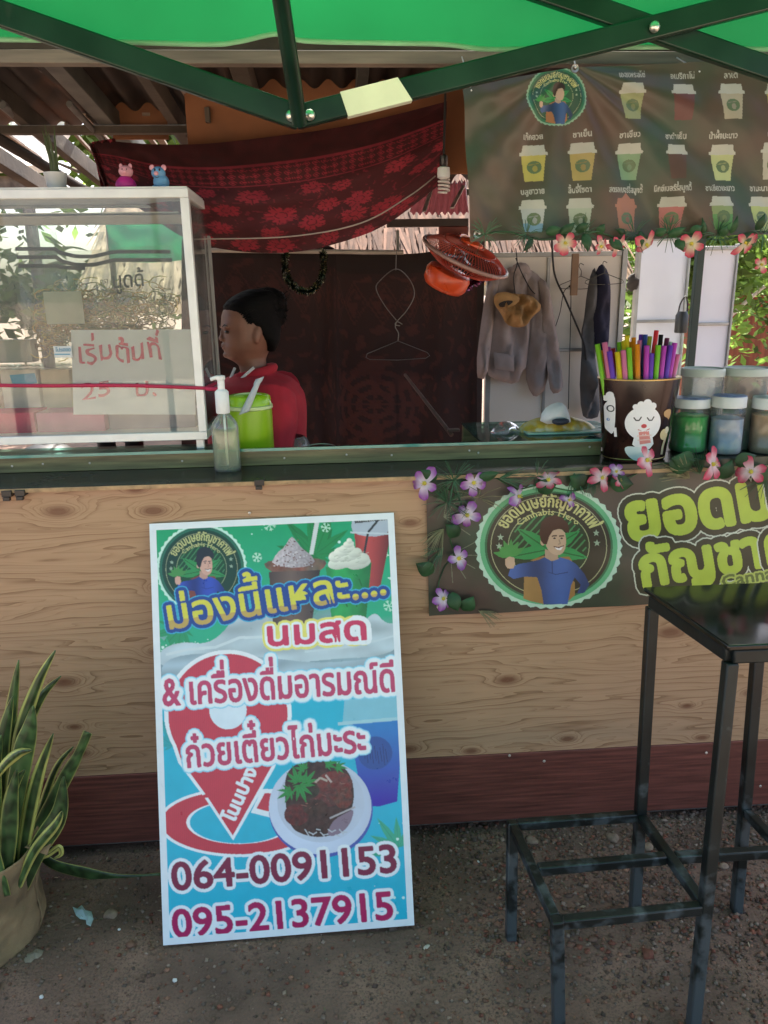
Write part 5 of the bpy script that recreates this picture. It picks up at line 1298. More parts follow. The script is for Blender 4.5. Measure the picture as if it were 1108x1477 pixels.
def emblem(art, cx, cy, rx, ry, skin, shirt, cape, hair, ringc, mint, rot=0, full=True, small=False):
    cr, sr = math.cos(rot), math.sin(rot)
    def T(x, y): x *= rx; y *= ry; return (cx+x*cr-y*sr, cy+x*sr+y*cr)
    def PZ(l): return [T((x-562)/484, (y-480)/380) for x, y in l]
    art.ell(cx, cy, rx, ry, mint, 180, rot, 45, .016)
    art.ell(cx, cy, rx*.945, ry*.945, ringc[0], 60, rot); art.ell(cx, cy, rx*.88, ry*.88, ringc[1], 60, rot); art.ell(cx, cy, rx*.85, ry*.85, ringc[2], 60, rot)
    gold = (.50,.50,.20)
    art.ring(cx, cy, rx*.80, ry*.80, rx*.012, (.34,.36,.20), 60); art.ring(cx, cy, rx*.56, ry*.56, rx*.012, (.30,.36,.18), 50)
    art.ell(cx, cy, rx*.54, ry*.54, ringc[3], 50, rot)
    if not small:
        for k in range(-9, 10):      # slanted fine stripes inside
            x0 = k*.105; h_ = []
            for sg in (-1, 1): pass
            pts = []
            for i in range(21):
                y = -.52+.60*i/20; x = x0-(y)*.75
                if math.hypot(x, y) < .52: pts.append(T(x, y))
            if len(pts) > 2: art.line([pts[0], pts[-1]], rx*.022, (.06,.22,.08))
    for a_, l_ in ((-2.55,.52),(-.55,.50),(-1.57,.40),(2.95,.55),(.2,.55)):
        p = T(.0, .06); leaflet(art, p[0], p[1], a_+rot, l_*rx, rx*.085, (.03,.26,.07), (.015,.12,.03))
    ph = T(-.53, .17)
    for a_ in (-2.9,-2.4,-1.95,-1.5,-1.05,-.55): leaflet(art, ph[0], ph[1], a_, .24*rx, rx*.04, (.06,.26,.06))
    art.poly(PZ([(402,650),(480,660),(525,760),(530,835),(440,815),(395,800)]), cape); art.poly(PZ([(700,670),(735,700),(738,780),(690,820),(670,760)]), cape)
    art.poly(PZ([(440,570),(530,540),(560,560),(500,580)]), cape); art.poly(PZ([(640,548),(700,545),(720,575),(650,575)]), cape)
    def sc(x, y):
        k = .8+.35*math.sin((x-cx)/rx*9); return (shirt[0]*k, shirt[1]*k, shirt[2]*k)
    art.poly(PZ([(430,582),(500,565),(540,548),(585,572),(640,550),(700,565),(745,590),(800,650),(832,712),(800,765),(752,770),(775,715),(735,670),(712,720),(690,835),(530,838),(515,750),(488,672),(400,668),(330,682),(293,660),(312,612),(370,590)]), sc)
    art.poly(PZ([(275,560),(300,545),(335,552),(340,590),(330,618),(290,618),(275,595)]), skin)
    art.poly(PZ([(540,500),(625,530),(628,560),(585,575),(540,552)]), tuple(c*.8 for c in skin))
    art.poly(smooth_loop(PZ([(535,440),(585,370),(665,380),(680,450),(668,515),(630,540),(585,530),(550,495)]), 1), skin)
    art.ell(*T((524-562)/484, (455-480)/380), rx*.035, ry*.06, skin, 14)
    art.poly(PZ([(512,450),(498,400),(515,335),(550,305),(600,290),(650,305),(690,345),(697,400),(672,392),(640,372),(590,385),(566,420),(550,470),(530,470)]), hair)
    if not small:
        for x in (600, 648):
            art.line(PZ([(x-16,420),(x+14,416)]), rx*.018, hair); art.ell(*T((x-562)/484, (433-480)/380), rx*.017, ry*.014, (.03,.02,.02), 10)
        art.poly(PZ([(600,487),(640,490),(660,480),(645,505),(620,505)]), (.75,.72,.7)); art.line(PZ([(596,484),(630,490),(662,478)]), rx*.014, (.10,.03,.02))
        art.line(PZ([(630,440),(640,465),(626,470)]), rx*.012, tuple(c*.55 for c in skin))
        art.line(PZ([(585,572),(590,650)]), rx*.012, tuple(c*.4 for c in shirt)); art.line(PZ([(560,640),(610,655),(690,640)]), rx*.012, tuple(c*.5 for c in shirt))
    st_ = 24 if not small else 26
    art.text("ยอดมนุษย์กัญชาคาเฟ่", None, None, rx*.26, gold, .02, res=1, arc=(cx, cy, rx*.63, ry*.63, -154, -26))
    art.text("Cannabis Hero", None, None, rx*.145, gold, .012, res=1, arc=(cx, cy, rx*.50, ry*.50, -141, -42))
    for x, y in ((-.66,-.14),(.65,-.21),(.66,-.05),(-.68,.0)):
        p = T(x, y); star(art, p[0], p[1], rx*.05, (.30,.40,.28))

# ------------------------------------------------------------------ printed board leaning on the counter
bl, br = G(231,1363,.003), G(602,1335,.003); tl, tr = P(220,757,D-.0075), P(564,738,D-.0075)
wv = ((br-bl)+(tr-tl))/2; uv_ = ((tl-bl)+(tr-br))/2; wv_n = wv.normalized(); uv_ = uv_-wv_n*uv_.dot(wv_n)
cen = (bl+br+tl+tr)/4; SW, SH = wv.length, uv_.length; un = uv_.normalized(); nn = wv_n.cross(un)
print("sign", SW, SH)
sg = thing("printed_board", "colourful printed drinks board with phone numbers leaning on the counter", "sign board", (bl+br)/2)
m_core = mat("white corrugated board", (.74,.78,.80), .45, var=.03)
def sg_pt(a, b, h): return cen+wv_n*(a*SW/2)+un*(b*SH/2)+nn*h
mb = MB(); mb.add([sg_pt(a, b, h) for h in (-.005, 0) for a, b in ((-1,-1),(1,-1),(1,1),(-1,1))], [(3,2,1,0),(4,5,6,7),(0,1,5,4),(1,2,6,5),(2,3,7,6),(3,0,4,7)])
obj("board", mb, m_core, sg, bevel=.0008)
def sgf(px, py, h):
    d = ray(px, py); t = (cen-CAM).dot(nn)/d.dot(nn); return CAM+d*t+nn*h
def sq(u, v):      # u,v 0..1 on the board -> photo-sheet coordinate
    p = sg_pt(u*2-1, 1-2*v, 0)-CAM; z = p.dot(FWD); return (CX+p.dot(RGT)/z*FPX, CY-p.dot(UPV)/z*FPX)
m_print = mat("glossy print", (1,1,1), .30, attr=True, var=.03, vs=40)
mg = .017
def bgc(u, v):
    green = (.010,.33,.13); green2 = (.02,.40,.22); grey = (.30,.42,.47); cyan = (.010,.44,.61)
    n_ = noise.noise(Vector((u*4, v*5, 2)))*.05; n2 = noise.noise(Vector((u*3, v*9, 5)))
    v_ = v+n_
    def mx(a, b, t): t = max(0, min(1, t)); return tuple(a[i]*(1-t)+b[i]*t for i in range(3))
    c = mx(green, green2, v_/.25); k = .75+.5*max(0, n2); c = mx(c, tuple(g*k for g in grey), (v_-.255-.05*math.sin(u*6))/.05); c = mx(c, cyan, (v_-.40)/.05)
    return c
def sg_uv(px, py):
    p = sgf(px, py, 0)-cen; return ((p.dot(wv_n)/SW)+.5, .5-p.dot(un)/SH)
art = BoardRaster(540, 900, lambda u, v: sg_pt(u*2-1, 1-2*v, .0006), sg_uv, bgc, (mg*SH/SW, mg))
W_ = (.80,.84,.86)
def food(c, s_=.16, a=.7):
    return lambda x, y: tuple(max(.004, k*(1+a*noise.noise(Vector((x*s_, y*s_, k*9)))+.5*a*noise.noise(Vector((x*s_*3, y*s_*3, 4))))) for k in c)
# leaves, snowflakes and sparkles on the ground colour
for x, y, s_, r_, c in ((462,806,78,-2.3,(.01,.20,.05)),(455,800,70,-1.2,(.012,.24,.06)),(262,905,60,2.3,(.02,.30,.12)),(244,935,46,2.8,(.03,.40,.2)),(300,770,40,-1.4,(.01,.25,.08)),(575,1222,52,-2.2,(.04,.40,.25)),(572,1228,40,3.0,(.04,.40,.25)),(250,1075,45,-2.0,(.02,.36,.40))): hemp(art, x, y, s_, r_, c, tuple(k*.8 for k in c))
def flake(x, y, r_):
    for k in range(6):
        a = k*math.pi/3+.2; art.line([(x, y), (x+r_*math.cos(a), y+r_*math.sin(a))], 1.3, (.5,.75,.6))
        for q_ in (-.5, .5): art.line([(x+r_*.6*math.cos(a), y+r_*.6*math.sin(a)), (x+r_*.95*math.cos(a+q_*.6), y+r_*.95*math.sin(a+q_*.6))], 1.0, (.5,.75,.6))
for x, y, r_ in ((389,757,9),(371,804,7),(470,761,7),(561,874,8),(556,800,4)): flake(x, y, r_)
random.seed(15)
art.flat = True
for i in range(90):
    z_ = random.choice(((235,560,760,900),(540,590,1160,1320),(228,300,920,960),(560,585,780,860)))
    art.ell(random.uniform(z_[0],z_[1]), random.uniform(z_[2],z_[3]), *( [random.choice((.7,.9,1.1,2.2))]*2 ), (.65,.85,.78), 8)
art.flat = False; art.h += art.STEP
# milk splash
milk = lambda x, y: tuple(k*(.92+.30*noise.noise(Vector((x*.018+y*.02, y*.07, 3)))+.10*math.sin(y*.16+x*.03)) for k in (.50,.60,.64))
art.poly(smooth_loop([(228,938),(262,925),(300,930),(330,905),(338,880),(360,890),(385,868),(400,905),(430,915),(470,905),(482,880),(494,903),(512,882),(520,905),(540,880),(556,900),(574,898),(578,935),(540,948),(480,950),(400,960),(300,955),(230,965)]), milk)
art.poly(smooth_loop([(235,950),(300,940),(380,948),(470,958),(577,944),(579,975),(460,985),(330,975),(232,985)]), lambda x, y: tuple(k*(.95+.35*noise.noise(Vector((x*.02+y*.03, y*.06, 8)))) for k in (.36,.47,.53)))
art.line([(240,944),(275,936),(310,934),(345,920),(390,918),(430,928)], 4, (.62,.70,.72)); art.line([(440,940),(490,935),(540,925),(576,915)], 3, (.56,.65,.68))
# drinks
art.poly([(456,742),(463,741),(452,800),(446,800)], (.62,.66,.66))
art.poly([(510,752),(561,747),(563,776),(548,850),(518,852)], lambda x, y: tuple(k*(1.25-.9*abs((x-530)/30))*(1-.003*(y-770)) for k in (.46,.06,.05)))
art.poly(smooth_loop([(506,757),(511,744),(535,741),(560,742),(563,770),(536,775),(510,770)],1), (.42,.47,.55)); art.poly([(510,744),(560,740),(558,750),(512,755)], (.05,.05,.05))
for k in range(14): art.line([(512+k*3.3,746+(k%3)*2),(514+k*3.3,752)], .9, (.5,.5,.5))
art.line([(553,741),(531,768),(524,806)], 3.2, (.03,.03,.03)); art.line([(506,768),(562,770)], 2.5, (.55,.6,.65))
art.poly(smooth_loop([(378,815),(390,808),(430,805),(468,806),(472,815),(455,828),(400,830)],1), food((.19,.095,.065), .06, .6)); art.poly([(388,825),(462,822),(450,898),(394,902)], lambda x, y: tuple(k*(1.3-.9*abs((x-420)/36)) for k in (.13,.085,.065)))
art.poly(smooth_loop([(390,815),(400,797),(410,790),(420,773),(426,778),(436,792),(449,800),(456,813),(430,820)],1), lambda x, y: tuple(k*(1.1-.010*(x-405))*(1+.35*noise.noise(Vector((x*.3,y*.3,2)))) for k in (.48,.42,.45)))
for i in range(110):
    x = random.uniform(394,454); y = random.uniform(776,818)
    if abs(x-424) < (y-770)*.72: art.ell(x, y, random.uniform(.7,1.8), random.uniform(.6,1.2), random.choice(((.12,.05,.04),(.62,.58,.60),(.22,.11,.09))), 7)
art.poly([(470,818),(536,811),(527,905),(480,908)], lambda x, y: tuple(k*(1.2-.6*abs((x-492)/36))*(1+.2*noise.noise(Vector((x*.1,y*.08,1)))) for k in (.022,.31,.075)))
for k in range(6): art.line([(490+k*7,835+k%2*30),(494+k*7,845+k%2*30)], 2, (.008,.14,.03))
def cream(cx, cy, rx, ry, k):
    art.ell(cx, cy, rx, ry, lambda x, y: tuple(c*k*(1.0-.30*((x-cx)/rx)*.5-.28*max(0, (y-cy)/ry)) for c in (.74,.76,.66)), 26, rot=-.2)
for cx, cy, rx, ry, k in ((490,812,17,9,.95),(517,812,18,9,.88),(504,808,28,10,1),(484,803,10,8,1.0),(522,806,11,8,.9),(503,801,20,8,1.0),(492,796,11,7,1.04),(512,797,10,7,.92),(500,791,12,6,1.03),(503,785,8,5,1.0),(504,780,4,4,1.02)): cream(cx, cy, rx, ry, k)
for k in range(16): x = 480+random.random()*48; y = 792+random.random()*20; art.line([(x, y), (x+5, y-2)], .8, (.40,.44,.34))
# emblem
emblem(art, 291, 820, 65, 64, (.62,.36,.28), (.03,.07,.42), (.20,.05,.035), (.015,.02,.025), ((.02,.14,.08),(.006,.055,.03),(.006,.045,.022),(.004,.06,.02)), (.55,.80,.68))
# map pin
redp = lambda x, y: tuple(c*(1.0 if int(x*.7) % 2 else .93) for c in (.58,.045,.075))
def ringpath(rx, ry, cx, cy, a0, a1, n=40): return [(cx+rx*math.cos(R(a0+(a1-a0)*i/n)), cy+ry*math.sin(R(a0+(a1-a0)*i/n))) for i in range(n+1)]
art.ring(345, 1186, 117, 50, 46, W_, 70, 20, 275)
art.ring(345, 1186, 112, 46, 36, redp, 70, 22, 262)
pin = ringpath(86, 88, 329, 1031, 150, 390)+[(392,1105),(336,1205),(300,1150),(262,1098)]
art.poly([(329+(x-329)*1.07, 1060+(y-1060)*1.05) for x, y in pin], W_); art.poly(pin, redp)
art.poly([(297,1145),(262,1160),(300,1150)], redp)
art.poly([(378,1138),(398,1138),(394,1180),(362,1172)], W_); art.poly([(382,1144),(396,1144),(394,1172),(370,1166)], redp)
art.ell(329, 1024, 27, 28, (.70,.80,.86), 40)
art.text("โนนปาง", (338,1186), (371,1112), 27, W_, .045)
# blue cup
def bcup(x, y): t = max(0, min(1, (y-1045)/110)); return (.02*(1-t)+.035*t, .20*(1-t)+.02*t, .52*(1-t)+.36*t)
art.poly([(503,1042),(577,1034),(577,1100),(573,1156),(548,1163),(524,1163)], bcup)
art.poly([(497,1010),(562,1002),(578,1004),(580,1034),(560,1040),(494,1046)], (.22,.52,.62)); art.line([(488,1044),(580,1036)], 5, (.36,.60,.66))
art.ell(541, 1086, 25, 24, (.02,.08,.30), 30)
for k in range(9): art.line([(524+k*4,1072+(k*7)%12),(527+k*4,1095+(k*5)%9)], 1.2, (.01,.04,.16))
# noodle bowl
art.ell(463, 1168, 75, 69, (.06,.10,.40), 60); art.ell(462, 1164, 74, 68, lambda x, y: tuple(c*(1.12-.0022*math.hypot(x-440, y-1200)) for c in (.60,.66,.78)), 60); art.ell(463, 1158, 63, 57, lambda x, y: tuple(c*(.72+.0032*math.hypot(x-455, y-1130)) for c in (.55,.60,.70)), 60)
dk = food((.045,.022,.02)); art.poly(smooth_loop([(410,1125),(420,1105),(450,1092),(490,1100),(508,1120),(512,1155),(500,1185),(485,1203),(462,1208),(440,1205),(420,1195),(412,1165)]), dk)
for x, y, rx, ry, c in ((483,1130,26,18,(.15,.035,.03)),(470,1150,24,14,(.11,.03,.028)),(428,1175,18,16,(.10,.022,.022)),(455,1165,18,12,(.05,.025,.02)),(495,1150,14,16,(.13,.04,.03)),(445,1140,16,12,(.03,.03,.02))): art.ell(x, y, rx, ry, food(c), 24)
for a in range(20):
    x, y = random.uniform(440,505), random.uniform(1120,1165); art.line([(x, y), (x+random.uniform(-9,9), y+random.uniform(-3,3))], 1.1, random.choice(((.20,.08,.06),(.28,.12,.09),(.08,.02,.02))))
for x, y, s_, r_ in ((430,1128,26,-1.9),(440,1130,24,-.9),(432,1132,28,1.2),(420,1140,24,2.6),(470,1102,20,-.2),(485,1105,18,.2),(440,1110,20,-2.4)): hemp(art, x, y, s_, r_, (.02,.26,.06), (.02,.16,.03))
art.poly(smooth_loop([(480,1183),(500,1172),(512,1166),(505,1190),(488,1205),(470,1206)]), (.24,.17,.22))
for k in range(11): x = 440+k*5.5; art.line([(x,1196+(k%3)*4),(x+6,1206-(k%4)*3)], 1.6, (.50,.52,.55))
art.line([(476,1180),(512,1164)], 2.5, (.45,.40,.40)); art.line([(455,1128),(462,1122),(472,1126)], 3, (.45,.38,.30)); art.line([(470,1118),(478,1128)], 3, (.5,.4,.35))
# lettering
cr_ = (.52,.05,.13); wb = [(7.5,(.25,.62,.78)),(6,(.62,.82,.88)),(4.8,W_)]
art.text("ม่องนี้แหละ....", (246,907), (557,857), 60, lambda x, y: (.66,.62,.06) if (y-.0)*1.0 < 895-(x-246)*.13 else (.52,.36,.09), .018, res=4, outl=[(6.8,(.05,.38,.62)),(5.2,(.012,.06,.27))])
art.text("นมสด", (388,931), (528,922), 48, (.60,.035,.10), .034, res=4, outl=[(7,lambda x, y: (.78,.72,.16) if x+y*1.2 < 1575 or y > 930 else W_),(3.5,W_)])
art.text("& เครื่องดื่มอารมณ์ดี", (236,1018), (569,997), 57, cr_, .022, outl=wb)
art.text("ก๋วยเตี๋ยวไก่มะระ", (271,1107), (528,1084), 56, cr_, .022, outl=wb)
art.text("064-0091153", (250,1284), (572,1257), 57, lambda x, y: (.21+.0*(x-250), .018, .06), .026, res=4, outl=[(4.8,W_)])
art.text("095-2137915", (251,1352), (567,1325), 57, lambda x, y: (.40+.00015*(x-250), .012, .10), .026, res=4, outl=[(4.8,W_)])
obj("printed_face", art.finish((.76,.80,.82)), m_print, sg, smooth=2)

# ------------------------------------------------------------------ lower shop banner on the counter front
m_ban = mat("vinyl banner print", (1,1,1), .38, attr=True, var=.06, vs=30)
ub = [(614,684),(700,680),(860,672),(1000,664),(1108,658),(1320,645)]; lb_ = [(619,888),(700,884),(860,875),(1000,867),(1108,861),(1320,849)]
lw = thing("shop_banner", "dark shop banner with round emblem and lime lettering on the counter", "banner", P(860, 880, D-.006))
def lbw(x, y): return -.0052-.0035*(1+noise.noise(Vector((x*.012, y*.015, 2))))-.0018*(1+math.sin(x*.035-y*.02))
def lbf(px, py, h):
    p = P(px, py, D-.008); p.y = D+lbw(px, py)-h; return p
def pl(l):
    def f_(x):
        for (xa, ya), (xb, yb) in zip(l, l[1:]):
            if x <= xb: break
        return ya+(yb-ya)*(x-xa)/(xb-xa)
    return f_
def lbc(x, y):
    k = noise.noise(Vector((x*.011, y*.014, 8)))+.5*noise.noise(Vector((x*.03, y*.035, 3))); g = max(0, noise.noise(Vector((x*.016, y*.02, 15))))
    br_ = (.070,.045,.034); gr = (.028,.045,.026); t = max(0, min(1, .5+k)); return tuple(br_[i]*t+gr[i]*(1-t)+(0,.022,.008)[i]*g for i in range(3))
art = Raster(pl(ub), pl(lb_), 614, 1320, 5, .62, lambda x, y: lbf(x, y, 0), lbc)
for x, y, s_, r_ in ((640,745,46,-.4),(650,800,40,.5),(770,870,40,-1.2),(985,745,40,-1),(1060,720,44,-2.2)):
    for a_ in (-1,-.5,0,.5,1): art.line([(x, y), (x+s_*math.cos(r_+a_), y+s_*math.sin(r_+a_))], 1.0, (.16,.19,.12))
emblem(art, 791, 787, 105, 90, (.52,.36,.24), (.045,.10,.30), (.30,.17,.05), (.06,.025,.015), ((.10,.38,.18),(.03,.14,.06),(.028,.026,.014),(.02,.04,.015)), (.42,.62,.48))
dko = (.020,.026,.010); wo_ = (.50,.56,.46); lime = (.38,.50,.055)
art.text("ยอดม", (912,779), (1112,744), 92, lime, .050, outl=[(10.5,wo_),(8.6,dko)])
art.text("นุษย์", (1122,742), (1300,712), 92, lime, .050, outl=[(10.5,wo_),(8.6,dko)])
art.text("กัญชา", (929,845), (1098,816), 74, lime, .050, outl=[(10.5,wo_),(8.6,dko)])
art.text("คาเฟ่", (1110,813), (1260,788), 74, lime, .050, outl=[(10.5,wo_),(8.6,dko)])
art.text("Cannabis Hero", (1042,846), (1220,816), 24, (.10,.14,.03), .03, outl=[(2.6,(.36,.46,.10))])
obj("banner_sheet", art.finish(), m_ban, lw, smooth=2)
e = lbf(634, 874, .001); obj("eyelet", MB().lathe([(.0045,0),(.0075,-.0012),(.008,0)], e, 20, mat=Matrix.Rotation(R(-90), 3, 'X'), cap=False), m_steel, lw, smooth=True)

# ------------------------------------------------------------------ hanging menu banner
ut = [(668,128),(740,112),(825,97),(950,92),(1108,84),(1330,74)]; lt_ = [(679,348),(760,345),(850,347),(960,343),(1108,338),(1330,332)]
mn = thing("menu_banner", "creased drinks menu banner with rows of paper cups hanging from roof", "banner", P(900, 340, D-.03))
def mnw(x, y):
    t = max(0, min(1, (y-95)/250)); a = math.atan2(y-90, x-822)
    f_ = .011*math.sin(a*13+.4)*min(1, math.hypot(x-822, y-90)/90) + .012*noise.noise(Vector((x*.010-y*.006, y*.009, 3))) + .005*noise.noise(Vector((x*.03-y*.02, y*.02, 6)))
    return f_*(.35+.65*t)
def mnf(px, py, h):
    p = P(px, py, D-.045); p.y = D-.045+mnw(px, py)-h; return p
def mnc(x, y):
    k = noise.noise(Vector((x*.009, y*.008, 18)))+.45*noise.noise(Vector((x*.022, y*.025, 13)))
    br_ = (.095,.055,.037); gr = (.040,.066,.037); t = max(0, min(1, .5+1.1*k)); return tuple(br_[i]*t+gr[i]*(1-t) for i in range(3))
m_men = mat("menu banner vinyl", (1,1,1), .40, attr=True, var=.06, vs=30, transl=.18)
art = Raster(pl(ut), pl(lt_), 668, 1330, 11, .75, lambda x, y: mnf(x, y, 0), mnc)
emblem(art, 803, 139, 43, 43, (.50,.36,.26), (.04,.09,.22), (.34,.15,.06), (.04,.02,.015), ((.03,.16,.08),(.02,.10,.05),(.02,.08,.045),(.02,.09,.04)), (.22,.40,.27), small=True)
cups = [(912,118,33,54,(.34,.38,.16),"เอสเพรสโซ่",1),(986,119,33,54,(.14,.03,.02),"อเมริกาโน่",0),(1056,118,34,54,(.48,.43,.30),"ลาเต้",1),(1124,118,34,54,(.5,.42,.1),"มอคค่า",1),
        (770,207,34,55,(.55,.48,.10),"เก๊กฮวย",1),(840,204,34,56,(.46,.36,.10),"ชาเย็น",1),(908,205,33,54,(.22,.38,.20),"ชาเขียว",1),(977,206,30,52,(.10,.035,.015),"ชาดำเย็น",0),(1044,206,33,54,(.52,.58,.25),"น้ำผึ้งมะนาว",1),(1116,204,34,54,(.5,.5,.4),"นมสด",1),
        (768,287,34,48,(.48,.52,.50),"บลูฮาวาย",1),(837,284,33,52,(.44,.52,.40),"ลิ้นจี่โซดา",1),(903,284,32,50,(.42,.17,.10),"สตรอเบอร์รี่สมูทตี้",1),(970,282,34,52,(.52,.17,.15),"มิกซ์เบอร์รี่สมูทตี้",1),(1038,282,32,50,(.28,.36,.14),"ชาเขียวมะนาว",1),(1100,281,33,52,(.48,.55,.18),"ชามะนาว",1)]
for x, y, wd, hh, c, t, mk in cups:
    c = tuple(q_*.74+.018 for q_ in c)
    lw_ = wd*.5; k = y+hh*.27
    art.poly([(x-lw_*.98,k),(x+lw_*.98,k),(x+lw_*.72,y+hh),(x-lw_*.72,y+hh)], c)
    if t == "บลูฮาวาย": art.poly([(x-lw_*.82,y+hh*.75),(x+lw_*.82,y+hh*.75),(x+lw_*.72,y+hh),(x-lw_*.72,y+hh)], (.16,.30,.42))
    if t == "ชาเขียวมะนาว": art.poly([(x-lw_*.88,y+hh*.55),(x+lw_*.88,y+hh*.55),(x+lw_*.72,y+hh),(x-lw_*.72,y+hh)], (.10,.26,.08))
    li = (.42,.43,.37) if not t.startswith("สตรอ") else c
    art.poly([(x-lw_*.86,y+2),(x+lw_*.86,y+2),(x+lw_*.95,k-3),(x+lw_*1.12,k-2),(x+lw_*1.12,k+2),(x-lw_*1.12,k+2),(x-lw_*1.12,k-2),(x-lw_*.95,k-3)], li)
    if t.startswith("สตรอ"): art.poly([(x-lw_*.5,y+3),(x,y-6),(x+lw_*.5,y+3)], c)
    if mk:
        art.ell(x+1, y+hh*.62, lw_*.58, lw_*.56, (.10,.15,.07), 22); art.ell(x+2, y+hh*.66, lw_*.2, lw_*.28, tuple(q_*.7 for q_ in c), 12); art.line([(x-lw_*.4,y+hh*.56),(x+lw_*.4,y+hh*.52)], 1.2, tuple(q_*.6 for q_ in c))
    wt = min(66, 6+4.4*len([q_ for q_ in t if q_ not in "่้๊๋์็ิีึืุูั"]))
    art.text(t, (x-wt*.42, y-6), (x+wt*.42, y-7), 12, (.40,.40,.35), .022, res=1)
obj("banner_sheet", art.finish(), m_men, mn, smooth=2)
for px, py in ((829,99),(689,338)):
    e = mnf(px, py, .002); obj("eyelet", MB().lathe([(.0035,0),(.0075,-.002),(.0085,0)], e, 20, mat=Matrix.Rotation(R(-90), 3, 'X'), cap=False), m_steel, mn, smooth=True)
    if py < 200: obj("tie", MB().tube([e+Vector((0,-.004,0)), e+Vector((.003,.03,.04)), Vector((e.x+.004, D+.07, zf+.02))], .0016, 6), m_whp, mn, smooth=True)
for px in (680, 1010, 1240):
    e = mnf(px, 100 if px > 700 else 128, 0); obj("tie", MB().tube([e+Vector((0,-.002,-.004)), Vector((e.x, D+.075, zf+.012))], .0016, 6), m_whp, mn, smooth=True)

# ------------------------------------------------------------------ flower garlands
m_pet = mat("silk petal", (1,1,1), .7, attr=True, var=.1, vs=60, transl=.25)
m_gl = mat("silk leaf", (.022,.075,.024), .55, var=.5, vs=20, transl=.2)
m_ndl = mat("plastic needles", (.03,.10,.045), .5, var=.4, vs=30)
m_dry = mat("dry sprig", (.20,.19,.10), .7, var=.3)
def flower(par, px, py, dy, r, inner, outer, tilt, seed, np_=5):
    random.seed(seed); c = P(px, py, D-.02-dy)
    ax_ = Vector((random.uniform(-.5,.5)+tilt[0], -1, random.uniform(-.2,.5)+tilt[1])).normalized(); M_ = ax_.to_track_quat('Z', 'Y').to_matrix()
    mb = MB(); mb.c = []; a0 = random.random()*6
    for k in range(np_):
        a = a0+2*math.pi*k/np_+random.uniform(-.22,.22); rl = r*random.uniform(.72,1.12); cu = random.uniform(-.1,1.0); tw_ = random.uniform(-.35,.35)
        def pf_(u, v):
            ww = rl*(.10+.34*v**.8)*math.sqrt(max(.02, 1-v**5)); xx = v*rl; yy = (u*2-1)*ww; zz = r*(.25*v-cu*v*v*.8)+.18*ww*(abs(u*2-1)**2)+.04*r*math.sin(u*9)*v+tw_*yy*v
            q_ = Vector((xx*math.cos(a)-yy*math.sin(a), xx*math.sin(a)+yy*math.cos(a), zz)); t = max(0, min(1, (v-.26)*1.9))*(.8+.2*abs(2*u-1)); mb.c.append(tuple(inner[i]*(1-t)+outer[i]*t for i in range(3))); return c+M_ @ q_
        mb.grid(pf_, 6, 7)
    f_ = obj("flower", mb, m_pet, par, smooth=2)
    mb = MB(); mb.ball(c+M_ @ Vector((0,0,r*.08)), r*.13, 10, 8)
    for k in range(6):
        a = k*1.05; mb.tube([c+M_ @ Vector((0,0,r*.05)), c+M_ @ Vector((math.cos(a)*r*.15, math.sin(a)*r*.15, r*.32))], .0007, 4)
    obj("flower_centre", mb, mat("yellow stamen", (.55,.45,.05), .6), f_, smooth=True)
def leafp(par, px, py, dy, l, wd, ang, seed):
    random.seed(seed); c = P(px, py, D-.016-dy); ca, sa = math.cos(ang), -math.sin(ang)
    def lf(u, v):
        ww = wd*math.sin(math.pi*min(1,(.04+.96*v))**.75); x, y = v*l, (u*2-1)*ww; return c+Vector((x*ca-y*sa, -.010*math.sin(v*2.5)-.004*(1-(2*u-1)**2), x*sa+y*ca))
    obj("leaf", MB().grid(lf, 6, 9), m_gl, par, smooth=2)
def sprig(par, px, py, dy, n_, l, seed, m, ang=None, spread=3.14):
    random.seed(seed); mb = MB(); c = P(px, py, D-.014-dy)
    for k in range(n_):
        a = (ang if ang is not None else random.random()*6.28)+random.uniform(-spread, spread); d = Vector((math.cos(a), random.uniform(-.5,.05), -math.sin(a))); s0 = c+d*random.uniform(0,.012)
        mb.tube([s0, s0+d*l*random.uniform(.6,1.1)*.5+Vector((0,0,.003)), s0+d*l*random.uniform(.7,1.1)], [.0009,.0008,.0005], 4)
    obj("sprig", mb, m, par, smooth=True)
pi_, po_ = (.72,.62,.70), (.28,.035,.34); ri, ro = (.74,.56,.60), (.52,.008,.07)
g1 = thing("flower_garland", "purple and red silk flower garland round the counter banner", "garland", P(640, 870, D-.02))
vine = [(640,880),(632,850),(640,820),(655,800),(650,775),(668,745),(660,715),(640,700),(670,690),(710,688),(745,705),(780,700),(830,708),(870,695),(905,690),(940,672),(985,668),(1030,676),(1080,684),(1130,682),(1180,678)]
obj("vine", MB().tube(spline([P(x, y, D-.016-.006*math.sin(i*2)) for i, (x, y) in enumerate(vine)], 6), .0018, 6), m_gl, g1, smooth=True)
for i, (x, y, dy, r, kind, tl_) in enumerate(((613,697,.012,.040,0,(-.2,.1)),(683,696,.012,.037,0,(0,.1)),(674,743,.012,.037,0,(.2,0)),(661,806,.012,.038,0,(.1,.5)),(639,864,.012,.034,0,(0,.3)),(747,716,.012,.034,0,(.9,.3)),(820,722,.010,.026,0,(.8,.5)),(889,681,.008,.022,0,(0,.9)),
      (792,693,.014,.034,1,(-.4,.8)),(868,690,.014,.033,1,(.6,.6)),(893,693,.010,.024,1,(.6,.6)),(932,664,.03,.040,1,(.5,.5)),(1027,670,.03,.040,1,(.9,.2)),(1084,681,.03,.038,1,(-.7,.3)),(1150,680,.03,.04,1,(.2,.2)))):
    flower(g1, x, y, dy, r, pi_ if kind == 0 else ri, po_ if kind == 0 else ro, tl_, 100+i, 5)
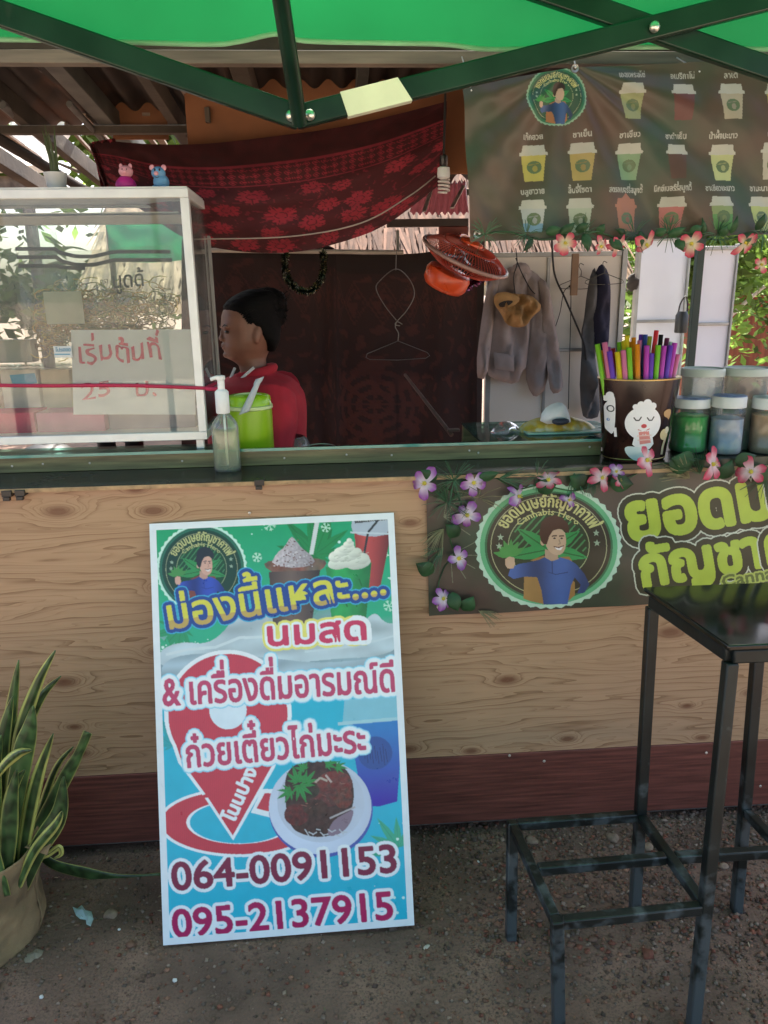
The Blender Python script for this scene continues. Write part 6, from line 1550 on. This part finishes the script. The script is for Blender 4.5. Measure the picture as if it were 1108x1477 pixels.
for i, (x, y, l, wd, a) in enumerate(((650,855,.05,.018,-1.2),(668,880,.045,.02,1.0),(662,772,.045,.018,2.4),(625,825,.05,.02,2.6),(690,690,.05,.012,.3),(775,706,.05,.02,.4),(845,700,.05,.022,2.6),(880,695,.055,.022,-.1),(1000,668,.06,.026,2.9),(1040,690,.05,.02,1.2),(1108,690,.06,.024,2.7),(965,672,.06,.024,.2),(630,690,.045,.014,2.6),(1060,668,.05,.02,.4))):
    leafp(g1, x, y, .008, l, wd, -a, 200+i)
for i, (x, y, n_, l, m, a, sp_) in enumerate(((655,693,46,.055,m_ndl,None,3.14),(645,725,46,.05,m_ndl,None,3.14),(720,690,30,.05,m_ndl,0,.5),(640,762,26,.055,m_dry,2.2,.6),(690,718,18,.05,m_dry,None,3.1),(855,680,26,.045,m_ndl,1.5,.6),(828,682,24,.045,m_ndl,1.5,.6),(775,686,22,.04,m_ndl,None,3.14),(995,690,34,.07,m_dry,-2.6,.6),(1010,684,24,.06,m_ndl,-2.2,.7),(1105,690,26,.06,m_ndl,None,3.1),(690,880,16,.045,m_dry,.6,.5),(640,790,22,.05,m_ndl,2.5,.8))):
    sprig(g1, x, y, .004, n_, l, 300+i, m, a, sp_)
g2 = thing("flower_garland", "pink and white silk flower garland along the menu banner's lower edge", "garland", P(940, 345, D-.05))
obj("vine", MB().tube(spline([P(x, 340+6*math.sin(x*.05), D-.062) for x in range(690, 1200, 22)], 4), .002, 6), m_gl, g2, smooth=True)
for i, (x, y, r) in enumerate(((815,347,.030),(866,352,.026),(890,351,.028),(932,349,.032),(998,348,.034),(1075,346,.036),(1098,378,.022),(1150,346,.034))):
    flower(g2, x, y+3, .052, r*.88, (.66,.62,.46), (.58,.015,.10), ((-.3,.4,.0,.2)[i % 4], -.75), 150+i, 5)
for i in range(22): leafp(g2, 770+i*19+random.uniform(-5,5), 341+random.uniform(-9,5), .047+random.uniform(0,.01), random.uniform(.022,.04), random.uniform(.006,.011), random.uniform(-3,3), 400+i)
for i, x in enumerate((700, 760, 840, 915, 965, 1035, 1100)): sprig(g2, x, 338, .05, 26, .032, 430+i, m_ndl)

# ------------------------------------------------------------------ black bar stool with its low side frame
m_stool = mat("scuffed dark steel paint", (.010,.015,.014), .42, var=.4, vs=14, metal=.25, bump=.12, bs=70, stain=((.065,.080,.084), 24, .50), stz=(.05,.46,.16))
m_seat = mat("glossy black seat", (.008,.010,.008), .10, var=.2, spec=.55)
h1 = .797-.012
f_l, b_l, b_r = G(1000,1478), G(915,1321), G(1062,1312); f_r = f_l+(b_r-b_l)*1.02
tb_l, tf_l = G(943,850,.797), G(1057,925,.797)
zt_s = h1; 
tb_l.z = tf_l.z = zt_s
tb_r = tb_l+(b_r-b_l)*.98; tf_r = tf_l+(b_r-b_l)*.98
stl = thing("bar_stool", "black steel bar stool with glossy seat and welded low side frame", "stool", ((f_l+b_r)/2).to_3d())
tw = .0232
for a, b in ((b_l,tb_l),(f_l,tf_l),(b_r,tb_r),(f_r,tf_r)):
    obj("leg", MB().beam((a.x,a.y,-.004), (b.x,b.y,zt_s-.028), tw, tw, up=(0,1,0)), m_stool, stl, bevel=.003)
for a, b in ((tb_l,tb_r),(tf_l,tf_r),(tb_l,tf_l),(tb_r,tf_r)):
    obj("seat_rail", MB().beam((a.x,a.y,zt_s-.014), (b.x,b.y,zt_s-.014), tw*.98, .027), m_stool, stl, bevel=.003)
o_ = .016; mb = MB(); q_ = [tf_l+Vector((-o_,-o_,0)), tf_r+Vector((o_,-o_,0)), tb_r+Vector((o_,o_,0)), tb_l+Vector((-o_,o_,0))]
mb.add([Vector((p.x,p.y,zt_s+.0005)) for p in q_]+[Vector((p.x,p.y,zt_s+.012)) for p in q_], [(3,2,1,0),(4,5,6,7),(0,1,5,4),(1,2,6,5),(2,3,7,6),(3,0,4,7)])
obj("seat", mb, m_seat, stl, bevel=.003)
def onleg(a, b, z): t = z/(zt_s); return Vector((a.x+(b.x-a.x)*t, a.y+(b.y-a.y)*t, z))
zl = .262
kb, kf, rb, rf_ = onleg(b_l,tb_l,zl), onleg(f_l,tf_l,zl), onleg(b_r,tb_r,zl), onleg(f_r,tf_r,zl)
lb2, lf2 = G(739,1190,zl), G(803,1331,zl)
def bar(a, b, nm="footrest_bar"): 
    d = (b-a).normalized()*.0105; obj(nm, MB().beam(a+d, b-d, 0.0205, 0.0205), m_stool, stl, bevel=.003)
bar(kb, kf); bar(rb, rf_)
m1 = (kb+kf)/2; m2 = (rb+rf_)/2; bar(m1, m2)
bar(lb2, kb, "side_frame_bar"); bar(lf2, kf, "side_frame_bar"); bar(lb2, lf2, "side_frame_bar"); bar((lb2+lf2)/2, m1, "side_frame_bar")
for t_, g_ in ((lb2, G(737,1352)), (lf2, G(806,1482))):
    obj("side_frame_leg", MB().beam((g_.x,g_.y,-.004), (t_.x,t_.y,zl+.0095), tw, tw, up=(0,1,0)), m_stool, stl, bevel=.003)

# ------------------------------------------------------------------ snake plant in a cloth grow bag
m_sn = mat("snake plant leaf", (1,1,1), .38, attr=True, var=.25, vs=25, stretch=(1,1,.5))
pc = G(-8, 1352); YPl = pc.y
sp = thing("snake_plant", "snake plant with yellow-edged leaves in a tan grow bag", "plant", (pc.x-.02, YPl+.02, 0))
random.seed(31)
def blade(pts, wpx, yo=0, yel=.18, seed=0, curl=.3, tipw=0.0, dark=1.0, lean=0):
    """pts along the blade in photo pixels at the plant's distance; wpx half width."""
    s_ = spline([Vector((x, y, 0)) for x, y in pts], 8); n_ = len(s_)-1; mb = MB(); mb.c = []
    random.seed(seed)
    def bf(u, v):
        i = min(int(v*n_), n_-1); p = s_[i].lerp(s_[i+1], v*n_-i); d = (s_[min(i+1,n_)]-s_[max(i-1,0)]).normalized(); nx_, ny_ = -d.y, d.x
        ww = 1.05*wpx*(.55+.45*math.sin(min(1, v*1.6)*math.pi/2))*(max(tipw, 1-max(0,(v-.45)/.55)**1.8)); e = (u*2-1)
        q = P(p.x+nx_*e*ww, p.y+ny_*e*ww, YPl+yo+lean*v+curl*.03*e*e)
        t = abs(e); st_ = .5+.5*math.sin(v*46+4*noise.noise(Vector((v*9, seed, u*2)))); k = .45+.9*st_
        g = (.048*k*dark, .092*k*dark, .028*k*dark); yl = (.52,.52,.14)
        f_ = max(0, min(1, (t-(1-yel))/.10)); mb.c.append(tuple(g[j]*(1-f_)+yl[j]*f_ for j in range(3))); return q
    mb.grid(bf, 14, 40); obj("leaf", mb, m_sn, sp, smooth=2, solid=.0025)
L_ = [([(0,1290),(3,1180),(12,1060),(27,952)],13,.03,.20),([(18,1280),(22,1150),(30,1060),(55,985),(80,938)],10,.02,.45),([(15,1290),(22,1160),(36,1060),(60,1005),(88,975)],8,.05,.25),
      ([(12,1290),(18,1180),(33,1090),(43,1050),(48,1018)],15,-.02,.10),([(-10,1290),(-8,1180),(2,1080),(18,1005)],14,.0,.2),([(26,1290),(38,1200),(55,1120),(77,1058)],10,-.02,.5),
      ([(30,1290),(50,1210),(90,1130),(112,1090),(127,1056)],9.5,.04,.18,'blunt'),([(28,1290),(55,1225),(85,1175),(92,1120)],14,-.03,.14),([(20,1290),(52,1190),(80,1110),(106,1077)],5,.07,.5),
      ([(22,1290),(48,1230),(80,1190),(90,1170)],7,-.05,.5),([(0,1290),(8,1200),(18,1140),(36,1110)],9,-.05,.2),([(-6,1120),(10,1100),(28,1086),(46,1082)],7,-.07,.6),([(-20,1290),(-14,1190),(-12,1110),(2,1060)],16,-.05,.12),
      ([(5,1290),(12,1220),(16,1160),(24,1110)],12,-.06,.16),([(20,1290),(28,1240),(36,1180),(42,1130)],11,-.01,.12),([(-30,1280),(-34,1150),(-40,1040),(-30,960)],14,.02,.2),([(-50,1280),(-70,1180),(-95,1090),(-110,1020)],13,.0,.2),([(-45,1285),(-55,1200),(-62,1120),(-60,1060)],13,-.04,.2),([(10,1292),(-10,1225),(-20,1210),(-40,1200)],9,-.08,.2)]
for i, l_ in enumerate(L_):
    blade(l_[0], l_[1], l_[2], l_[3], i, .3, .62 if len(l_) > 4 else .0, .8 if i % 3 else 1.2)
blade([(40,1215),(75,1245),(120,1258),(170,1266),(232,1262)], 8, .17, .12, 60, .1, .35)
blade([(52,1240),(70,1232),(85,1222),(88,1232),(78,1238)], 4, .0, .9, 61, .1)
# grow bag
m_gb = mat("tan non-woven cloth", (.27,.185,.095), .9, var=.4, vs=9, bump=.3, bs=220, stain=((.10,.09,.06), 5, .62))
gc = Vector((pc.x-.045, YPl+.01, 0)); rb_ = P(60, 1300, YPl).x-gc.x
zt_b = P(30, 1275, YPl-rb_*.8).z
mb = MB()
def bagp(u, v):
    a = 2*math.pi*u; z = zt_b*v; f_ = 1+.05*abs(noise.noise(Vector((a*3.1+v*2, v*4, 6))))-.04*abs(noise.noise(Vector((a*5.3-v*3, v*7, 2))))+.09*noise.noise(Vector((math.cos(a)*2, math.sin(a)*2, v*3)))+.03*math.sin(a*5+v*4)*v; r_ = rb_*(.86+.16*v)*f_
    zz = z+(.016*noise.noise(Vector((math.cos(a)*1.6, math.sin(a)*1.6, 4)))+ .010*math.sin(a*2))*v*v
    return (gc.x+r_*math.cos(a), gc.y+r_*math.sin(a)*.9, zz)
mb.grid(bagp, 120, 36); b_ = obj("grow_bag", mb, m_gb, sp, smooth=2, solid=.002)
mb = MB(); mb.lathe([(rb_*.93,zt_b-.045),(rb_*.6,zt_b-.028),(.001,zt_b-.022)], gc, 40, cap=False); obj("potting_soil", mb, m_soil, sp, smooth=True)
a_ = R(-58)
mb = MB()
for k in range(1):
    ca, sa = math.cos(a_), math.sin(a_)
    def tear(u, v):
        aa = a_+(u-.5)*.24*math.sin(math.pi*min(1,.08+.92*v))*(1-.5*v)
        r_ = rb_*(.86+.16*(.92-.62*v))*1.07; return (gc.x+r_*math.cos(aa), gc.y+r_*.9*math.sin(aa), zt_b*(.88-.60*v))
    mb.grid(tear, 6, 10)
obj("torn_hole", mb, m_dark, b_, smooth=2)
mb = MB()
def flap(u, v):
    a = R(-14)+u*.5; r_ = rb_*(1.0+.22*v); return (gc.x+r_*math.cos(a)+.018*v, gc.y+r_*.9*math.sin(a)-.01*v, zt_b+.006-.010*v+.02*u*v+.012*math.sin(u*6)*v)
mb.grid(flap, 10, 8); obj("torn_flap", mb, m_gb, b_, smooth=2, solid=.0018)

# ------------------------------------------------------------------ litter on the ground
def crumple(name, label, cat, outline, m, hgt, seed):
    random.seed(seed); o = outline if seed in (3, 4) else smooth_loop(outline, 1); mb = MB(); xs = [p[0] for p in o]; ys = [p[1] for p in o]
    pts = [Vector(p) for p in o]; n_ = len(pts)
    for _ in range(60):
        x, y = random.uniform(min(xs),max(xs)), random.uniform(min(ys),max(ys))
        if inpoly(x, y, o): pts.append(Vector((x, y)))
    r_ = delaunay_2d_cdt(pts, [(i,(i+1) % n_) for i in range(n_)], [], 1, 1e-4)
    vs = []
    for v in r_[0]:
        g_ = G(v.x, v.y); g_.z = gz(g_.x, g_.y)+.002+hgt*min(1, edist(v.x, v.y, o)/5)*random.uniform(.2,1); vs.append(g_)
    mb.add(vs, r_[2]); return obj(name, mb, m, solid=.0008, label=label, cat=cat)
crumple("paper_scrap", "crumpled pale blue paper scrap on the soil by the grow bag", "litter", [(105,1309),(112,1311),(118,1306),(123,1313),(132,1315),(135,1326),(131,1337),(125,1334),(124,1327),(116,1326),(110,1321)], mat("pale blue tissue", (.42,.56,.58), .8, transl=.2), .014, 3)
crumple("dry_leaf", "flat beige dry leaf on the soil below the grow bag", "leaf", [(35,1387),(40,1378),(47,1376),(53,1370),(63,1373),(61,1379),(55,1384),(50,1385),(45,1390),(37,1391)], mat("beige dry leaf", (.24,.20,.15), .85), .006, 4)
crumple("litter_scrap", "small pale curled scrap on the soil right of the printed board", "litter", [(610,1366),(616,1361),(621,1362),(618,1366),(613,1370)], mat("pale scrap", (.45,.42,.36), .8), .006, 5)
m_ws = mat("white chip", (.62,.62,.6), .7)
for i, (x, y, s_, lb) in enumerate(((252,1412,.0045,"white chip lying in front of the printed board"),(690,1240,.004,"white chip on the gravel left of the stool's side frame"),(60,1440,.004,"tiny white chip near the bottom left corner"),(172,1340,.003,"tiny white chip right of the blue paper scrap"))):
    c = G(x, y); c.z = gz(c.x, c.y)+s_*.5; mb = MB(); mb.ball(c, (s_*1.2, s_, s_*.7), 8, 6)
    for k, v in enumerate(mb.v): mb.v[k] = v+Vector((noise.noise(v*300), noise.noise(v*310), noise.noise(v*320)))*s_*.5
    obj("white_chip", mb, m_ws, label=lb, cat="litter")
m_st = mat("ochre stone", (.25,.175,.12), .9, var=.3, vs=60)
for i, (x, y, s_, lb) in enumerate(((885,1211,.014,"pale stone behind the stool's front leg frame at left"),(768,1212,.013,"pale flat stone inside the low side frame"),(160,1320,.012,"brownish stone beside the blue paper scrap"),(1043,1250,.010,"small ochre stone under the stool seat"),(935,1223,.011,"small brown stone by the stool's back leg"))):
    c = G(x, y); c.z = gz(c.x, c.y)+s_*.35; mb = MB(); mb.ball(c, (s_*1.3, s_, s_*.75), 14, 9)
    for k, v in enumerate(mb.v): mb.v[k] = v+Vector((noise.noise(v*60+Vector((i,0,0))), noise.noise(v*66), noise.noise(v*70)))*s_*.45
    obj("stone", mb, m_st, smooth=2, label=lb, cat="stone")

# ------------------------------------------------------------------ outdoors beyond the stall
m_bark = mat("grey bark", (.17,.13,.10), .9, bump=.8, bs=25, var=.4)
m_wbark = mat("pale whitewashed bark", (.70,.67,.62), .85, var=.25, bump=.5, bs=40)
m_leaf = mat("sunlit foliage", (.1,.16,.03), .6, attr=True, transl=.55, var=.3, vs=3)
def tree(name, label, x, y, h, cr, n, trunk, tm, lw=.05, seed=1, zc=None):
    random.seed(seed)
    t = thing(name, label, "tree", (x, y, 0), "trees beyond the stall")
    mb = MB(); top = Vector((x+random.uniform(-.2,.2), y, h*.72))
    mb.tube(spline([(x,y,-.02),(x+.05,y,h*.25),(x-.04,y+.05,h*.5),top], 5), [trunk*(1-.7*i/15) for i in range(16)], 9)
    for k in range(7):
        a = random.uniform(0, 6.28); z0 = h*random.uniform(.3,.6)
        mb.tube(spline([(x,y,z0),(x+math.cos(a)*cr*.4,y+math.sin(a)*cr*.4,z0+cr*.35),(x+math.cos(a)*cr*.85,y+math.sin(a)*cr*.85,z0+cr*.55)], 4), [trunk*.4*(1-.8*i/8) for i in range(9)], 6)
    obj("trunk", mb, tm, t, smooth=2)
    mb = MB(); mb.c = []; cz = zc or h*.72
    cl = [(Vector((x,y,cz))+Vector((random.gauss(0,.45)*cr, random.gauss(0,.45)*cr, random.gauss(0,.38)*cr)), random.uniform(.2,.5)*cr, random.uniform(.5,1.5)) for _ in range(26)]
    for i in range(n):
        c, r, k = random.choice(cl)
        p = c+Vector((random.gauss(0,.5), random.gauss(0,.5), random.gauss(0,.45)))*r
        if p.z < .25: continue
        a = Vector((random.gauss(0,1), random.gauss(0,1), random.gauss(0,.6))).normalized(); b_ = a.orthogonal().normalized()
        b_ = (Matrix.Rotation(random.random()*6, 3, a) @ b_); l = lw*random.uniform(.7,1.5)
        mb.add([p-a*l, p+b_*l*.38, p+a*l, p-b_*l*.38], [(0,1,2,3)])
        q = k*random.uniform(.7,1.3); mb.c += [(.15*q, .25*q, .045*q)]*4
    obj("crown", mb, m_leaf, t)
tree("leafy_tree", "bushy sunlit tree seen through the left of the glass cabinet", -3.6, 6.6, 3.4, 1.6, 9000, .10, m_bark, .07, 11, 1.9)
tree("leafy_tree", "tall shady tree behind the thatched hut", -1.4, 9.5, 5.0, 2.3, 9000, .16, m_bark, .10, 12)
tree("leafy_tree", "sunlit tree with pale whitewashed trunk beyond the right door panel", 3.05, 6.0, 3.2, 1.0, 5200, .05, m_wbark, .05, 13, 1.75)
tree("leafy_tree", "far tree filling the gap beyond the pale trunk", 5.2, 10.5, 5.0, 2.4, 8000, .15, m_bark, .10, 14, 2.0)
# thatched hut
m_th = mat("dry thatch", (.48,.33,.19), .95, attr=True, var=.25, transl=.1)
def thatch(mb, a, b, drop, depth, n, seed, tc=(.36,.25,.15)):
    random.seed(seed); a = Vector(a); b = Vector(b)
    for i in range(n):
        u = random.random(); v = random.random(); top = a.lerp(b, u)+Vector((0, -depth*v*.75, -drop*v*.75)); top.z += random.uniform(-.01,.03)
        l = random.uniform(.25,.5); dirv = Vector((random.gauss(0,.16), -depth, -drop)).normalized(); e = top+dirv*l*math.hypot(drop,depth)*.55
        sx = Vector((.009+.006*random.random(), 0, 0)); mb.add([top-sx, top+sx, e+sx*.3+Vector((0,0,-.015)), e-sx*.3+Vector((0,0,-.015))], [(0,1,2,3)])
        k = random.uniform(.45,1.35); mb.c += [(tc[0]*k,tc[1]*k,tc[2]*k)]*4
def hut(label, x0, x1, y0, zt_, drop, depth, n, seed, posts, tc=(.26,.19,.12)):
    t = thing("thatched_hut", label, "hut", ((x0+x1)/2, y0, 0), "thatched huts in the yard")
    mb = MB(); mb.c = []; thatch(mb, (x0, y0, zt_), (x1, y0, zt_), drop, depth, n, seed, tc)
    o = [(x0, y0, zt_-.03), (x1, y0, zt_-.03), (x1, y0-depth, zt_-drop-.03), (x0, y0-depth, zt_-drop-.03)]; mb.add(o, [(0,1,2,3)]); mb.c += [(.2,.13,.07)]*4
    o = [(x0, y0, zt_-.03), (x1, y0, zt_-.03), (x1, y0+depth, zt_-drop-.03), (x0, y0+depth, zt_-drop-.03)]; mb.add(o, [(3,2,1,0)]); mb.c += [(.3,.2,.11)]*4
    obj("thatch_roof", mb, m_th, t)
    for x in posts: obj("post", MB().tube([(x, y0-depth*.75, 0), (x, y0-depth*.75, zt_-drop*.8)], .035, 8), m_bark, t, smooth=True)
hut("thatched hut behind the glass cabinet", -1.42, -.80, 5.6, 2.05, .7, 1.0, 1100, 21, (-1.42, -.8))
hut("sunlit thatched hut roof glimpsed above the brown curtain", -.2, 1.75, 5.5, 2.35, .85, 1.0, 2600, 22, (-.05, 1.6), (.17,.095,.062))
hut("low brown thatched hut at far left seen through the cabinet", -3.4, -2.25, 5.0, 1.35, .75, .9, 1300, 23, (-3.2, -2.4), (.20,.12,.075))
a = P(152, 312, D+2.3); b = P(276, 372, D+2.3)
mb = MB().grid(lambda u, v: (a.x+(b.x-a.x)*u, D+2.3+.03*math.sin(u*9)+.02*noise.noise(Vector((u*4,v*3,2))), a.z+(b.z-a.z)*v-.02*math.sin(u*3.14)), 40, 16)
obj("green_tarp", mb, mat("green tarpaulin", (.015,.17,.075), .5, transl=.35, bump=.2, bs=12), smooth=2, label="green tarpaulin hanging in the yard behind the glass cabinet", cat="tarpaulin")
for x_ in (a.x, b.x): obj("tarp_pole", MB().tube([(x_, D+2.34, 0), (x_, D+2.34, a.z+.02)], .015, 8), m_bark, smooth=True, label="%s pole carrying the green tarpaulin" % ("left" if x_ == a.x else "right"), cat="pole")
m_cream = mat("cream rendered wall", (.82,.74,.62), .8, var=.10, vs=2, stain=((.45,.38,.28), 1.5, .6))
# open shed with a pale sheet roof to the left, sunlit from above
nb = thing("open_shed", "open shed with pale sunlit sheet roof beyond the stall at left", "shed", (-3.6, 6.6, 0))
obj("roof", MB().add([(-9.0,5.9,2.28),(-1.9,5.9,2.28),(-1.9,8.4,3.75),(-9.0,8.4,3.75)], [(0,1,2,3)]), m_cream, nb, solid=.05)
for x, y, z in ((-6.2,6.0,2.26),(-4.1,6.0,2.26),(-2.1,6.0,2.26),(-2.1,8.2,3.55),(-5.2,8.2,3.55)): obj("post", MB().tube([(x, y, 0), (x, y, z)], .045, 8), m_bark, nb, smooth=True)
obj("eave_beam", MB().box((-9.0, 5.98, 2.16), (-1.9, 6.04, 2.25)), m_bark, nb)
# brick outhouse far right
m_brk = mat("red-brown shed boards", (.26,.075,.035), .8, var=.3, stretch=(14,1,1), vs=2)
sh = thing("red_shed", "red-brown board shed behind the pale tree trunk", "shed", (4.3, 7.2, 0))
obj("wall", MB().box((3.35, 7.2, 0), (5.6, 7.3, 1.35)), m_brk, sh)
obj("roof", MB().box((3.25, 7.0, 1.36), (5.7, 8.2, 1.42)), m_tin, sh)
